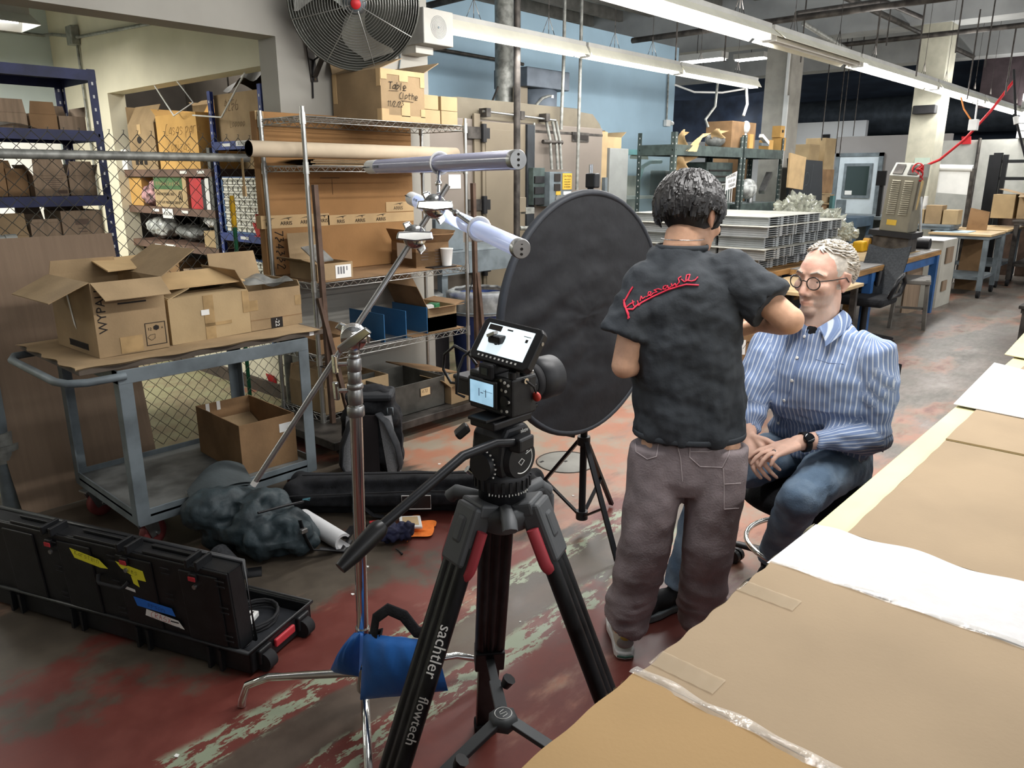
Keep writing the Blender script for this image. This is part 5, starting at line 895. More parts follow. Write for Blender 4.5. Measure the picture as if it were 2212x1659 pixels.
# blue workbench
t = T('workbench', 'long wood-topped workbench with blue steel legs behind the seated man', 'workbench', (8.6, 3, 0)); b0 = gz(1850, 590, .765); bx1 = 10.35; by0 = 2.40
k = MB(); k.box((7.2, by0, .70), (bx1, by0+.95, .755)); P('top', k, K['wood'], t, .006); P('top_skin', MB().box((7.2, by0+.01, .7555), (bx1, by0+.95, .762)), mat('bench_skin', '7f7c78', .5, var=.1), t); P('rail', MB().box((7.25, by0+.03, .60), (bx1-.05, by0+.08, .70)), mat('bench_blue', '2f5a8e', .5, var=.12), t)
for x in (7.9, bx1-.1):
    for y in (by0+.04, by0+.86): P('leg', MB().box((x-.04, y-.04, 0), (x+.04, y+.04, .70)), mat('bench_blue', '2f5a8e', .5, var=.12), t)
P('foot_rail', MB().box((7.9, by0+.8, .16), (bx1-.1, by0+.86, .26)), mat('bench_blue', '2f5a8e', .5, var=.12), t)
t = T('side_table', 'low table with a tan board top left of the workbench', 'table', (6.9, 2.5, 0)); P('top', MB().box((6.2, 2.25, .66), (7.18, 2.95, .69)), K['ply'], t, .004)
for x in (6.3, 7.1):
    for y in (2.3, 2.88): P('leg', MB().box((x-.025, y-.025, 0), (x+.025, y+.025, .66)), K['dst'], t)
one('tan_sheet', 'large tan sheet lying on the workbench', 'sheet', MB().box((8.3, by0+.12, .7625), (9.9, by0+.7, .768)), K['card2'], (9, by0+.4, .7625))
t = carton('small brown carton with a white label at the near end of the workbench', 7.42, by0+.34, .763, .26, .16, .15, 0, None, 'card3'); P('label', MB().box((-.03, -.0815, .05), (.05, -.0802, .12)), K['paper'], t, local=True)
a = gz(1883, 532, .765); one('blue_bin', 'small royal blue bin on the workbench', 'bin', MB().box((8.15, by0+.5, .763), (8.45, by0+.505, .86)).box((8.15, by0+.7, .763), (8.45, by0+.705, .88)).box((8.15, by0+.5, .763), (8.155, by0+.7, .87)).box((8.445, by0+.5, .763), (8.45, by0+.7, .87)).box((8.15, by0+.5, .763), (8.45, by0+.7, .768)), K['bbin'], (8.3, by0+.6, .763))
t = T('tape_dispenser', 'yellow tape dispenser on the workbench', 'dispenser', (9.3, by0+.6, .769)); c = V((9.35, by0+.62, .769)); P('body', MB().cbox(c+V((0, 0, .06)), (.22, .12, .12)), K['yel'], t, .02); P('roll', MB().cyl(c+V((.1, -.07, .08)), c+V((.1, .0, .08)), .07), mat('amber', 'c08f3a', .3, var=.1, alpha=.9), t)
one('papers', 'white papers lying at the near end of the workbench', 'paper', MB().box((7.7, by0+.2, .7625), (8.1, by0+.5, .767)), K['paper'], (7.9, by0+.3, .7625)); one('wooden_bar', 'pale wooden bar across the workbench', 'bar', MB().box((9.6, by0+.78, .7625), (10.3, by0+.86, .82)), K['ply'], (9.9, by0+.8, .7625))
k = MB(); k.tube([(8.45, by0+.02, .775), (8.52, by0-.02, .77), (8.5, by0-.05, .70), (8.42, by0-.04, .6)], .02, 6); k.tube([(8.35, by0+.05, .78), (8.6, by0+.08, .79), (8.7, by0+.1, .775)], .025, 6); one('clear_tubing', 'clear tubing draped over the workbench edge', 'tubing', k, cl, (8.45, by0, .77))
for i, x in enumerate((9.95, 10.12)): one('black_vise', 'small black clamp block on the workbench, %s' % ('left', 'right')[i], 'clamp', MB().box((x, by0+.6, .7625), (x+.1, by0+.72, .90)).cyl((x+.02, by0+.5, .86), (x+.02, by0+.6, .86), .02), K['black'], (x, by0+.6, .7625))
one('black_roller', 'long black roller at the foot of the louvred machine', 'roller', MB().cyl((10.2, 2.50, .83), (10.2, 3.25, .83), .065, n=16), K['black'], (10.2, 2.9, .765))
# louvred machine
t = T('louvred_machine', 'olive-grey louvred power cabinet with red hose by the cream column', 'machine', (9.4, 2.7, .765)); X = 9.45; yl, yr = gx(1905, 440, X).y, gx(1968, 440, X).y; mo = mat('olive_grey', '7b7666', .5, .15, var=.08); zt, zb = gx(1940, 380, X).z, gx(1925, 500, X).z
R = M.Translation((X, (yl+yr)/2, zb)) @ M.Rotation(rad(4), 4, 'X'); w = (yl-yr)/2; h = zt-zb
k = MB(); k.T = R; k.box((0, -w, 0), (.38, w, h)); P('cabinet', k, mo, t, .008); k = MB(); k.T = R; k.add([(0, -w, h), (.38, -w, h), (.38, w, h), (0, w, h), (.13, -w*.95, h+.14), (.38, -w*.95, h+.14), (.38, w*.95, h+.14), (.13, w*.95, h+.14)], [(0, 1, 5, 4), (1, 2, 6, 5), (2, 3, 7, 6), (3, 0, 4, 7), (4, 5, 6, 7)]); P('hood', k, mat('hood_grey', '9a9a92', .5, .2), t)
for s in (-1, 1):
    k = MB(); k.T = R; k.slab([(.012, s*w*.5-w*.33, h+.018), (.012, s*w*.5+w*.33, h+.018), (.105, s*w*.48+w*.31, h+.122), (.105, s*w*.48-w*.31, h+.122)][::-1], .006); P('vent_screen', k, K['dst'], t)
    for i in range(17):
        k = MB(); k.T = R; z = h*.33+i*h*.037; k.slab([(-.001, s*w*.42-w*.30, z), (-.001, s*w*.42+w*.30, z), (-.014, s*w*.42+w*.28, z-.012), (-.014, s*w*.42-w*.28, z-.012)], .003); P('louvre', k, mat('louvre_light', '97917e', .45, .2), t)
k = MB(); k.T = R; k.box((-.003, -.02, .07), (-.001, w*.55, .13)); P('warning_label', k, mat('caution_yellow', 'c9a53c', .6), t); k = MB(); k.T = R; k.box((-.02, -w-.06, -.06), (.42, w+.1, -.0)); P('base', k, K['black'], t)
P('stand', MB().box((X+.02, yr-.02, .763), (X+.36, yl+.06, zb-.06)), K['dst'], t); k = MB(); k.T = R; k.slab([(.02, -w-.03, h*.95), (.02, -w-.30*w, h*.92), (.02, -w-.25*w, h*.6), (.02, -w-.03, h*.42)], .05); P('side_guard', k, mat('guard_tan', 'a58f62', .6), t)
k = MB(); c = R @ V((.05, -w*.75, h+.09))
for i in range(5): k.tube([c+V((.02*math.sin(a*.7+i), .055*math.cos(a*PI/8+i), .055*math.sin(a*PI/8)-.02*i)) for a in range(16)], .009, 5, closed=True)
P('red_hose_coil', k, K['red'], t)
pipe('bright vertical tube right of the louvred machine', [gx(1990, 425, 9.3), gx(1988, 500, 9.3)], .015, 'steel', 'tube')
# mesh task chair and stool
t = T('task_chair', 'black mesh-backed task chair at the blue workbench', 'chair', (8.3, 2.15, 0)); cx, cy = 7.9, 2.42
k = MB(); k.grid(lambda u, v: V((cx+.05+.34*v+.05*math.sin(v*3), cy-.22+.40*u, .52+.43*v-.04*math.cos((u-.5)*3))), 12, 10); k.grid(lambda u, v: V((cx+.07+.34*v+.05*math.sin(v*3), cy-.22+.40*u, .52+.43*v-.04*math.cos((u-.5)*3))), 12, 10); P('backrest', k, mat('chair_mesh', '2e3134', .7, var=.2, scale=60), t); P('seat', MB().cbox((cx-.15, cy-.02, .46), (.46, .46, .08)), K['bfab'], t, .03); P('back_spine', MB().tube([(cx-.05, cy-.02, .44), (cx+.14, cy-.02, .48), (cx+.2, cy-.02, .7)], .03, 8), K['black'], t)
k = MB(); k.tube([(cx-.2, cy-.25, .5), (cx-.12, cy-.28, .66), (cx+.05, cy-.28, .70), (cx+.16, cy-.27, .62), (cx+.1, cy-.25, .5)], .022, 8, closed=True); P('armrest', k, K['black'], t); k = MB(); k.tube([(cx-.2, cy+.22, .5), (cx-.12, cy+.25, .66), (cx+.05, cy+.25, .70), (cx+.1, cy+.22, .5)], .022, 8, closed=True); P('armrest', k, K['black'], t)
P('gas_column', MB().cyl((cx-.13, cy-.02, .1), (cx-.13, cy-.02, .42), .03), K['black'], t)
for i in range(5):
    a = i*2*PI/5+.3; e = V((cx-.13+.29*math.cos(a), cy-.02+.29*math.sin(a), .07)); b_ = P('base_arm', MB().bar((cx-.13, cy-.02, .12), e, .05, .035), K['black'], t); P('caster', MB().cyl(e+V((0, -.02, -.04)), e+V((0, .02, -.04)), .03, n=12), K['black'], b_)
t = T('stool', 'grey wooden backless stool in front of the blue workbench', 'stool', (9.25, 2.33, 0)); sg2 = mat('stool_grey', '6e6a63', .6, var=.15); q = [V((8.99, 2.15, 0)), V((8.89, 2.47, 0)), V((9.4, 2.60, 0)), V((9.5, 2.28, 0))]; m_ = sum(q, V())/4
P('seat', MB().slab([p.lerp(m_, -.06)+V((0, 0, .535)) for p in q][::-1], -.045), sg2, t, .01)
for p in q: P('leg', MB().bar(p, p.lerp(m_, .12)+V((0, 0, .54)), .035, .035), sg2, t)
for i in range(4): P('stretcher', MB().bar(q[i].lerp(m_, .05)+V((0, 0, .16)), q[(i+1) % 4].lerp(m_, .05)+V((0, 0, .16)), .03, .022), sg2, t)
# tall white box, rolling table, far clutter
c0, c1 = V((10.645, 2.457, 0)), V((11.25, 2.435, 0)); wb = mat('white_carton', 'b3b0a4', .8, var=.06, scale=4)
t = T('tall_carton', 'tall whitish carton with cut-out slots standing beside the workbench end', 'box', c0); z1 = .84; k = MB(); b2 = V((10.60, 2.95, 0)); b3 = V((11.2, 2.93, 0)); k.slab([c0, c1, c1+V((0, 0, z1)), c0+V((0, 0, z1))], -.012); k.slab([c0, b2, b2+V((0, 0, z1)), c0+V((0, 0, z1))], .012); k.slab([c1, b3, b3+V((0, 0, z1)), c1+V((0, 0, z1))], -.012); k.slab([b2, b3, b3+V((0, 0, z1)), b2+V((0, 0, z1))], .012); P('body', k, wb, t)
for z, h in ((.55, .2), (.2, .13)): P('slot', MB().box((10.78, 2.43, z), (11.08 if h > .15 else 10.98, 2.445, z+h)), K['cardg'], t)
P('lid_sheet', MB().box((10.6, 2.45, z1), (11.25, 2.95, z1+.006)), K['paper'], t); one('grey_board', 'plain grey board leaning under the workbench', 'board', MB().slab([(9.7, 2.60, .02), (10.2, 2.56, .02), (10.22, 2.56, .58), (9.72, 2.6, .58)], .02), K['cardg'], (9.9, 2.6, .02))
def rtable(label, x0, x1, y0, y1, h, low, m='gpaint', top='ply', cz=.1):
    t = T('rolling_table', label, 'table', ((x0+x1)/2, (y0+y1)/2, 0)); P('top', MB().box((x0-.06, y0-.06, h-.03), (x1+.06, y1+.06, h)), K[top], t, .004); P('top_rim', MB().box((x0-.04, y0-.04, h-.07), (x1+.04, y1+.04, h-.031)), K[m], t); P('lower_shelf', MB().box((x0, y0, low), (x1, y1, low+.04)), K[m], t)
    for x in (x0, x1):
        for y in (y0, y1):
            P('leg', MB().box((x-.03, y-.03, cz), (x+.03, y+.03, h-.07)), K[m], t); P('caster', MB().cyl((x, y-.02, .055), (x, y+.02, .055), .055, n=14), K['rub'], t)
    return t
rtable('grey rolling table with a pale top right of the cream column', 11.95, 12.75, 2.25, 2.9, .86, .24)
one('blue_prints', 'pale blue sheets spread on the grey rolling table', 'sheet', MB().box((12.0, 2.5, .861), (12.5, 2.93, .868)), mat('pale_blue_sheet', 'a9bfca', .6), (12.2, 2.7, .861))
rtable('low grey cart standing behind the rolling table', 13.3, 14.4, 2.3, 2.9, .85, .3)
a = gx(2120, 465, 14); t = rtable('dark steel table under the open far carton', 13.6, 15.4, 1.4, 2.2, .98, .3, 'dst', 'dst')
carton('open tan carton with raised flaps on the dark far table', 14.3, 2.0, .981, .5, .6, .36, 0, {'-x': (-10, .2), '+x': (80, .3), '+y': (15, .3)}, 'card'); carton('narrow tan carton left of the open far one', 14.2, 2.5, .981, .3, .3, .36, 0, None, 'card2')
t = T('bar_rack', 'dark pipe rack standing at the right end of the hall', 'rack', (14, 1.5, 0)); k = MB()
for y in (2.9, 2.7, 1.3): P('upright', MB().box((14.95, y, 0), (15.02, y+.07, 1.95)), K['bmet'], t)
P('upright', MB().box((14.9, 2.78, 0), (15.0, 2.9, 1.98)), K['bmet'], t)
for z in (1.55, 1.82): P('cross_bar', MB().box((14.96, .2, z), (15.0, 2.9, z+.05)), K['bmet'], t)
for i in range(7): one('dark_plank', 'dark plank leaning on the pipe rack, %s from the left' % ('first', 'second', 'third', 'fourth', 'fifth', 'sixth', 'last')[i], 'plank', MB().bar((15.1, 2.55-.34*i, .0), (15.25, 2.6-.34*i, 1.3), .3, .03, up=(1, 0, 0)), K['brown'], (15.1, 2.55-.34*i, 0), 'dark planks leaning on the pipe rack')
q = [gx(2013, 415, 13.6), gx(2092, 421, 13.6), gx(2102, 364, 13.6), gx(2016, 362, 13.6)]; t = T('paper_roll_stand', 'big white paper sheet hung from a roll behind the cream column', 'paper roll', V((13.2, 3.2, 0))); P('sheet', MB().slab(q, .01), K['paper'], t); P('roll', MB().cyl(q[3], q[2], .05), K['paper'], t); P('stand', MB().bar(V((13.65, q[0].y, 0)), q[3], .05), K['dst'], t); P('stand', MB().bar(V((13.65, q[2].y, 0)), q[2], .05), K['dst'], t)
scr = mat('blue_screen', '7f8cf0', .3, var=0, emit=.9)
def monitor(label, q, X):
    t = T('monitor', label, 'monitor', (X, q[0].y, q[0].z)); c = sum(q, V())/4; P('bezel', MB().slab([p.lerp(c, -.06)+V((.012, 0, 0)) for p in q], .04), K['black'], t); P('screen', MB().slab(q, .004), scr, t); P('stand', MB().bar(c+V((.06, 0, 0)), V((X+.06, c.y, .95)), .06), K['black'], t)
monitor('bright blue monitor left of the louvred machine', [gx(1893, 400, 14), gx(1912, 400, 14), gx(1916, 370, 14), gx(1897, 370, 14)], 14); monitor('bright blue monitor right of the louvred machine', [gx(1990, 403, 14), gx(2002, 404, 14), gx(2007, 373, 14), gx(1993, 372, 14)], 14)
one('far_desk', 'grey desk under the two blue monitors', 'desk', MB().box((13.8, 3.2, .9), (14.8, 5.5, .95)).box((13.8, 3.2, 0), (13.86, 3.3, .9)).box((13.8, 5.4, 0), (13.86, 5.5, .9)).box((14.7, 3.2, 0), (14.8, 5.5, .9)), K['gpaint'], (14.2, 4.3, 0))
t = one('blue_table', 'blue-grey steel table in front of the office door', 'table', MB().box((12.2, 4.05, .86), (13.0, 4.6, 1.0)).box((12.2, 4.54, 0), (12.28, 4.6, .86)).box((12.9, 4.54, 0), (13.0, 4.6, .86)).box((12.2, 4.05, 0), (12.28, 4.12, .86)).box((12.9, 4.05, 0), (13.0, 4.12, .86)), mat('blue_grey', '4a5c6c', .5, .2, var=.1), (12.6, 4.3, 0))
a = gx(2010, 455, 12.9); t = rtable('small cart with cartons behind the louvred machine', 12.2, 12.65, 2.8, 3.3, .95, .35, 'gpaint', 'gpaint')
for i, (y, w, h, m, q) in enumerate(((3.42, .2, .2, 'card2', 'left'), (3.2, .22, .26, 'card', 'middle'), (2.98, .2, .2, 'card2', 'right'))): carton('carton on the small far cart, %s of three' % q, 12.43, y-.17, .951, .25, w-.01, h, 0, None, m)
one('white_jars', 'stack of white tubs on the left carton of the small far cart', 'tub', MB().cyl((12.43, 3.25, 1.152), (12.43, 3.25, 1.33), .09), K['white'], (12.43, 3.25, 1.152)); one('leaning_card', 'brown card leaning right of the small far cart', 'cardboard', MB().slab([(12.75, 2.72, .0), (12.75, 2.45, .0), (12.85, 2.43, 1.12), (12.85, 2.68, 1.17)], .02), K['card3'], (13.1, 2.8, .3))
for i in range(5): one('white_notice', 'pale notice sheet pinned on the cream column, %s' % ('topmost', 'second', 'third', 'fourth', 'lowest')[i], 'notice', MB().box((12.985, 3.35+.02*i, 1.75-.15*i), (12.998, 3.56+.06*(i % 2), 1.88-.15*i)), mat('pale_green_sheet', 'b4c4b6', .7, var=.05), (12.99, 3.45, 1.75-.15*i))
t = T('wall_speaker', 'dark loudspeaker bracketed high on the cream column', 'speaker', gx(1998, 237, 12.9)); c = gx(1998, 237, 12.9); P('cabinet', MB().cbox(c, (.15, .30, .12)), K['rub'], t, .01); P('bracket', MB().cbox(c+V((.07, 0, .03)), (.08, .06, .06)), K['gal'], t)
t = one('exit_sign', 'red and white sign on the pale far wall', 'sign', MB().slab([gx(2078, 312, 17.17), gx(2098, 311, 17.17), gx(2098, 294, 17.17), gx(2078, 295, 17.17)], .03), K['red'], gx(2088, 303, 17.17))
for i in range(6): one('flat_files', 'white flat box stacked high over the pale far wall, %s' % ('lowest', 'second', 'third', 'fourth', 'fifth', 'topmost')[i], 'box', MB().box((17.0, 1.2, 2.285+.13*i), (17.6, 3.0, 2.40+.13*i)), K['paper'], (17.3, 2, 2.285+.13*i), 'white flat boxes on the far wall')
one('brown_panel', 'big reddish-brown panel high at the right end of the hall', 'panel', MB().box((17.9, .3, 2.9), (18.0, 3.9, 4.58)), mat('reddish_panel', '4e4346', .7), (17.95, 2, 2.9))
for i, y in enumerate((1.7, 2.6, 3.6)): pipe('dark pipe up the pale far wall, %s of three' % ('right', 'middle', 'left')[i], [V((17.12, y, 0)), V((17.12, y, 2.25)), V((17.14, y, 2.3))], .03)
t = T('paper_stack', 'stack of pale boards on a low table at the right edge of the photo', 'boards', gz(2190, 640, .45)); c = V((8.35, 1.15, 0))
rtable('dark low table at the right edge beyond the sheet-covered table', 8.3, 9.2, .6, 1.15, .47, .2, 'dst', 'dst')
for i in range(6): P('board', MB().box((8.34+.01*(i % 2), .62, .471+.025*i), (9.0, 1.13-.01*(i % 3), .493+.025*i)), K['paper'], t)
carton('brown carton on the floor under the right-edge table', 8.6, .85, .0, .3, .3, .16, 0, None, 'card3')
# ================================================================== TRIPOD, HEAD AND CAMERA
AX, AY = 1.093, 1.022
carb = mat('carbon_leg', '1d1e20', .35, .2, var=.3, scale=40, stretch=(1, 1, .2)); grey_c = mat('tripod_casting', '4a4c4e', .55, .2, var=.06); redt = mat('tripod_red', 'a03a42', .5, var=.05)
t = T('tripod', 'black carbon video tripod with red collars in the foreground', 'tripod', (AX, AY, 0)); legs = []
for i, q in enumerate((50, 170, -70)):
    a = rad(q); u = V((math.cos(a), math.sin(a), 0)); side = V((-u.y, u.x, 0)); top = V((AX, AY, .93))+u*.082; foot = V((AX, AY, .0))+u*.455; ax = (foot-top).normalized(); legs.append((u, top, foot))
    k = MB(); nrm = side.cross(ax)
    for s in (-1, 0, 1):
        pr = []; c = side*(s*.0235)
        k.tube([top+c+ax*.05, top.lerp(foot, .64)+c], [(.0165, .0185)]*2, 12)
    k.bar(top+ax*.05, top.lerp(foot, .64), .062, .026, up=side.cross(ax)); lg = P('leg', k, carb, t)
    k = MB(); k.bar(top.lerp(foot, .58), top.lerp(foot, .66), .080, .046, up=nrm); P('clamp', k, K['black'], lg, .004)
    for s in (-1, 1): P('clamp_pin', MB().cbox(top.lerp(foot, .665)+side*(s*.022)-nrm*.012, (.012, .012, .02)), redt, lg)
    k = MB(); k.bar(top.lerp(foot, .62), top.lerp(foot, .965), .058, .028, up=nrm); P('lower_section', k, carb, lg, .003)
    k = MB(); k.bar(top.lerp(foot, .955), foot+V((0, 0, .004)), .068, .040, up=nrm); P('foot', k, K['rub'], lg, .006)
    k = MB(); k.bar(top-ax*.035, top+ax*.095, .070, .048, up=nrm); k.bar(top-ax*.01, top+ax*.05, .03, .056, up=nrm); sh = P('shoulder', k, grey_c, t, .008)
    k = MB(); k.tube([top+side*.046+ax*.01]+[top+side*(-.0+.046*math.cos(PI*j/12))+ax*(.085+.035*math.sin(PI*j/12)) for j in range(13)]+[top-side*.046+ax*.01], [(.0085, .013)]*15, 8); P('red_collar', k, redt, sh)
P('crown', MB().lathe([(.03, -.02), (.062, .0), (.074, .03), (.074, .045), (.052, .055), (.052, .03)], 30, M.Translation((AX, AY, .905))), grey_c, t)
k = MB()
for u, top, foot in legs: k.bar(V((AX, AY, .945))+u*.03, top+V((0, 0, .03)), .075, .03)
for q in (110, -130, -10):
    a = rad(q); u = V((math.cos(a), math.sin(a), 0)); k.tube([V((AX, AY, .95))+u*.05, V((AX, AY, .955))+u*.11, V((AX, AY, .94))+u*.125], .016, 8)
P('spider', k, grey_c, t, .006)
a = rad(-10); u = V((math.cos(a), math.sin(a), 0)); P('carry_loop', MB().tube([V((AX, AY, .955))+u*.06, V((AX, AY, .965))+u*.10, V((AX, AY, .93))+u*.125, V((AX, AY, .86))+u*.125, V((AX, AY, .81))+u*.10], .016, 8), grey_c, t)
hub = V((AX, AY, .40)); k = MB(); k.lathe([(0, .018), (.022, .018), (.034, .012), (.036, -.012), (.02, -.018), (0, -.018)], 6, M.Translation(hub)); sp = P('spreader_hub', k, grey_c, t); k = MB(); k.tube([hub+V((.02*math.cos(b*PI/10), .02*math.sin(b*PI/10), .0185)) for b in range(20)], .001, 4, closed=True); k.tube([hub+V((.009, .008, .0187)), hub+V((-.004, .008, .0187)), hub+V((-.008, .002, .0187)), hub+V((.008, -.002, .0187)), hub+V((.004, -.009, .0187)), hub+V((-.010, -.008, .0187))], .001, 4); P('emblem', k, K['paper'], sp)
for u, top, foot in legs:
    e = top.lerp(foot, .70 if u.y < .5 or u.x < 0 else .62); k = MB(); k.bar(hub+u*.025, hub.lerp(e, .55), .030, .012); k.bar(hub.lerp(e, .5), e, .022, .010); P('spreader_arm', k, grey_c, t, .002); m_ = hub.lerp(e, .45); P('spreader_knob', MB().cyl(m_+V((.01, -.02, .012)), m_+V((.016, -.03, .034)), .012, .017, 8), K['black'], t)
u, top, foot = legs[1]; ax = (foot-top).normalized(); k = MB(); vd = (V((0, 0, 1.62))-top.lerp(foot, .3)).normalized(); vd = (vd-ax*vd.dot(ax)).normalized(); side = V((-u.y, u.x, 0)); o0 = top.lerp(foot, .27)+side*.0235+vd*.0185
printed(k, 'sachtler', frame(o0, ax, vd), .036); printed(k, 'flowtech', frame(o0+ax*.15, ax, vd), .030); P('lettering', k, K['paper'], t)
# fluid head
t = T('fluid_head', 'black fluid pan head with a long pan handle on the tripod', 'tripod head', (AX, AY, .95)); hb = mat('head_black', '202124', .45, .1, var=.1); c = V((AX, AY, 0))
k = MB(); k.lathe([(.036, .955), (.05, .96), (.052, .985), (.058, .99), (.058, 1.018), (.054, 1.024), (.05, 1.03)], 36, M.Translation(c)); P('pan_base', k, hb, t)
k = MB()
for i in range(24): a = i*PI/12; k.cbox(c+V((.058*math.cos(a), .058*math.sin(a), 1.004)), (.006, .006, .022), a)
P('pan_ring', k, K['rub'], t)
k = MB()
for i in range(14): a = rad(-165+i*7); k.cbox(c+V((.0575*math.cos(a), .0575*math.sin(a), .987)), (.003, .0015, .006 if i % 3 == 0 else .003), a)
P('pan_scale', k, K['paper'], t)
k = MB(); k.prism([(-.045, 0), (.045, 0), (.052, .03), (.045, .085), (.03, .105), (-.03, .105), (-.045, .085), (-.052, .03)], .086, M.Translation((AX, AY+.043, 1.024)) @ M.Rotation(PI/2, 4, 'X')); P('body', k, hb, t, .008)
k = MB(); k.cyl((AX, AY-.044, 1.06), (AX, AY-.056, 1.06), .044, .04, 36); dsc = P('tilt_disc', k, hb, t); k = MB()
o = M.Translation((AX, AY-.0565, 1.06)) @ M.Rotation(PI/2, 4, 'X'); k.T = o; k.tube([(.030*math.cos(b), .030*math.sin(b), 0) for b in [rad(-120+i*11) for i in range(16)]], .0012, 4); k.tube([(.012, .014, 0), (.026, .020, 0)], .0011, 4); k.tube([(.010, .009, 0), (.024, .013, 0)], .0011, 4); k.tube([(-.012, -.004, 0), (-.002, .002, 0), (.006, -.004, 0), (-.004, -.012, 0)], .0011, 4, closed=True); P('emblem', k, K['paper'], dsc)
k = MB(); printed(k, 'aktiv', frame((AX+.02, AY-.0435, 1.115), (1, 0, 0), (0, -1, 0)), .012); P('lettering', k, K['paper'], t)
k = MB(); k.cyl((AX-.045, AY+.005, 1.045), (AX-.062, AY+.005, 1.045), .034, .03, 30); kb = P('drag_knob', k, hb, t); k = MB()
for i in range(20): a = i*PI/10; k.cbox((AX-.0515, AY+.005+.0335*math.cos(a), 1.045+.0335*math.sin(a)), (.003, .003, .003))
P('drag_scale', k, K['paper'], kb); P('lever', MB().bar((AX-.05, AY+.05, 1.12), (AX-.07, AY+.065, 1.10), .03, .018), K['black'], t, .005); P('bubble', MB().cyl((AX-.05, AY+.04, 1.02), (AX-.06, AY+.045, 1.03), .008), K['chrome'], t)
h0 = V((AX-.005, AY-.06, 1.10)); h1 = gd(1000, 985, 1.43); h2 = gd(820, 1140, 1.33); h3 = gd(735, 1228, 1.285)
P('handle_mount', MB().bar(h0+V((.02, 0, .0)), h0+V((-.03, -.005, .0)), .03, .03), hb, t, .005); P('pan_handle', MB().tube([h0, h0.lerp(h1, .5)+V((0, -.004, .012)), h1, h2], .0095, 10), K['bmet'], t); ax = (h3-h2).normalized(); P('grip', MB().tube([h2-ax*.008, h2, h2+ax*.01, h3-ax*.03, h3], [.012, .0165, .018, .0155, .011], 14), mat('grip_rubber', '151516', .4, var=.05), t)
P('plate_clamp', MB().box((AX-.06, AY-.035, 1.128), (AX+.055, AY+.035, 1.146)), K['black'], t, .004); P('sliding_plate', MB().box((AX-.075, AY-.026, 1.1465), (AX+.085, AY+.026, 1.154)), K['bmet'], t, .002)
# camera body
t = T('camera', 'black mirrorless camera with a fat lens on the fluid head', 'camera', (AX, AY, 1.155), rad(-3)); cm = mat('camera_black', '18191b', .5, var=.15, scale=60, bump=.06, bscale=300)
k = MB(); k.prism([(-.034, -.064), (.018, -.064), (.040, -.060), (.040, -.036), (.020, -.028), (.022, .060), (.010, .0645), (-.030, .0645), (-.034, .060)], .080, None, .001); P('body', k, cm, t, .005, local=True)
k = MB(); k.prism([(-.034, .020), (.026, .026), (.026, .052), (-.030, .058), (-.034, .056)], .024, M.Translation((0, -.034, .081)) ); P('viewfinder_hump', k, cm, t, .006, local=True)
k = MB(); k.box((-.046, -.016, .072), (-.034, .022, .104)); e = P('eyecup', k, K['rub'], t, .005, local=True); P('eyepiece', MB().box((-.0475, -.006, .082), (-.0462, .012, .096)), mat('dark_glass2', '2a3238', .05, var=0), e, local=True)
k = MB(); k.box((-.042, -.026, .012), (-.034, .058, .070)); s = P('rear_screen', k, K['black'], t, .003, local=True); lcd = mat('lcd_preview', 'a9d4ee', .4, var=.10, scale=22, emit=.75); P('display', MB().box((-.0432, -.018, .018), (-.0421, .050, .064)), lcd, s, local=True)
k = MB(); k.box((-.0437, .022, .034), (-.0433, .0235, .05)); k.box((-.0437, .002, .034), (-.0433, .0035, .05)); k.box((-.0437, .010, .041), (-.0433, .018, .0422)); k.box((-.0437, -.017, .046), (-.0433, .01, .0466)); P('focus_marks', k, K['ink'], s, local=True)
k = MB(); printed(k, '', frame((0, 0, 0), (1, 0, 0), (0, 0, 1)), .01) if 0 else None; P('control_dial', MB().cyl((-.035, -.044, .034), (-.038, -.044, .034), .011), K['bmet'], t, local=True)
for y, z in ((-.034, .075), (-.044, .072), (-.054, .068), (-.036, .056), (-.047, .055), (-.036, .012), (-.05, .014), (-.055, .034)): P('button', MB().cyl((-.0345, y, z), (-.0365, y, z), .0032, n=8), K['white'] if rnd.random() < .5 else K['steel'], t, local=True)
for x, y, r in ((-.012, -.047, .011), (.012, -.05, .008), (-.026, -.056, .008)): P('top_dial', MB().cyl((x, y, .081), (x, y, .094), r), K['bmet'], t, local=True)
P('shutter_button', MB().cyl((.031, -.05, .08), (.031, -.05, .087), .007), K['steel'], t, local=True); P('strap_lug', MB().cyl((0, -.065, .074), (0, -.07, .074), .006), K['chrome'], t, local=True); P('lug_cord', MB().tube([(0, -.07, .074), (.016, -.074, .06), (.026, -.071, .045)], .0022, 6), K['black'], t, local=True); P('red_anchor', MB().lathe([(0, -.004), (.009, -.004), (.010, 0), (.009, .004), (0, .004)], 16, M.Translation((.029, -.070, .036)) @ M.Rotation(rad(80), 4, 'Y')), mat('anchor_red', 'a8382f', .4), t, local=True)
P('hot_shoe_ring', MB().cyl((-.004, .006, .112), (-.004, .006, .122), .017, n=26), K['steel'], t, local=True)
k = MB(); L_ = M.Translation((.022, .008, .042)) @ M.Rotation(PI/2, 4, 'Y'); k.lathe([(.026, 0), (.033, .003), (.033, .016), (.0365, .022), (.0365, .05), (.038, .055), (.038, .078), (.0355, .083)], 40, L_); ln = P('lens', k, mat('lens_black', '1b1c1e', .38, .1, var=.05), t, local=True)
k = MB(); k.lathe([(.039, .079), (.044, .084), (.0465, .092), (.0465, .135), (.043, .135), (.040, .09)], 44, L_); P('lens_hood', k, mat('hood_black', '202124', .5, var=.05), ln, local=True); k = MB(); k.lathe([(.039, .056), (.0395, .056), (.0395, .077), (.039, .077)], 60, L_); P('focus_ring', k, K['rub'], ln, local=True); k = MB(); printed(k, 'SONY', frame((.060, -.0306, .044), (1, 0, 0), (0, -1, .02)), .007); P('lettering', k, K['white'], ln, local=True)
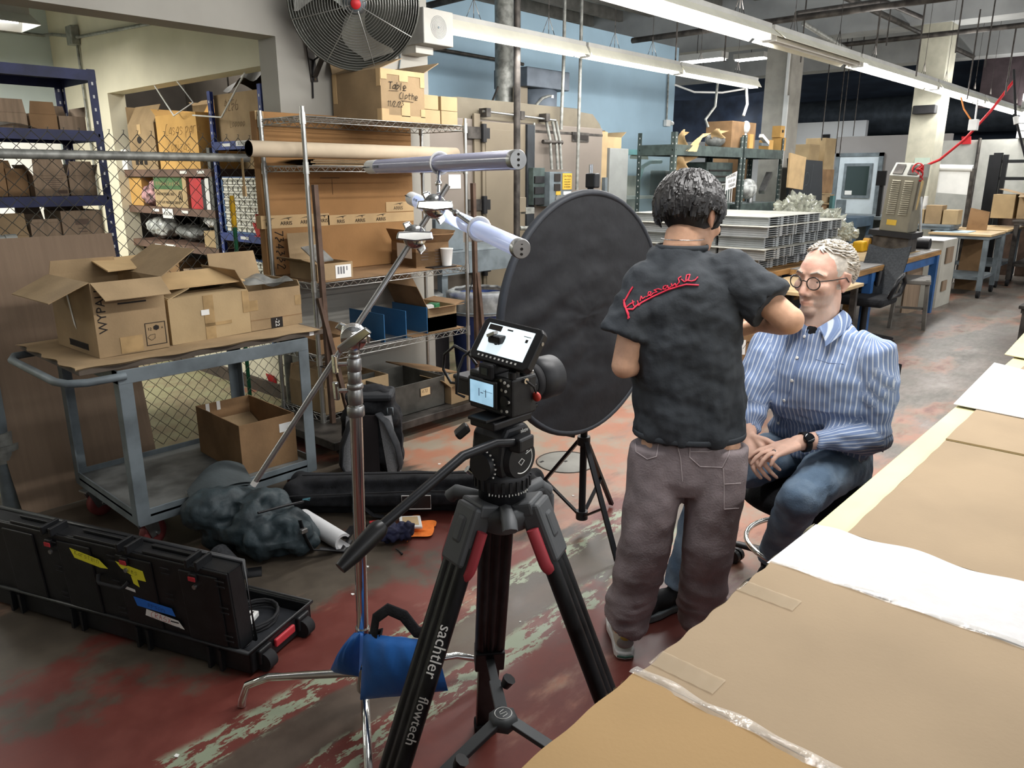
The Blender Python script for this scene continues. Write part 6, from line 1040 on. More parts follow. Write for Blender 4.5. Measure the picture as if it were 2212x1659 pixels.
P('front_glass', MB().cyl((.15, .008, .042), (.152, .008, .042), .038, n=30), mat('lens_glass', '1a2030', .03, var=0), ln, local=True)
k = MB(); k.box((-.03, .068, .02), (.01, .115, .055)); k.box((-.032, .066, .05), (.012, .118, .06)); P('dummy_battery', k, K['black'], t, .003, local=True); P('battery_arm', MB().box((-.02, .0645, .03), (.0, .07, .05)), K['black'], t, local=True)
k = MB(); k.tube([(-.01, .118, .035), (-.01, .15, .03), (-.01, .175, .055), (-.01, .17, .09), (-.01, .135, .115), (-.01, .09, .105), (-.01, .066, .085)], .0032, 8); P('cable', k, K['black'], t, local=True)
# on-camera monitor
mc = gd(1092, 741, 1.515); n_ = V((-.80, -.10, .59)).normalized(); u_ = V((.05, -1, -.06)); u_ = (u_-n_*u_.dot(n_)).normalized(); v_ = n_.cross(u_); Mo = M((u_, v_, n_)).transposed().to_4x4(); Mo.translation = mc
t = T('field_monitor', 'small black touchscreen monitor mounted above the camera', 'monitor', mc); k = MB(); k.T = Mo; w2, h2_ = .0755, .046; k.prism([(-w2+.008, -h2_), (w2-.008, -h2_), (w2, -h2_+.008), (w2, h2_-.008), (w2-.008, h2_), (-w2+.008, h2_), (-w2, h2_-.008), (-w2, -h2_+.008)], .02, None, -.02); P('housing', k, K['black'], t, .003)
k = MB(); k.T = Mo; k.box((-.058, -.030, .0002), (.058, .034, .0014)); P('display', k, mat('bright_display', 'dfeef4', .3, var=.02, emit=.82), t)
k = MB(); k.T = Mo; k.box((-.055, .020, .0015), (-.022, .032, .0018)); k.box((-.008, .026, .0015), (.006, .029, .0018)); k.box((.044, .010, .0015), (.050, .017, .0018)); k.box((.036, .022, .0015), (.054, .0232, .0018)); P('interface', k, K['ink'], t)
for i in range(10): k = MB(); k.T = Mo; k.cbox((-.05+i*.0105, -.037, .0004), (.004, .004, .0008)); P('icon', k, K['white'], t)
k = MB(); k.T = Mo; k.cyl((.0755, .02, -.010), (.077, .02, -.010), .004); P('button', k, K['steel'], t)
t2 = T('monitor_mount', 'black swivel mount holding the monitor on the camera', 'mount', V((AX, AY, 1.277))); b = M.Translation((AX, AY, 1.155)) @ M.Rotation(rad(-3), 4, 'Z') @ V((-.004, .006, .122)); P('post', MB().cyl(b, b+V((0, 0, .022)), .010), K['black'], t2); k = MB(); k.cbox(b+V((0, 0, .026)), (.03, .034, .016)); P('joint', k, K['black'], t2, .004); e = Mo @ V((-.015, -.03, -.02)); P('arm', MB().bar(b+V((0, 0, .03)), e, .02, .014), K['black'], t2, .003); P('lever', MB().bar(b+V((-.016, .012, .034)), b+V((-.02, -.012, .044)), .01, .006), K['steel'], t2)
pipe('thin black cable looping from the monitor to the camera', [Mo @ V((-.074, -.02, -.012)), Mo @ V((-.10, -.045, -.02)), gd(990, 800, 1.55), gd(986, 850, 1.57), gd(1004, 858, 1.575)], .0028, 'black', 'cable')
# ================================================================== C-STAND, ARM, TUBE LIGHTS, SANDBAG
B = V((1.2, 1.72, 0)); Tp = gz(764, 735, 1.2); dx = (Tp-B).normalized(); cp = lambda z: B+dx*(z/dx.z)
t = T('c_stand', 'chrome grip stand with turtle base carrying the boom arm', 'stand', B)
P('riser', MB().cyl(cp(.06), cp(.985), .0175, n=20), K['chrome'], t); P('riser', MB().cyl(cp(.98), cp(1.215), .0125, n=18), K['chrome'], t)
for z, r, h, nm in ((.985, .024, .03, 'collar'), (1.02, .0205, .045, 'collar'), (1.065, .0225, .015, 'collar'), (1.08, .0185, .035, 'collar'), (1.115, .0195, .035, 'collar'), (1.15, .0155, .012, 'collar'), (1.165, .014, .012, 'collar')): P(nm, MB().lathe([(r*.9, 0), (r, .003), (r, h-.003), (r*.9, h)], 22, M.Translation(cp(z))), K['steel'], t)
for z, dv in ((1.06, V((-.75, .65, 0))), (1.135, V((-.75, .65, 0)))):
    p = cp(z); k = MB(); k.cyl(p, p+dv*.055, .006, n=10); P('lock_shaft', k, K['chrome'], t); P('lock_handle', MB().bar(p+dv*.05+V((0, 0, -.026)), p+dv*.052+V((0, 0, .026)), .018, .012), K['chrome'], t, .004)
hd = cp(1.21); nrm = (V((0, 0, 1.62))-hd).normalized(); U = gd(968, 400, 2.06); Lo = gd(548, 1046, 2.1); aax = (U-Lo).normalized()
def grip_head(nm, label, c, ax, face, r=.033, posts=True):
    t = T(nm, label, 'clamp', c); sd = face.cross(ax).normalized(); fa = ax.cross(sd).normalized(); fa = fa if fa.dot(face) > 0 else -fa
    o = frame(c, ax, fa)
    for s in (-.012, .002, .016): k = MB(); k.T = o; k.lathe([(0, s-.006), (r*.96, s-.006), (r, s-.003), (r, s+.003), (r*.96, s+.006), (0, s+.006)], 30); P('plate', k, K['chrome'], t)
    k = MB(); k.T = o; k.cyl((0, 0, -.03), (0, 0, .032), .008, n=12); P('bolt', k, K['steel'], t)
    k = MB(); k.T = o; k.prism([(-.01, -.05), (.012, -.045), (.014, .0), (.012, .045), (-.008, .05), (-.014, .0)], .011, M.Translation((.0, 0, .03)) @ M.Rotation(rad(35), 4, 'Z')); P('wing_handle', k, K['chrome'], t, .004); k = MB(); k.T = o; k.prism([(-.01, -.05), (.012, -.045), (.014, .0), (.012, .045), (-.008, .05), (-.014, .0)], .012, M.Translation((.0, 0, -.045)) @ M.Rotation(rad(-25), 4, 'Z')); P('wing_handle', k, K['chrome'], t, .004)
    return t
a0 = Lo.lerp(U, ((hd-Lo).dot(aax))/(U-Lo).length); grip_head('grip_head', 'chrome round grip head at the top of the stand gripping the boom', hd+nrm*.01, dx, nrm, .034)
t = one('boom_arm', 'long bare steel boom arm slanting across the grip stand', 'arm', MB().cyl(Lo, U, .008, n=16), K['steel'], Lo); P('end_cap', MB().cyl(Lo-aax*.004, Lo+aax*.01, .0086, n=16), K['white'], t)
grip_head('grip_head', 'chrome round grip head upper on the boom arm holding the lights', gd(928, 452, 2.05) if 0 else Lo.lerp(U, .93), aax, nrm, .032); grip_head('grip_head', 'lower chrome grip head on the boom arm under the lights', Lo.lerp(U, .83), aax, nrm, .032)
tm = mat('tube_diffuser', 'a9abc6', .18, var=.03, spec=.6); tl = mat('tube_diffuser_lit', 'c3d0f5', .15, var=.03, emit=.35, spec=.6)
def tlight(label, near, far, m, lit):
    t = T('tube_light', label, 'light', near.lerp(far, .5)); ax = (far-near).normalized(); r = .0225
    P('diffuser', MB().cyl(near+ax*.018, far-ax*.10, r, n=30), m, t); c = P('end_cap', MB().tube([near, near+ax*.003, near+ax*.02], [r*.95, r*1.02, r*1.02], 30), K['steel'], t); o = frame(near-ax*.0002, V((0, 0, 1)), -ax)
    for x, q in ((0, .0035), (.012, .003), (-.012, .003)): k = MB(); k.T = o; k.cyl((x, 0, -.001), (x, 0, .0008), q, n=10); P('screw', k, K['ink'], c)
    P('control_end', MB().tube([far-ax*.10, far-ax*.01, far], [r*1.01, r*1.01, r*.8], 30), K['white'], t)
    vd = (V((0, 0, 1.62))-far).normalized(); vd = (vd-ax*vd.dot(ax)).normalized(); k = MB(); k.cbox(far-ax*.03+vd*r, (.012, .004, .016), R=frame((0, 0, 0), ax, vd).to_3x3()); k2 = P('screen', k, K['ink'], t); k = MB()
    for i in range(4): k.cbox(far-ax*(.045+.008*i)+vd*r, (.005, .003, .009), R=frame((0, 0, 0), ax, vd).to_3x3())
    printed(k, 'LED TUBE', frame(far-ax*.14+vd*(r+.0012), -ax, vd), .011); P('lettering', k, K['gpaint'], t); return ax
n1, f1 = gd(1120, 345, 1.73), gd(797, 361, 2.62); n2, f2 = gd(1127, 538, 1.73), gd(888, 428, 2.62)
ax1 = tlight('upper clear tube light on the boom arm, unlit and lilac', n1, f1, tm, False); ax2 = tlight('lower tube light on the boom arm glowing pale blue', n2, f2, tl, True)
up = V((0, 0, 1))
for q, nn, ff, s, lab in ((.43, n1, f1, -1, 'upper'), (.30, n2, f2, 1, 'lower')):
    c = nn.lerp(ff, q); ax = (ff-nn).normalized(); t = T('tube_clip', 'clear plastic clip with a chrome ball stud on the %s tube light' % lab, 'clip', c); k = MB(); sd = ax.cross(up).normalized(); k.tube([c+sd*(.0255*math.cos(a))+ax.cross(sd)*(.0255*math.sin(a)) for a in [PI*2*i/18 for i in range(18)]], [(.003, .013)]*18, 6, closed=True); P('ring', k, K['white'], t)
    e = Lo.lerp(U, .95)+nrm*.0; P('stud', MB().tube([c+(e-c).normalized()*.028, c.lerp(e, .8)], .0055, 10), K['chrome'], t); P('ball', MB().ball(c.lerp(e, .55), .010), K['chrome'], t)
d_ = bpy.data.lights.new('tube_glow', 'AREA'); d_.shape = 'RECTANGLE'; d_.size = .9; d_.size_y = .03; d_.energy = 2.0; d_.color = (.75, .84, 1); lo = bpy.data.objects.new('tube_glow', d_); C.objects.link(lo); lo.location = n2.lerp(f2, .5)+V((-.05, -.02, .04)); lo.rotation_euler = (V((.6, .5, -.6))).to_track_quat('-Z', 'X').to_euler()
# turtle legs and sandbag
t = [o for o in S.objects if o.name == 'c_stand'][0]
P('base_collar', MB().cyl(cp(.07), cp(.16), .024, n=16).cyl(cp(.27), cp(.30), .022, n=16), K['chrome'], t)
for px, py, z in ((640, 1472, .09), (1010, 1400, .12)):
    e = gz(px, py, z); dd = V((e.x-B.x, e.y-B.y, 0)); dn = dd.normalized(); L0 = cp(.13); P('leg', MB().tube([L0, L0+dn*.04, L0+dn*.30+V((0, 0, -.02)), L0+dn*.37+V((0, 0, -.05)), L0+dn*.39+V((0, 0, -.10)), L0+dn*.395+V((0, 0, -.125))], .0125, 12), K['chrome'], t)
dn = (V((.93, 1.34, 0))-B).normalized(); L0 = cp(.10); P('leg', MB().tube([L0, L0+dn*.05+V((0, 0, .03)), L0+dn*.25, L0+dn*.36+V((0, 0, -.06)), L0+dn*.38+V((0, 0, -.09))], .0125, 12), K['chrome'], t)
sbm = mat('blue_nylon', '1f5fa8', .5, var=.10, scale=8, bump=.25, bscale=22, spec=.5)
t = T('sandbag', 'bright blue nylon sandbag slung over the grip stand leg', 'sandbag', (1.3, 1.7, .02))
def pillow(q, th, m, n=20):
    k = MB(); q = [V(p) for p in q]; nn = (q[1]-q[0]).cross(q[3]-q[0]).normalized()
    for s in (1, -1):
        def f(u, v):
            p = q[0].lerp(q[1], u).lerp(q[3].lerp(q[2], u), v); e = (math.sin(PI*u)*math.sin(PI*v))**.55; pinch = .05*(abs(u-.5)*2)**3*(v-.5)
            return p+nn*(s*th*e)+nn*(.008*e*math.sin(u*23+v*6)*(v**2)) 
        k.grid(f, n, n)
    return k
q0 = [gd(778, 1512, 2.22), gd(968, 1492, 2.12), gd(940, 1385, 2.10), gd(785, 1368, 2.17)]; P('pouch', pillow(q0, .05, sbm), sbm, t)
q1 = [gd(712, 1448, 2.40), gd(775, 1462, 2.30), gd(778, 1368, 2.23), gd(765, 1366, 2.28)]; P('pouch', pillow(q1, .045, sbm), sbm, t)
P('handle', MB().tube([gd(806, 1375, 2.16), gd(812, 1335, 2.15), gd(838, 1316, 2.14), gd(872, 1330, 2.13), gd(900, 1365, 2.12), gd(940, 1372, 2.1)], [(.003, .017)]*6, 8), K['bfab'], t); P('strap', MB().tube([gd(800, 1372, 2.17), gd(825, 1362, 2.16), gd(818, 1385, 2.16)], [(.012, .006)]*3, 6), K['bfab'], t)
# ================================================================== HARD CASE
hc = mat('case_black', '17181a', .42, var=.2, scale=14, bump=.05); c0 = V((1.035, 2.115, 0)); d = V((-.355, .935, 0)).normalized(); w = V((.935, .355, 0)).normalized(); Mc = M((d, -w, V((0, 0, 1)))).transposed().to_4x4(); Mc.translation = c0
t = T('hard_case', 'long black wheeled hard case standing open at the lower left', 'case', c0, rot=Mc.to_3x3()); CL, CW, CH = 1.34, .33, .095      # local: x along, -y away, z up
k = MB(); k.box((0, -CW, .012), (CL, 0, .02)); k.box((0, -.012, .012), (CL, 0, CH)); k.box((0, -CW, .012), (CL, -CW+.012, CH)); k.box((0, -CW, .012), (.012, 0, CH)); k.box((CL-.012, -CW, .012), (CL, 0, CH)); P('base', k, hc, t, .005, local=True)
P('base_rim', MB().tube([(0, .004, CH), (CL, .004, CH), (CL, -CW-.004, CH), (0, -CW-.004, CH)], [(.008, .011)]*4, 8, closed=True), hc, t, local=True)
for i in range(4):
    for dx_ in (0, .05): P('rib', MB().box((.11+.32*i+dx_, -.002, .005), (.122+.32*i+dx_, .016, CH-.01)), hc, t, local=True)
for y in (-.06, -CW+.06): P('wheel', MB().cyl((-.012, y-.02, .035), (-.012, y+.02, .035), .034, n=18), K['rub'], t, local=True); P('wheel_guard', MB().box((-.016, y-.032, .03), (.01, y+.032, CH-.01)), hc, t, .006, local=True)
P('red_handle', MB().box((-.014, -.22, .045), (.0, -.115, .075)), mat('case_red', 'b5343c', .4, var=.05), t, .005, local=True); P('foam', MB().box((.013, -CW+.013, .021), (CL-.013, -.013, .055)), mat('case_foam', '24262a', .95, var=.15, scale=20), t, local=True)
for i in range(9): P('foam_block', MB().box((.32+.11*i, -CW+.02, .055), (.40+.11*i, -.05-.04*(i % 3), .075+.008*(i % 2))), mat('case_foam', '24262a', .95, var=.15, scale=20), t, local=True)
k = MB(); LH = .30; ln_ = rad(-4); Ml = M.Translation((0, .004, CH-.005)) @ M.Rotation(ln_, 4, 'X'); k.T = Ml; k.box((.04, -.008, 0), (CL, .0, LH)); k.box((.04, -.075, 0), (.050, -.008, LH)); k.box((CL-.01, -.075, 0), (CL, -.008, LH)); k.box((.04, -.075, LH-.01), (CL, -.008, LH)); k.box((.04, -.075, 0), (CL, -.008, .01)); P('lid', k, hc, t, .012, local=True)
k = MB(); k.T = Ml; k.tube([(.036, -.078, .0), (CL+.004, -.078, 0), (CL+.004, -.078, LH+.003), (.036, -.078, LH+.003)], [(.009, .008)]*4, 8, closed=True); P('lid_rim', k, hc, t, local=True)
for i in range(5): k = MB(); k.T = Ml; k.box((.08+.28*i, -.001, .012), (.24+.28*i, .006, LH-.02)); P('raised_panel', k, hc, t, .005, local=True)
for x in (.16, .46, .82):
    k = MB(); k.T = Ml; k.box((x-.012, -.06, LH-.005), (x+.0, .012, LH+.028)); k.box((x+.03, -.06, LH-.005), (x+.042, .012, LH+.028)); k.box((x, .0, LH-.05), (x+.03, .014, LH-.02)); la = P('latch', k, hc, t, .003, local=True); k = MB(); k.T = Ml; k.box((x+.002, .0142, LH-.045), (x+.03, .017, LH-.03)); P('red_tab', k, mat('case_red', 'b5343c', .4, var=.05), la, local=True); k = MB(); k.T = Ml; k.cyl((x+.015, .006, LH-.07), (x+.015, .014, LH-.07), .008, n=10); P('padlock_ring', k, K['steel'], la, local=True)
for i in range(3): k = MB(); k.T = Ml; k.box((.19+.32*i, -.06, LH), (.40+.32*i, -.045, LH+.012)); k.box((.19+.32*i, -.02, LH), (.40+.32*i, -.005, LH+.012)); P('top_rail', k, hc, t, .003, local=True)
for z in (.04, .06, .15, .17, .25, .27):
    for x in (.05, .28, .52, .8): k = MB(); k.T = Ml; k.box((x, .006, z), (x+.035, .009, z+.004)); P('edge_mark', k, K['rub'], t, local=True)
k = MB(); k.T = Ml; k.tube([(.48, .006, LH-.12), (.49, .02, LH-.135), (.50, .024, LH-.14), (.60, .024, LH-.14), (.61, .02, LH-.135), (.62, .006, LH-.12)], .007, 8); P('carry_handle', k, K['rub'], t, local=True); ytape = mat('yellow_tape', 'e8e33c', .6, var=.04); btape = mat('blue_tape', '2a6fd0', .6, var=.04)
def ltape(pts, m, nm='tape', th=.0007): k = MB(); k.T = Ml @ M.Translation((0, .0068, 0)) @ M.Rotation(PI/2, 4, 'X') @ M.Rotation(PI, 4, 'Y'); k.prism([(-x, y) for x, y in pts], th); return P(nm, k, m, t, local=True)
ltape([(.735, .265), (.60, .245), (.565, .215), (.60, .212), (.72, .228)], ytape, 'yellow_tape'); ltape([(.52, .255), (.40, .24), (.395, .20), (.43, .20), (.50, .232)], ytape, 'yellow_tape'); ltape([(.46, .21), (.435, .205), (.43, .17), (.455, .18)], ytape, 'yellow_tape'); ltape([(.47, .125), (.30, .115), (.29, .085), (.46, .09)], btape, 'blue_tape'); ltape([(.42, .085), (.28, .07), (.26, .04), (.43, .058)], K['paper'], 'white_tape'); ltape([(.51, .162), (.455, .155), (.455, .144), (.51, .15)], K['paper'], 'small_label'); ltape([(.53, .24), (.50, .20), (.54, .20)], K['paper'], 'torn_tape') if 0 else None
k = MB(); fl = lambda x, z, tx: hand(k, tx, frame(Ml @ V((x, .0082, z)), Ml.to_3x3() @ V((-1, 0, -.13)), Ml.to_3x3() @ V((0, 1, 0))), .020, w=.05); fl(.715, .243, 'Karstein'); fl(.49, .225, 'films'); fl(.41, .10, 'epson'); P('handwriting', k, K['ink'], t, local=True); k = MB(); hand(k, 'CRASX', frame(Ml @ V((.405, .0082, .058)), Ml.to_3x3() @ V((-1, 0, -.1)), Ml.to_3x3() @ V((0, 1, 0))), .024, w=.06); P('red_handwriting', k, K['red'], t, local=True)
def coil(label, c, r, n, th, m, nm='cable_coil'): 
    k = MB(); c = V(c)
    k.tube([c+V((r*(1+.06*math.sin(i*.7))*math.cos(i*PI/9), r*.75*(1+.05*math.cos(i*.9))*math.sin(i*PI/9), th*1.1*(i/18)+.01*math.sin(i*.35))) for i in range(18*n)], th, 7); return one(nm, label, 'cable', k, m, c)
coil('thick black cable coil lying in the open hard case', Mc @ V((.16, -.20, .065)), .10, 4, .0055, K['rub']); coil('thin black wire tangle at the near corner of the open hard case', Mc @ V((.12, -.075, .065)), .055, 6, .0022, K['black'])
t = one('power_adapter', 'white adapter with black slots inside the cable coil', 'adapter', MB().cbox(Mc @ V((.16, -.19, .077)), (.07, .035, .022), .6), K['white'], Mc @ V((.16, -.19, .066)), bevel=.004); P('slot', MB().cbox(Mc @ V((.16, -.19, .0885)), (.05, .008, .002), .6), K['ink'], t)
t = one('chrome_clamp', 'chrome clamp parts in the foam of the hard case', 'clamp', MB().bar(Mc @ V((.30, -.06, .07)), Mc @ V((.38, -.12, .08)), .02, .015), K['chrome'], Mc @ V((.33, -.09, .08)))
# ================================================================== BAGS ON THE FLOOR
dgb = mat('slate_nylon', '2b363a', .6, var=.2, scale=10, bump=.35, bscale=40)
def softbox(k, c, sz, rz, r=.04, n=2):
    o = k.T; k.T = M.Translation(c) @ M.Rotation(rz, 4, 'Z'); a, b, h = sz[0]/2, sz[1]/2, sz[2]
    for x in (-1, 1):
        for y in (-1, 1):
            for z in (r, h-r): k.ball((x*(a-r), y*(b-r), z), r, 10, 6)
    k.box((-a+r, -b+r, 0.001), (a-r, b-r, h)); k.box((-a, -b+r, r), (a, b-r, h-r)); k.box((-a+r, -b, r), (a-r, b, h-r)); k.T = o; return k
t = T('long_bag', 'long black padded equipment bag lying in front of the wire rack', 'bag', (2.3, 2.85, 0)); ang = math.atan2(-.585, .57); bc = V((2.29, 2.73, 0)); 
def bag_sag(p, n): return -.010*abs(math.sin((p.x-p.y)*7))*max(0, n.z)+.006*NZ.noise(p*9)
place('body', fuse(softbox(MB(), bc, (1.30, .24, .19), ang, .06), .014, 5, bag_sag), K['bfab'], t); Rb = M.Translation(bc) @ M.Rotation(ang, 4, 'Z')
k = MB(); k.T = Rb; k.tube([(-.62, -.131, .13), (0, -.134, .15), (.6, -.131, .14)], .004, 6); k.tube([(-.55, -.05, .208), (0, -.04, .207), (.55, -.05, .207)], .004, 6); P('zip', k, K['rub'], t)
for x in (-.30, .22): k = MB(); k.T = Rb; k.tube([(x, -.132, .15), (x+.02, -.136, .1), (x+.10, -.137, .03), (x+.2, -.137, .01)], [(.003, .024)]*4, 6); P('strap', k, K['bfab'], t)
k = MB(); k.T = Rb; k.box((-.06, -.138, .06), (.08, -.134, .13)); pt = P('name_window', k, K['black'], t); k = MB(); k.T = Rb; k.tube([(-.06, -.1385, .06), (.08, -.1385, .06), (.08, -.1385, .13), (-.06, -.1385, .13)], .0025, 5, closed=True); P('window_border', k, K['paper'], pt)
t = T('backpack', 'slate grey hiking backpack lying open on its side on the red floor', 'backpack', (1.55, 2.95, 0)); k = MB(); softbox(k, (1.52, 2.99, 0), (.34, .36, .25), .4, .09); softbox(k, (1.57, 2.82, 0), (.30, .25, .18), -.5, .07); k.ball((1.42, 3.08, .19), (.16, .13, .10)); k.ball((1.66, 2.76, .06), (.07, .08, .05))
place('body', fuse(k, .010, 4, wrinkle(.030, 7)), dgb, t); k = MB(); k.grid(lambda u, v: V((1.30+.34*u+.06*v, 3.02+.12*u+.2*v, .215+.07*math.sin(PI*u)*(.6+.4*v)+.02*v)), 14, 10); k.grid(lambda u, v: V((1.30+.34*u+.06*v, 3.02+.12*u+.2*v, .230+.07*math.sin(PI*u)*(.6+.4*v)+.02*v)), 14, 10); P('lid_flap', k, mat('slate_flap', '3a4143', .7, var=.15, bump=.2, bscale=60), t)
P('zip', MB().tube([(1.47, 2.80, .235), (1.60, 2.80, .225), (1.72, 2.85, .19)], .006, 6), K['black'], t); P('zip_pull', MB().tube([(1.72, 2.85, .2), (1.75, 2.84, .2), (1.76, 2.86, .18)], .003, 5, closed=True), mat('teal_cord', '3a7480', .5), t)
P('buckle', MB().cbox((1.60, 2.665, .15), (.03, .02, .02)), K['steel'], t, .003); P('strap', MB().tube([(1.60, 2.69, .19), (1.605, 2.668, .12), (1.63, 2.66, .05), (1.72, 2.63, .02)], [(.004, .016)]*4, 6), K['black'], t); P('strap', MB().tube([(1.30, 2.93, .04), (1.25, 2.88, .012), (1.32, 2.78, .01), (1.42, 2.72, .01)], [(.005, .03)]*4, 6), K['black'], t); P('strap', MB().tube([(1.68, 2.68, .03), (1.76, 2.62, .01), (1.84, 2.68, .01)], [(.004, .018)]*3, 6), K['black'], t)
k = MB(); k.tube([gz(470, 1195, .09), gz(510, 1235, .05)], [.045, .042], 14); k.ball(gz(512, 1237, .05), .042, 14, 8); P('padded_roll', k, mat('dark_mesh', '2c2d30', .9, var=.2, scale=80), t)
one('red_clamp', 'red-handled clamp lying between the backpack and the case', 'clamp', MB().slab([gz(425, 1215, .05), gz(488, 1228, .05), gz(488, 1238, .03), gz(425, 1226, .03)], .02).bar(gz(440, 1240, .01), gz(490, 1250, .01), .03, .02), redt, gz(455, 1225, .0))
one('black_strap', 'black webbing strap lying left of the backpack', 'strap', MB().tube([gz(402, 1195, .01), gz(430, 1192, .03), gz(470, 1200, .02), gz(480, 1218, .01)], [(.004, .02)]*4, 6), K['black'], gz(402, 1195, 0))
a, b = gz(742, 1172, .04), gz(655, 1118, .04); k = MB(); ax = (b-a).normalized(); sd = ax.cross(V((0, 0, 1)))
def foam(u, v, r): q = rad(35+290*v); p = a.lerp(b, u); return p+sd*(r*math.cos(q))+V((0, 0, r*math.sin(q)))
k.grid(lambda u, v: foam(u, v, .042), 8, 26); k.grid(lambda u, v: foam(u, v, .030), 8, 26); k.grid(lambda u, v: foam(0, v, .030+.012*u), 1, 26); k.grid(lambda u, v: foam(1, v, .030+.012*u), 1, 26); one('foam_tube', 'white slit foam tube lying right of the backpack', 'foam tube', k, mat('white_foam', 'dcdcdc', .7, var=.03), a-V((0, 0, .04)))
k = MB(); cc = gz(888, 1148, 0); k.grid(lambda u, v: V((cc.x-.10+.2*u, cc.y-.09+.17*v, .008+.012*abs(math.sin(u*7+v*3))*math.sin(v*PI)+.004))+V((.03*math.sin(v*9), .03*math.sin(u*8), 0)), 20, 18); one('orange_cloth', 'crumpled orange cloth on the floor by the tripod', 'cloth', k, mat('orange_cloth', 'ef7f32', .85, var=.08, scale=30), (cc.x, cc.y, .004))
t = T('filter_case', 'white square frame with a tan panel resting on the orange cloth', 'filter', gz(890, 1135, .03)); q = [gz(864, 1143, .03), gz(913, 1143, .03), gz(908, 1118, .045), gz(862, 1120, .045)]; cc = sum(q, V())/4; P('frame', MB().slab(q, .014), K['white'], t, .004); P('panel', MB().slab([p.lerp(cc, .28)+V((0, 0, .0146)) for p in q], .001), K['ply'], t)
me = fuse(MB().ball((0, 0, .035), (.085, .05, .04)).ball((.07, .0, .04), (.04, .045, .04)), .006, 3, wrinkle(.022, 22)); z0 = min(v.co.z for v in me.vertices); me.transform(M.Translation((0, 0, -z0))); o = link('pouch', me, mat('navy_cloth', '1d1f38', .8, var=.2, scale=30)); o.location = gz(846, 1172, 0)+V((0, 0, .001)); o.rotation_euler.z = -.6; tag(o, 'navy drawstring pouch on the floor by the orange cloth', 'pouch')
one('drawstring', 'black cord with a toggle trailing from the navy pouch', 'cord', MB().tube([gz(855, 1185, .01), gz(862, 1190, .004), gz(868, 1197, .004)], .003, 6).ball(gz(868, 1196, .006), .006, 8, 6), K['black'], gz(862, 1190, 0))
one('black_multitool', 'black tools lying by the long bag', 'tool', MB().cbox(gz(755, 1150, .01), (.10, .03, .018), .6).cbox(gz(800, 1135, .008), (.16, .015, .014), -.5), K['black'], gz(780, 1140, 0)); one('red_marker', 'small red marker on the floor before the long bag', 'marker', MB().cyl(gz(798, 1129, .02), gz(816, 1127, .02), .008), K['red'], gz(805, 1128, .012))
# upright backpack by the dolly
t = T('backpack', 'black upright backpack with pale mesh back panels by the rack dolly', 'backpack', (2.46, 3.33, 0)); rz = math.atan2(3.194-3.461, 2.599-2.327); k = MB(); bcn = V((2.47, 3.31, 0)); softbox(k, bcn, (.34, .22, .40), rz, .07); k.ball(bcn+V((.02, .02, .40)), (.15, .11, .10)); softbox(k, bcn+V((.0, .0, .36)), (.27, .17, .13), rz, .05); place('body', fuse(k, .011, 5, wrinkle(.016, 8)), K['bfab'], t); Rk = M.Translation(bcn) @ M.Rotation(rz, 4, 'Z')
for s in (-1, 1): k = MB(); k.T = Rk; k.grid(lambda u, v: V((s*(.085+.04*(1-v)) +(u-.5)*.075, -.113-.012*math.sin(PI*u), .03+.33*v)), 8, 14); P('mesh_panel', k, mat('grey_mesh', '8f9092', .9, var=.15, scale=220), t)
for s in (-1, 1): k = MB(); k.T = Rk; k.tube([(s*.05, -.11, .37), (s*.10, -.15, .33), (s*.15, -.155, .2), (s*.165, -.13, .08), (s*.15, -.10, .03)], [(.008, .028)]*5, 8); P('shoulder_strap', k, mat('strap_grey', '2e3033', .8, var=.1, scale=40), t)
k = MB(); k.T = Rk; k.box((-.13, -.10, .43), (.13, .09, .475)); P('top_flap', k, mat('flap_charcoal', '2b2d30', .7, var=.1), t, .02); k = MB(); k.T = Rk; k.tube([(.10, -.106, .40), (.13, -.106, .40), (.13, -.106, .36), (.10, -.106, .36)], .004, 6, closed=True); P('buckle', k, K['gpaint'], t)
k = MB(); k.T = Rk; k.box((-.045, -.118, .02), (.045, -.105, .36)); P('back_channel', k, mat('channel_brown', '221d1e', .9, var=.1), t)
one('headphone_pouch', 'black zipped pouch lying on the floor right of the long bag', 'pouch', fuse(softbox(MB(), (2.93, 2.75, 0), (.25, .17, .09), .3, .04), .012, 4) and softbox(MB(), (2.93, 2.75, 0), (.25, .17, .09), .3, .04), K['bfab'], (2.93, 2.75, 0))
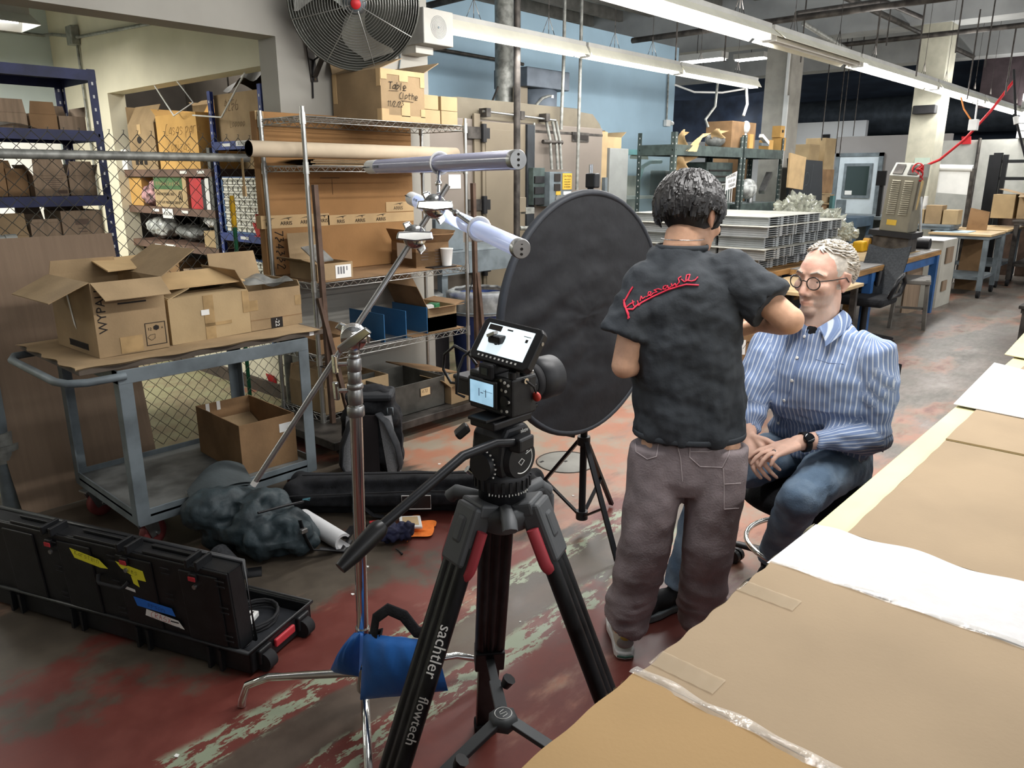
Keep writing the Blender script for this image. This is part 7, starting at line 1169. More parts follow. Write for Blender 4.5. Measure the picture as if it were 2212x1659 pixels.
# ================================================================== PEOPLE
def loft(k, rings, n=24, cap=True):
    """closed volume through elliptical rings (centre, half axis a, half axis b)"""
    vs = []
    for c, a, b in rings:
        for j in range(n): q = 2*PI*j/n; vs.append(V(c)+V(a)*math.cos(q)+V(b)*math.sin(q))
    m = len(rings); fs = [(i*n+j, i*n+(j+1) % n, (i+1)*n+(j+1) % n, (i+1)*n+j) for i in range(m-1) for j in range(n)]
    fs += [tuple(range(n))[::-1], tuple(range((m-1)*n, m*n))]; return k.add(vs, fs, True)
def limb(k, pts, rr, n=14):
    k.tube(pts, rr, n); k.ball(pts[0], rr[0] if not isinstance(rr[0], tuple) else min(rr[0]), 12, 8); k.ball(pts[-1], rr[-1] if not isinstance(rr[-1], tuple) else min(rr[-1]), 12, 8); return k
def hand3(k, w, d, n, thumb, L=.185, curl=(.35, .4, .45, .5), tcurl=.35):
    """w wrist, d towards the fingers, n way the palm faces, thumb +1/-1 side"""
    d = V(d).normalized(); n = V(n); n = (n-d*n.dot(d)).normalized(); s = d.cross(n)*thumb; q = L/.185; w = V(w)
    k.tube([w-d*.02, w+d*.02*q, w+d*.06*q, w+d*.092*q], [(.019, .026), (.020, .032), (.016, .040), (.013, .040)] if abs(d.cross(V((0, 0, 1))).dot(s)) < 2 else .02, 14)
    for i in range(4): k.tube([w+d*.015*q+s*(.022-.015*i)*q, w+d*.095*q+s*(.031-.0205*i)*q], [.014*q, .011*q], 10)
    ln = (.041, .046, .043, .033)
    for i in range(4):
        p = w+d*(.092-.004*abs(i-1.2))*q+s*(.031-.0205*i)*q; dr = (d+s*(.10-.07*i)).normalized(); pts = [p-dr*.01]; c = curl[i]
        for j, f in enumerate((1, .66, .52)):
            p = p+dr*ln[i]*f*q; pts.append(p); a = c*(1, 1.15, .8)[j]; dr = (dr*math.cos(a)+n*math.sin(a)).normalized()
        k.tube(pts, [.0098*q, .0088*q, .0080*q, .0066*q], 10); k.ball(pts[-1], .0068*q, 8, 6)
    p = w+d*.022*q+s*.026*q; dr = (d*.72+s*.62+n*.28).normalized(); pts = [p-dr*.012]
    for f in (.040, .034, .027): p = p+dr*f*q; pts.append(p); dr = (dr*math.cos(tcurl)+(d*.7-s*.45+n*.35).normalized()*math.sin(tcurl)).normalized()
    k.tube(pts, [.0145*q, .0125*q, .0105*q, .0080*q], 10); k.ball(pts[-1], .0082*q, 8, 6)
def head(k, c, F, U, s=1.0):
    F = V(F).normalized(); U = V(U); U = (U-F*U.dot(F)).normalized(); Lf = U.cross(F); R = M((F, Lf, U)).transposed(); c = V(c); P_ = lambda x, y, z: c+R @ V((x*s, y*s, z*s))
    def b(x, y, z, rx, ry, rz): k.ball(P_(x, y, z), (rx*s, ry*s, rz*s), 18, 12, R)
    b(-.018, 0, .036, .097, .076, .084); b(.030, 0, .030, .062, .062, .062); b(.034, 0, -.022, .058, .059, .082); b(.030, 0, -.066, .056, .054, .042); b(.068, 0, -.096, .026, .030, .022); b(.061, 0, -.072, .028, .033, .030)
    k.tube([P_(.082, 0, .020), P_(.095, 0, -.006), P_(.108, 0, -.030)], [.009*s, .010*s, .0120*s], 12); b(.108, 0, -.034, .0130, .0130, .0115)
    for y in (-1, 1):
        b(.096, y*.013, -.041, .010, .0085, .0085); b(.062, y*.043, -.018, .026, .020, .022); k.tube([P_(.062, y*.054, .022), P_(.080, y*.036, .032), P_(.090, y*.012, .027)], [.008*s, .0085*s, .007*s], 10)
        b(-.006, y*.075, -.002, .018, .009, .031); k.tube([P_(-.004, y*.076, -.032), P_(-.024, y*.083, -.006), P_(-.018, y*.086, .022), P_(.004, y*.080, .028)], [.006*s, .006*s, .006*s, .005*s], 8); b(.0, y*.077, -.030, .008, .006, .010)
    k.tube([P_(.078, .026, -.070), P_(.092, .012, -.0655), P_(.095, 0, -.067), P_(.092, -.012, -.0655), P_(.078, -.026, -.070)], [.003*s, .0042*s, .0046*s, .0042*s, .003*s], 8); k.tube([P_(.078, .024, -.074), P_(.090, .010, -.079), P_(.093, 0, -.080), P_(.090, -.010, -.079), P_(.078, -.024, -.074)], [.003*s, .0048*s, .005*s, .0048*s, .003*s], 8)
    for y in (-1, 1):
        k.tube([P_(.066, y*.047, .006), P_(.0805, y*.036, .0115), P_(.0825, y*.027, .0115), P_(.077, y*.016, .005)], [.004*s, .0048*s, .0048*s, .004*s], 8); k.tube([P_(.066, y*.046, .001), P_(.079, y*.034, -.0065), P_(.0785, y*.026, -.0065), P_(.076, y*.016, .002)], [.004*s, .0045*s, .0045*s, .004*s], 8)
    return P_, R
def skin_mat(name, col, red, grey=None):
    m = mat(name, col, .55, var=.05, scale=30, bump=.05, bscale=220, spec=.35); nt = m.node_tree; b = nt.nodes['Principled BSDF']; src = b.inputs['Base Color'].links[0].from_socket
    for an, cc in (('red', red), ('grey', grey or col)):
        a = nt.nodes.new('ShaderNodeAttribute'); a.attribute_name = an; x = nt.nodes.new('ShaderNodeMix'); x.data_type = 'RGBA'; nt.links.new(a.outputs['Fac'], x.inputs[0]); nt.links.new(src, x.inputs[6]); x.inputs[7].default_value = lin(cc); src = x.outputs[2]
    nt.links.new(src, b.inputs['Base Color']); b.inputs['Subsurface Weight'].default_value = .08; b.inputs['Subsurface Radius'].default_value = (.6, .25, .15); b.inputs['Subsurface Scale'].default_value = .01; return m
def attr(me, name, fn):
    a = me.attributes.new(name, 'FLOAT', 'POINT'); a.data.foreach_set('value', [fn(v.co) for v in me.vertices])
sm = lambda x: max(0.0, min(1.0, x))
def face_attrs(me, Pf, Ri, stub):
    inv = Ri.transposed(); c = Pf(0, 0, 0)
    def red(p):
        q = inv @ (p-c)
        if q.length > .16: return 0
        r = sm(1-((q.x-.093)**2/.0003+(q.y/.026)**2+((q.z+.0725)/.011)**2))*.45
        r = max(r, .45*sm((abs(q.y)-.066)/.01)*sm(1-abs(q.z)/.05)*sm(1-abs(q.x)/.05)); r = max(r, .35*sm(1-((q.x-.11)**2+q.y**2+(q.z+.036)**2)/.0004)); r = max(r, .28*sm((q.z-.03)/.03)*sm((q.x)/.04)); return r
    def grey(p):
        q = inv @ (p-c)
        if q.length > .17 or q.z > -.03: return 0
        return stub*sm((-.036-q.z)/.015)*sm((q.x+.01)/.03)*(0 if (abs(q.z+.0725) < .011 and abs(q.y) < .026) else 1)*(.75+.25*NZ.noise(p*160))
    attr(me, 'red', red); attr(me, 'grey', grey)
def eyes(t, Pf, R, iris):
    for y in (-1, 1):
        e = P('eye', MB().ball(Pf(.0685, y*.031, .003), .0125, 16, 10), mat('eye_white', 'd9d6d0', .25, var=.02), t); dr = (R @ V((1, -.05*y, -.10))).normalized(); P('iris', MB().cyl(Pf(.0685, y*.031, .003)+dr*.0118, Pf(.0685, y*.031, .003)+dr*.0131, .0055, .004, 14), mat('iris', iris, .2, var=0), e)
def resamp(pts, n):
    return [V(pts[0])*(1-u)**2+V(pts[1])*2*u*(1-u)+V(pts[2])*u*u for u in [i/n for i in range(n+1)]]
# ------------------------------------------------------------------ the standing man
SF = V((.80, .60, 0)).normalized(); SR = V((SF.y, -SF.x, 0)); Z = V((0, 0, 1)); t = T('person', 'young man seen from behind in faded black shirt and grey trousers, adjusting the seated man', 'person', (2.06, 1.2, 0))
neck0 = gd(1474, 524, 2.37); hc = gd(1496, 474, 2.40); shL = gd(1391, 606, 2.36); shR = gd(1574, 584, 2.34); hip = gd(1487, 945, 2.50); elR = gd(1706, 692, 2.25); wrR = gd(1643, 698, 2.47); elL = gd(1348, 790, 2.38); wrL = gd(1440, 770, 2.66)
hL = gd(1428, 965, 2.50); hR = gd(1550, 965, 2.47); knL = gd(1392, 1180, 2.56); knR = gd(1530, 1170, 2.53); anL = V((1.995, 1.285, .085)); anR = V((2.20, 1.10, .085)); HF_ = (SF*.70+SR*.72+V((0, 0, -.38))).normalized(); HU = (Z+SF*.35+SR*.1).normalized()
sk2 = skin_mat('skin_tan', 'd2a587', 'bd7a66'); k = MB(); Pf, Rf = head(k, hc, HF_, HU, .98)
limb(k, [neck0-Z*.04, neck0+Z*.015, hc-Z*.05-SF*.01], [.066, .058, .056]); loft(k, [(neck0-Z*.05, SR*.085, SF*.06), ((shL+shR)/2-Z*.06, SR*.155, SF*.09), (hip+Z*.25, SR*.13, SF*.085), (hip+Z*.05, SR*.12, SF*.08), (hip-Z*.06, SR*.12, SF*.08)])
limb(k, [shR, shR.lerp(elR, .5), elR], [.048, .046, .041]); limb(k, [elR, elR.lerp(wrR, .3), wrR], [.043, .043, .029]); limb(k, [shL, shL.lerp(elL, .5), elL], [.048, .045, .040]); limb(k, [elL, elL.lerp(wrL, .3), wrL], [.041, .040, .027])
for h, kn, an in ((hL, knL, anL), (hR, knR, anR)): limb(k, [h, kn, an], [.075, .05, .036])
hand3(k, wrR, gd(1580, 712, 2.53)-wrR, V((.5, .5, -.8)), -1, .18, (.5, .55, .5, .6), .4); hand3(k, wrL, gd(1560, 725, 2.62)-wrL, V((.2, .4, -.8)), 1, .18, (.5, .5, .55, .6), .4)
me = fuse(k, .0055, 4); face_attrs(me, Pf, Rf, .1); place('body', me, sk2, t); eyes(t, Pf, Rf, '2a1c14')
tee = mat('faded_black_cotton', '3a3e42', .92, var=.14, scale=7, bump=.15, bscale=130); k = MB(); ch = (shL+shR)/2
loft(k, [(neck0-Z*.012+SF*.006, SR*.076, SF*.068), (neck0-Z*.03, SR*.10, SF*.072), (ch-Z*.005, SR*.140, SF*.090), (ch-Z*.08, SR*.178, SF*.112), (ch-Z*.17, SR*.182, SF*.122), (ch.lerp(hip, .55), SR*.176, SF*.122), (ch.lerp(hip, .8), SR*.174, SF*.125), (hip+Z*.035, SR*.178, SF*.128), (hip+Z*.012, SR*.176, SF*.126)], 32)
sl = shR+(elR-shR)*.72; k.tube([shR-SR*.06, shR, shR.lerp(sl, .5), sl], [.058, .068, .074, .080], 18); k.ball(shR, .066, 14, 10); sl2 = shL+(elL-shL)*.66; k.tube([shL+SR*.05, shL, shL.lerp(sl2, .5)-SR*.006, sl2-SR*.016], [.056, .064, .074, .084], 18); k.ball(shL, .062, 14, 10)
def teefold(p, n):
    q = p-hip; a = q.dot(SR); h = q.z; low = sm((.50-h)/.4)
    return .018*low*NZ.fractal(V((a*13, q.dot(SF)*13, h*4.5)), 1, 2, 3)+.014*(1-low)*NZ.fractal(V((a*8, q.dot(SF)*8, h*12)), 1, 2, 3)+.006*low*abs(math.sin(h*26+a*10+2*NZ.noise(p*6)))+.004*NZ.noise(p*38)
me = fuse(k, .0075, 5, teefold); to = place('t_shirt', me, tee, t); bv = BVHTree.FromPolygons([v.co+V(ROOT[t.name].inverted().translation) for v in me.vertices], [tuple(p.vertices) for p in me.polygons])
hm = MB(); n_ = 40; hm.tube([hip+Z*.022+SR*(.181*math.cos(i*2*PI/n_))+SF*(.131*math.sin(i*2*PI/n_)) for i in range(n_)], [(.010, .003)]*n_, 6, closed=True); P('hem', hm, tee, to); hm = MB(); hm.tube([neck0-Z*.014+SF*.006+SR*(.078*math.cos(i*2*PI/30))+SF*(.070*math.sin(i*2*PI/30)) for i in range(30)], [(.009, .005)]*30, 8, closed=True); P('neckband', hm, tee, to)
# red script across the back, laid on the cloth
def onshirt(px, py):
    d = ray(px, py).normalized(); h = bv.ray_cast(V((0, 0, CAMH)), d); return (h[0]-d*.0035) if h[0] else None
def stroke(k, crop, w):
    pts = []
    for (ax, ay), (bx_, by_) in zip(crop, crop[1:]):
        for i in range(7): pts.append((ax+(bx_-ax)*i/7, ay+(by_-ay)*i/7))
    pts.append(crop[-1]); q = [onshirt(1280+x/2.766, 350+y/2.766) for x, y in pts]; q = [p for p in q if p]
    if len(q) > 2: k.tube(q, [(w*.28, w)]*len(q) if False else [w]*len(q), 6)
k = MB()
for w, st in ((.0027, [(241, 745), (222, 775), (200, 815), (186, 838), (190, 862), (202, 880), (214, 905), (212, 938)]), (.0027, [(186, 822), (192, 850), (203, 890), (218, 932)]), (.0022, [(196, 872), (222, 850), (250, 835)]), (.0027, [(200, 880), (240, 880), (258, 862), (300, 836), (370, 800), (450, 764), (520, 742), (560, 732), (634, 736)]), (.0018, [(238, 826), (244, 858), (258, 866), (272, 846), (268, 828), (276, 860), (288, 842)]), (.0018, [(284, 830), (290, 800), (298, 818), (316, 804)]), (.0018, [(322, 806), (342, 794), (350, 776), (336, 776), (330, 792), (346, 800), (362, 784)]), (.0018, [(362, 784), (386, 776), (366, 766), (392, 758), (412, 764)]), (.0018, [(440, 738), (424, 744), (420, 760), (436, 760), (448, 738), (452, 756), (470, 744)]), (.0020, [(470, 726), (474, 744), (494, 726), (498, 742), (518, 718), (512, 696), (530, 684)]), (.0020, [(530, 700), (548, 716), (572, 704), (582, 672), (562, 676), (556, 706), (590, 712), (612, 706), (630, 686)])): stroke(k, st, w)
P('script_print', k, mat('print_red', 'd8324a', .6, var=.05), to)
jean = mat('washed_grey_denim', '8a7f80', .9, var=.13, scale=9, bump=.25, bscale=160); k = MB(); wa = hip+Z*.05
loft(k, [(wa, SR*.150, SF*.108), (hip-Z*.03, SR*.166, SF*.124), (hip-Z*.12, SR*.172, SF*.128), (hip-Z*.17, SR*.16, SF*.11)], 28)
for h, kn, an, s in ((hL, knL, anL, -1), (hR, knR, anR, 1)):
    h2 = h-Z*.05+SR*(s*.008); a2 = an-Z*.005+SF*.01; k.tube([h2+Z*.06, h2, h2.lerp(kn, .5), kn, kn.lerp(a2, .5), kn.lerp(a2, .88), a2+Z*.03], [.092, .098, .094, .086, .081, .080, .083], 20)
def jfold(p, n):
    h = p.z; lo = sm((.50-h)/.35); return .013*lo*NZ.fractal(V((p.x*5, p.y*5, h*17)), 1, 2, 3)+.006*NZ.fractal(V((p.x*12, p.y*12, h*9)), 1, 2, 3)
me = fuse(k, .0075, 5, jfold); jo = place('trousers', me, jean, t); bj = BVHTree.FromPolygons([v.co+V(ROOT[t.name].inverted().translation) for v in me.vertices], [tuple(p.vertices) for p in me.polygons]); stm = mat('denim_stitch', 'b0a5a5', .9, var=.1)
def seam(pts, w=.0016):
    q = []
    for a, b in zip(pts, pts[1:]):
        for i in range(8): q.append((a[0]+(b[0]-a[0])*i/8, a[1]+(b[1]-a[1])*i/8))
    q.append(pts[-1]); r = []
    for x, y in q:
        d = ray(x, y).normalized(); h = bj.ray_cast(V((0, 0, CAMH)), d)
        if h[0]: r.append(h[0]-d*.0012)
    if len(r) > 3: k.tube(r, w, 5)
k = MB(); seam([(1372, 938), (1374, 976), (1398, 992), (1418, 986), (1424, 948), (1374, 938)]); seam([(1490, 942), (1490, 988), (1512, 1008), (1560, 1010), (1574, 982), (1580, 942)]); seam([(1492, 976), (1530, 976), (1574, 964)]); seam([(1562, 1012), (1564, 1046), (1600, 1044)]); seam([(1564, 1046), (1564, 1100), (1596, 1098)]); seam([(1458, 942), (1470, 990), (1474, 1040)]); P('stitching', k, stm, jo)
shw = mat('shoe_cream', 'c9c5b5', .6, var=.06); shg = mat('shoe_grey', '8b8782', .8, var=.1)
def shoe(t, an, d, m, sole, L=.28, accents=None):
    d = V((d[0], d[1], 0)).normalized(); s = V((-d.y, d.x, 0)); h = V((an.x, an.y, 0))-d*.045; k = MB(); R = M((d, s, Z)).transposed()
    k.ball(h+d*.05+Z*.062, (.052, .036, .055), 14, 10, R); k.ball(h+d*.13+Z*.055, (.085, .038, .042), 14, 10, R); k.ball(h+d*.21+Z*.045, (.065, .042, .030), 14, 10, R); sh = place('shoe', fuse(k, .006, 4), m, t)
    k = MB(); pl = [(x*L, y) for x, y in ((.0, .0), (.02, .026), (.1, .036), (.4, .036), (.62, .046), (.85, .043), (.97, .02), (.97, -.02), (.85, -.043), (.62, -.046), (.4, -.036), (.1, -.036), (.02, -.026))]; Mo = R.to_4x4(); Mo.translation = h-d*.012+Z*.002; k.prism(pl, .028, Mo); P('sole', k, sole, sh, .005)
    if accents:
        k = MB(); k.tube([h-d*.014+s*(.028)+Z*.018, h-d*.018+Z*.016, h-d*.014-s*.028+Z*.018], [(.005, .003)]*3, 6); P('green_line', k, mat('shoe_green', '2c4a40', .5), sh); k = MB(); k.ball(h-d*.0+Z*.062, (.014, .03, .022), 12, 8, R); P('heel_patch', k, shg, sh); k = MB(); k.ball(h-d*.002+Z*.085, (.012, .018, .012), 12, 8, R); P('heel_tab', k, mat('shoe_yellow', 'b8a24e', .6), sh)
shoe(t, anL, (.75, .66), shw, K['white'], .28, True); shoe(t, anR, (.95, .3), shw, K['white'], .28, True)
# shaggy black hair
hairm = mat('hair_black', '1d1b1a', .45, var=.3, scale=60, stretch=(1, 1, .3), spec=.5); k = MB(); k.ball(Pf(-.024, 0, .036), (.103, .086, .095), 20, 14, Rf); r2 = random.Random(5)
for i in range(900):
    th = r2.uniform(-PI, PI); ph = r2.uniform(.05, 1.75); 
    if abs(th) < .75 and ph > 1.15: continue
    f = lambda p_, q: Pf(-.026+(.108+q)*math.sin(p_)*math.cos(th), (.092+q)*math.sin(p_)*math.sin(th), .036+(.101+q)*math.cos(p_))
    e = ph+r2.uniform(.45, .80); lim = 1.75 if abs(th) < 1.0 else (1.85 if abs(abs(th)-PI/2) < .32 else 2.30); e = min(e, lim); dth = r2.uniform(-.12, .12)
    if e-ph < .15: continue
    pts = []
    for j in range(6):
        u = j/5; th0 = th; th = th0+dth*u; pts.append(f(ph+(e-ph)*u, .004+.014*u*(1-u)*2+.010*u*u*r2.uniform(.3, 1.5))); th = th0
    k.tube(pts, [(.0034, .009), (.0040, .0105), (.0040, .0095), (.0034, .008), (.0026, .0055), (.001, .002)], 5)
P('hair', k, hairm, t); P('necklace', MB().tube([neck0+Z*.012+SR*(.066*math.cos(a))+SF*(.062*math.sin(a))-SF*.004 for a in [PI+.0+i*PI/16 for i in range(17)]], .0016, 6), K['chrome'], t)
# ------------------------------------------------------------------ the seated man
GF = V((-.995, .03, 0)).normalized(); GL = V((-GF.y, GF.x, 0)); t = T('person', 'grey-haired man with glasses in a blue striped shirt and jeans, seated on the office chair', 'person', (2.84, .97, 0))
nk = gd(1774, 674, 2.71); hc2 = gd(1779, 603, 2.69); sL = V((2.735, .80, 1.035)); sR = V((2.735, 1.15, 1.035)); pel = V((2.86, .97, .575)); eL = gd(1884, 935, 2.70); wL = gd(1722, 957, 2.66); eR = gd(1612, 878, 2.83); wR = gd(1617, 946, 2.76)
kL = V((2.455, .895, .545)); aL = V((2.69, 1.06, .175)); kR = V((2.44, 1.215, .545)); aR = V((2.375, 1.29, .10)); hpL = pel+GL*.09; hpR = pel-GL*.09
HF2 = V((-.97, .25, -.04)); HU2 = V((-.03, .0, 1)); skm = skin_mat('skin_fair', 'd9b19d', 'c2786c', 'b3a49b'); k = MB(); Ph, Rh = head(k, hc2, HF2, HU2, 1.04)
limb(k, [nk-Z*.06, nk, hc2-Z*.06+V((.02, 0, 0))], [.070, .060, .060]); loft(k, [(nk-Z*.05, GL*.085, GF*.06), ((sL+sR)/2-Z*.07, GL*.165, GF*.10), (pel+Z*.25, GL*.15, GF*.115), (pel+Z*.02, GL*.15, GF*.11), (pel-Z*.07, GL*.15, GF*.1)])
for a_, b_, c_ in ((sL, eL, wL), (sR, eR, wR)): limb(k, [a_, a_.lerp(b_, .5), b_], [.046, .045, .04]); limb(k, [b_, b_.lerp(c_, .3), c_], [.04, .04, .028])
for a_, b_, c_ in ((hpL, kL, aL), (hpR, kR, aR)): limb(k, [a_, b_, c_], [.075, .05, .036])
hL_ = gd(1640, 985, 2.60); hand3(k, wL, hL_-wL, V((.2, -.1, -.9)), -1, .195, (.30, .38, .45, .5), .25); hand3(k, wR, gd(1648, 1010, 2.66)-wR, V((.1, -.6, -.5)), 1, .19, (.4, .45, .5, .5), .3)
me = fuse(k, .0045, 4); face_attrs(me, Ph, Rh, .75); place('body', me, skm, t); eyes(t, Ph, Rh, '4a5a64')
for y in (-1, 1): P('eyebrow', MB().tube([Ph(.078, y*.052, .026), Ph(.090, y*.036, .036), Ph(.096, y*.016, .030)], [.002, .004, .003], 6), mat('brow_grey', 'a39a90', .8), t)
gh = mat('hair_white', 'cfc8bc', .5, var=.16, scale=50, spec=.5); k = MB(); r2 = random.Random(9); k.ball(Ph(-.030, 0, .040), (.098*1.04, .082*1.04, .090*1.04), 20, 14, Rh)
for i in range(760):
    th = r2.uniform(-PI, PI); ph = r2.uniform(.12, 2.0)
    if ph > 1.45 and abs(th) < 1.75: continue
    if abs(th) < 1.35 and ph > .62+.42*(abs(th)/1.35): continue
    s_ = 1.04; f = lambda p_, a_, q: Ph(-.026+(.096+q)*math.sin(p_)*math.cos(a_), (.079+q)*math.sin(p_)*math.sin(a_), .036+(.086+q)*math.cos(p_)); back = 1 if th > 0 else -1; da = back*r2.uniform(.25, .55)*(1 if abs(th) < 2.6 else .1); dp = r2.uniform(.05, .30); pts = []
    for j in range(5):
        u = j/4; pp = ph+dp*u; pts.append(f(min(pp, 2.15), th+da*u, .0015+.006*math.sin(u*PI)+.004*u))
    k.tube(pts, [(.0014, .004), (.0022, .006), (.0022, .0055), (.0016, .004), (.0006, .001)], 5)
P('hair', k, gh, t); gfm = mat('tortoise_frame', '35302c', .3, var=.25, scale=60); t2 = T('glasses', 'dark round-framed glasses worn by the seated man', 'glasses', Ph(.108, 0, .002)); o = Rh
for y in (-1, 1):
    c = Ph(.106-.004, y*.034, .000); k = MB(); fx = (Rh @ V((1, .10*y, -.03))).normalized(); ly = (Rh @ V((0, 1, 0))); ly = (ly-fx*ly.dot(fx)).normalized(); uz = fx.cross(ly); k.tube([c+ly*(.0245*math.cos(a))+uz*(.0215*math.sin(a)) for a in [i*PI/14 for i in range(28)]], .0022, 7, closed=True); P('rim', k, gfm, t2)
    k = MB(); k.add([c+ly*(.0235*math.cos(a))+uz*(.0205*math.sin(a)) for a in [i*PI/14 for i in range(28)]], [tuple(range(28))]); P('lens', k, mat('spectacle_lens', 'eef2f4', .04, var=0, alpha=.12, spec=.9), t2); P('temple', MB().tube([c+ly*(y*.024)+uz*.010, Ph(.06, y*.078, .012), Ph(.0, y*.085, .014), Ph(-.016, y*.086, -.002)], .0021, 6), gfm, t2)
P('bridge', MB().tube([Ph(.103, .0105, .004), Ph(.110, 0, .008), Ph(.103, -.0105, .004)], .002, 6), gfm, t2)
# striped shirt
def shirt_mat():
    m = mat('striped_cotton', '7f98c4', .85, var=.0, bump=.10, bscale=60); nt = m.node_tree; b = nt.nodes['Principled BSDF']; a = nt.nodes.new('ShaderNodeAttribute'); a.attribute_name = 'stripe'; x = nt.nodes.new('ShaderNodeMath'); x.operation = 'FRACT'; nt.links.new(a.outputs['Fac'], x.inputs[0]); r = nt.nodes.new('ShaderNodeValToRGB'); nt.links.new(x.outputs[0], r.inputs[0]); e = r.color_ramp.elements; e[0].position = 0; e[0].color = lin('7488ad'); e[1].position = 1; e[1].color = lin('7488ad')
    for p_, c in ((.34, '7488ad'), (.40, 'c2ccda'), (.60, 'c2ccda'), (.66, '7488ad'), (.86, '7b8fb3'), (.90, '8fa2c2'), (.95, '7488ad')): q = e.new(p_); q.color = lin(c)
    nt.links.new(r.outputs[0], b.inputs['Base Color']); return m
shm = shirt_mat(); k = MB(); ch = (sL+sR)/2
loft(k, [(nk-Z*.03+V((.01, 0, 0)), GL*.080, GF*.070), (nk-Z*.055, GL*.12, GF*.085), (ch-Z*.01, GL*.175, GF*.105), (ch-Z*.10+GF*.01, GL*.198, GF*.130), (ch-Z*.22+GF*.0, GL*.200, GF*.140), (pel+Z*.16+GF*.035, GL*.195, GF*.150), (pel+Z*.075+GF*.03, GL*.185, GF*.142), (pel+Z*.03+GF*.03, GL*.175, GF*.13)], 32)
sleeves = []
for a_, b_, c_, sg in ((sL, eL, wL, 1), (sR, eR, wR, -1)):
    ce = b_.lerp(c_, .80); k.tube([a_-GL*(sg*.05), a_, a_.lerp(b_, .5), b_], [.062, .076, .074, .066], 16); k.ball(b_, .066, 14, 10); k.tube([b_, b_.lerp(c_, .45), b_.lerp(c_, .62), ce], [.066, .062, .048, .042], 16); sleeves += [(a_, b_), (b_, ce)]
def sfold(p, n):
    q = p-pel; return .016*NZ.fractal(V((q.x*9, q.y*7, q.z*7)), 1, 2, 3)+.014*sm((.32-q.z)/.2)*NZ.fractal(V((q.x*6, q.y*6, q.z*20)), 1, 2, 3)+.004*abs(math.sin((q.z*1.0+abs(q.y)*1.5)*30+3*NZ.noise(p*5)))*sm((abs(q.y)-.10)/.08)
me = fuse(k, .007, 5, sfold)
def stripe(p):
    best = None
    for a_, b_ in sleeves:
        ab = b_-a_; u = max(0, min(1, (p-a_).dot(ab)/ab.length_squared)); d_ = (p-(a_+ab*u)).length
        if best is None or d_ < best[0]: best = (d_, a_, ab)
    q = p-ch; tor = math.hypot(q.dot(GL)/.19, q.dot(GF)/.13) if p.z > pel.z else 9
    if best[0] < .085 and not (abs(q.dot(GL)) < .165 and tor < 1.06):
        ab = best[2].normalized(); ref = V((0, 0, 1)) if abs(ab.z) < .8 else GF; x_ = (ref-ab*ref.dot(ab)).normalized(); y_ = ab.cross(x_); r = p-best[1]; return math.atan2(r.dot(y_), r.dot(x_))*.072/.0155+40
    return (q.dot(GL)+.12*q.z*0)/.0155+80.5
attr(me, 'stripe', stripe); so = place('shirt', me, shm, t); bs = BVHTree.FromPolygons([v.co+V(ROOT[t.name].inverted().translation) for v in me.vertices], [tuple(p.vertices) for p in me.polygons])
def onS(px, py, off=.002):
    d = ray(px, py).normalized(); h = bs.ray_cast(V((0, 0, CAMH)), d); return (h[0]-d*off, h[1]) if h[0] else (None, None)
for x, y in ((1738, 727), (1722, 773), (1711, 822), (1694, 865), (1682, 914)):
    p, n = onS(x, y)
    if p: P('button', MB().lathe([(0, .003), (.004, .003), (.0058, .0025), (.0058, 0)], 14, frame(p, n.orthogonal(), n)), K['paper'], so)
k = MB(); pts = [onS(1738+(1672-1738)*i/30+8, 712+(930-712)*i/30)[0] for i in range(31)]; pts = [p for p in pts if p]; k.tube(pts, [(.0016, .002)]*len(pts), 5) if len(pts) > 3 else 0; P('placket', k, shm, so)
k = MB(); q = [onS(x, y, .001)[0] for x, y in ((1762, 776), (1790, 784), (1822, 786))]; q = [p for p in q if p]; k.tube(q, .0014, 5) if len(q) > 1 else 0; P('pocket_edge', k, shm, so)
# collar: two leaves around the neck opening
def leaf(sg):
    k = MB(); A = [nk+Z*.012-GF*.055+GL*(sg*.0), nk+Z*.012-GF*.02+GL*(sg*.066), nk-Z*.012+GF*.045+GL*(sg*.058), nk-Z*.040+GF*.085+GL*(sg*.028)]; B_ = [nk-Z*.030-GF*.085+GL*(sg*.0), nk-Z*.030-GF*.03+GL*(sg*.098), nk-Z*.062+GF*.055+GL*(sg*.098), nk-Z*.098+GF*.112+GL*(sg*.070)]
    def cv(Q, u): f = u*3; i = min(2, int(f)); return Q[i].lerp(Q[i+1], f-i)
    for o_ in (0, .004): k.grid(lambda u, v: cv(A, u).lerp(cv(B_, u), v)+(GF*.3+GL*sg*.7+Z*.4)*(.010*math.sin(PI*v)+o_), 18, 8)
    me = k.mesh('collar'); attr(me, 'stripe', lambda p: ((p-nk).dot(GF)*.6+(p-nk).z*.55)/.0155+30); place('collar', me, shm, so)
leaf(1); leaf(-1); k = MB(); k.ball(nk-Z*.075+GF*.050, (.030, .036, .040), 14, 10); P('undershirt', k, K['bfab'], t)
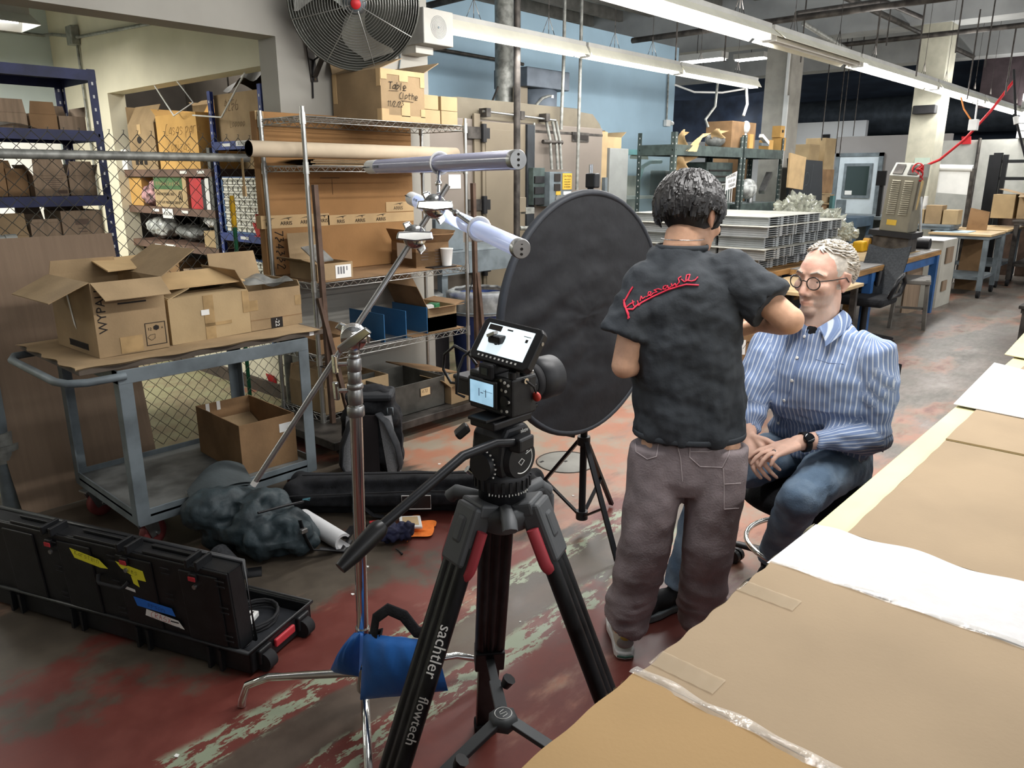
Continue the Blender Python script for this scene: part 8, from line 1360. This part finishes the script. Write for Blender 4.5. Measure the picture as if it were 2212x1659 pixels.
# jeans, belt, shoes, watch, ring
dn = mat('blue_denim', '8b9fb2', .9, var=.16, scale=7, bump=.2, bscale=170, col2='657b92'); k = MB(); loft(k, [(pel+Z*.085+GF*.01, GL*.168, GF*.125), (pel+Z*.02, GL*.180, GF*.135), (pel-Z*.06, GL*.18, GF*.13), (pel-Z*.085, GL*.15, GF*.11)], 24)
for a_, b_, c_ in ((hpL, kL, aL), (hpR, kR, aR)): k.tube([a_-GF*.02, a_.lerp(b_, .5)+Z*.008, b_+GF*.0], [.094, .090, .074], 18); k.ball(b_, .073, 16, 12); k.tube([b_, b_.lerp(c_, .4), b_.lerp(c_, .9), b_.lerp(c_, 1.02)], [.072, .066, .058, .056], 18)
me = fuse(k, .007, 5, lambda p, n: .008*NZ.fractal(V((p.x*14, p.y*8, p.z*9)), 1, 2, 3)+.005*NZ.noise(p*22)); jo2 = place('jeans', me, dn, t)
blk = mat('shoe_black', '1b1b1d', .7, var=.1); shoe(t, aR, (-.9, .30), blk, K['gpaint'], .29); shoe(t, V((aL.x, aL.y, 0)), (-.95, .2), blk, K['gpaint'], .27) if 0 else None
k = MB(); d_ = V((-.95, .1, 0)).normalized(); R = M((d_, V((-d_.y, d_.x, 0)), Z)).transposed(); c = V((aL.x, aL.y, .10)); k.ball(c+d_*.02, (.06, .04, .05), 14, 10, R); k.ball(c+d_*.12-Z*.015, (.09, .042, .035), 14, 10, R); sh = place('shoe', fuse(k, .006, 3), blk, t); k = MB(); k.cbox(c+d_*.07-Z*.058, (.28, .085, .026), R=R); P('sole', k, K['gpaint'], sh, .008); k = MB(); k.tube([aL+Z*.03, aL-Z*.05], [.045, .042], 14); P('sock', k, K['bfab'], t)
wd = (wL-eL).normalized(); c = eL.lerp(wL, .90); t2 = T('watch', 'black smart watch on the seated man\'s wrist', 'watch', c); k = MB(); o = frame(c, wd.orthogonal(), wd); k.T = o; k.tube([(.034*math.cos(a*PI/12), .034*math.sin(a*PI/12), 0) for a in range(24)], [(.0025, .011)]*24, 8, closed=True) if 0 else k.lathe([(.033, -.011), (.036, -.010), (.036, .010), (.033, .011), (.031, 0), (.033, -.011)], 28); P('band', k, K['black'], t2)
vd = (V((0, 0, 1.62))-c).normalized()+Z*.35; vd = (vd-wd*vd.dot(wd)).normalized(); k = MB(); k.lathe([(0, .011), (.016, .011), (.019, .008), (.019, -.001)], 24, frame(c+vd*.032, wd, vd)); P('face', k, mat('watch_glass', '101316', .1, var=0), t2)
k = MB(); dh = (hL_-wL).normalized(); nh = V((.2, -.1, -.9)); nh = (nh-dh*nh.dot(dh)).normalized(); s_ = dh.cross(nh)*-1; pr = wL+dh*.112+s_*(.031-.0205*2); k.lathe([(.0098, -.002), (.0108, -.002), (.0108, .002), (.0098, .002), (.0098, -.002)], 18, frame(pr, s_, dh)); one('ring', 'plain ring on the seated man\'s left hand', 'ring', k, K['steel'], pr)
# ------------------------------------------------------------------ office chair under him
t = T('office_chair', 'black office chair with chrome foot ring carrying the seated man', 'chair', (2.88, .98, 0)); sc = V((2.84, .98, .43)); k = MB(); k.ball(sc, (.27, .26, .062)); k.ball(sc-Z*.01-GF*.02, (.24, .27, .06)); k.ball(sc+GF*.16-Z*.02, (.10, .22, .05)); sb = fuse(k, .012, 4); place('seat', sb, K['bfab'], t)
k = MB(); k.grid(lambda u, v: sc+V((.27+.05*v-.05*(abs(u-.5)*2)**2*1.0, -.17+.34*u, .14+.34*v)), 14, 12); k.grid(lambda u, v: sc+V((.31+.05*v-.05*(abs(u-.5)*2)**2*1.0, -.17+.34*u, .14+.34*v)), 14, 12); P('backrest', k, K['bfab'], t); P('back_post', MB().bar(sc+V((.15, 0, -.05)), sc+V((.33, 0, .2)), .07, .03), K['black'], t, .006)
for s in (-1, 1): k = MB(); k.tube([sc+V((.06, s*.24, -.02)), sc+V((.08, s*.29, .08)), sc+V((.04, s*.295, .17))], .018, 8); k.ball(sc+V((-.02, s*.295, .18)), (.13, .04, .022)); P('armrest', k, K['black'], t)
P('mechanism', MB().cbox(sc+V((0, 0, -.085)), (.22, .16, .06)), K['black'], t, .01); P('gas_column', MB().cyl((sc.x, sc.y, .10), (sc.x, sc.y, .36), .028), K['black'], t); P('foot_ring', MB().tube([(sc.x+.24*math.cos(a*PI/18), sc.y+.24*math.sin(a*PI/18), .20) for a in range(36)], .011, 8, closed=True), K['chrome'], t)
for i in range(3): a = i*2*PI/3+.5; P('ring_spoke', MB().bar((sc.x, sc.y, .2), (sc.x+.235*math.cos(a), sc.y+.235*math.sin(a), .2), .03, .012), K['black'], t)
for i in range(5):
    a = i*2*PI/5+.25; e = V((sc.x+.31*math.cos(a), sc.y+.31*math.sin(a), .085)); b_ = P('base_arm', MB().tube([(sc.x, sc.y, .125), V((sc.x, sc.y, .12)).lerp(e, .5), e], [(.02, .03), (.016, .026), (.012, .02)], 8), K['black'], t); k = MB(); q = V((-math.sin(a), math.cos(a), 0)); k.cyl(e+q*.006-Z*.055, e+q*.026-Z*.055, .029, n=16); k.cyl(e-q*.026-Z*.055, e-q*.006-Z*.055, .029, n=16); P('caster', k, K['black'], b_)
# ================================================================== THE SHEET-COVERED TABLE AT THE RIGHT
TZ = .82; ty = gz(2000, 932, TZ).y; t2y = gz(1525, 1332, TZ+.032).y
t = T('cutting_table', 'long table with a pale yellow top stacked with cardboard sheets at the right', 'table', (2.8, .1, 0)); yt = mat('pale_yellow_top', 'd9d3a4', .6, var=.04); P('top', MB().box((.1, -.95, TZ-.045), (4.9, ty, TZ)), yt, t, .004); P('apron', MB().box((.14, -.9, TZ-.14), (4.85, ty-.06, TZ-.046)), K['gpaint'], t)
for x in (.3, 2.5, 4.75):
    for y in (-.85, ty-.10): P('leg', MB().box((x-.03, y-.03, 0), (x+.03, y+.03, TZ-.14)), K['gpaint'], t)
kb = mat('kraft_board', '9f8b70', .8, var=.05, scale=2.5, bump=.05, bscale=120); kb2 = mat('kraft_board_warm', 'a28459', .75, var=.05, scale=2.5, bump=.05, bscale=120)
def board(label, x0, x1, y1, z, th, m, nm='board', wav=.004, y0=-.9):
    return one(nm, label, 'board', MB().grid(lambda u, v: V((x0+(x1-x0)*u, y0+(y1-y0)*v+wav*math.sin(u*37+x0*9)*(v > .98), z+th+.0015*math.sin(u*9)*math.sin(v*7))), 40, 50).grid(lambda u, v: V((x0+(x1-x0)*u, y1+wav*math.sin(u*37+x0*9), z+th*v)), 40, 1).grid(lambda u, v: V((x0, y0+(y1-y0)*u, z+th*v)), 1, 1).grid(lambda u, v: V((x1, y0+(y1-y0)*u, z+th*v)), 1, 1).grid(lambda u, v: V((x0+(x1-x0)*u, y0+(y1-y0)*v, z)), 1, 1), m, (x0, y0, z))
X = lambda px, py, z=TZ: gz(px, py, z).x
xa = X(1375, 1455, TZ+.03); xb = X(1668, 1212, TZ+.03); xc = X(1770, 1130, TZ+.02); xd = X(2000, 945); xe = X(2130, 800)
board('near warm brown wrapped cardboard panel at the bottom right', .2, xa-.004, t2y+.004, TZ+.001, .034, kb2, wav=.0015); board('large beige cardboard panel in the middle of the table', xa+.002, xb-.003, t2y, TZ+.001, .030, kb, wav=.0022)
k = MB()
def fz(u, v): x = xb+(xc-xb)*u; y = -.9+(t2y+.012+.9)*v; w_ = .005*math.sin(v*46)*(.5+.5*u)+.010*math.exp(-((v-1)/.03)**2)*-1; return V((x, y, TZ+.020+.010*(1-u)+w_))
k.grid(fz, 14, 160); k.grid(lambda u, v: V((xb+(xc-xb)*u, t2y+.012+.012*v+.006*math.sin(u*9), TZ+.016-.07*v*(.4+.6*math.sin(PI*min(1, u+.2))))), 14, 6); one('foam_sheet', 'white ribbed packing foam sheet folded over the table edge', 'foam', k, mat('packing_foam', 'd0cfce', .7, var=.03, scale=30, bump=.2, bscale=60), (xb, 0, TZ+.002))
board('beige cardboard sheet on the yellow table top just beyond the foam', xc+.02, xd-.012, ty-.075, TZ+.001, .006, kb, wav=.001); board('beige cardboard sheet farther along the yellow table top', xd+.012, xe+.35, ty-.070, TZ+.001, .006, kb, wav=.001); board('farthest cardboard sheet at the end of the yellow table', xe+.37, 4.85, ty-.07, TZ+.001, .006, kb, wav=.001)
q = [gz(2060, 872, TZ+.012), gz(2148, 783, TZ+.012), gz(2300, 820, TZ+.012), gz(2260, 912, TZ+.012)]; one('white_sheet', 'white paper sheet lying on the far cardboard sheets', 'sheet', MB().slab(q, .003), K['paper'], q[0]); q = [gz(2170, 765, TZ+.012), gz(2225, 705, TZ+.012), gz(2330, 730, TZ+.012), gz(2300, 790, TZ+.012)]; one('yellow_sheet', 'pale yellow sheet at the far end of the table', 'sheet', MB().slab(q, .003), yt, q[0])
one('clear_film', 'clear wrapping film along the seam of the two near panels', 'film', MB().grid(lambda u, v: V((xa-.012+.024*u+.003*math.sin(v*60), -.9+(t2y+.91)*v, TZ+.0355+.004*math.sin(PI*u)+.002*math.sin(v*90+u*4))), 6, 160).grid(lambda u, v: V((xa-.10+.10*u, t2y+.008+.003*math.sin(u*30), TZ+.03-.06*v)), 20, 3), mat('gloss_film', 'e6e2da', .08, var=0, alpha=.35, spec=1.0, bump=.4, bscale=40), (xa, 0, TZ+.034))
one('clear_film', 'clear wrapping film along the seam before the foam', 'film', MB().grid(lambda u, v: V((xb-.010+.026*u, -.9+(t2y+.90)*v, TZ+.033+.003*math.sin(PI*u)+.0015*math.sin(v*80+u*4))), 6, 160), MATS['gloss_film'], (xb, 0, TZ+.032))
for i, (px, py) in enumerate(((1480, 1448), (1655, 1283))): c = gz(px, py, TZ+.034); one('tape_strip', ('clear tape strip at the near edge of the large beige panel', 'clear tape strip at the far corner of the large beige panel')[i], 'tape', MB().grid(lambda u, v: V((c.x-.022+.044*u, min(t2y+.002, c.y-.06+.14*v), TZ+.0335+.0006*math.sin(v*30))), 4, 20), mat('clear_tape', 'c8b79c', .12, var=.05, alpha=.35, spec=.9), (c.x, c.y, TZ+.032))
carton('brown carton with a number label under the packing table behind the men', 4.7, 2.35, .0, .45, .4, .50, 0, None, 'card3') if 0 else None
c = gz(1592, 772, .45); t = carton('brown carton with a handwritten number label on the packing table shelf', c.x+.1, c.y+.15, .0, .34, .28, .60, rad(-45), None, 'card3'); P('label', MB().box((-.12, -.1415, .46), (.10, -.1402, .56)), K['paper'], t, local=True); k = MB(); hand(k, '37868/1', frame((-.11, -.142, .50), (1, 0, 0), (0, -1, 0)), .05, w=.06); P('handwriting', k, K['ink'], t, local=True)
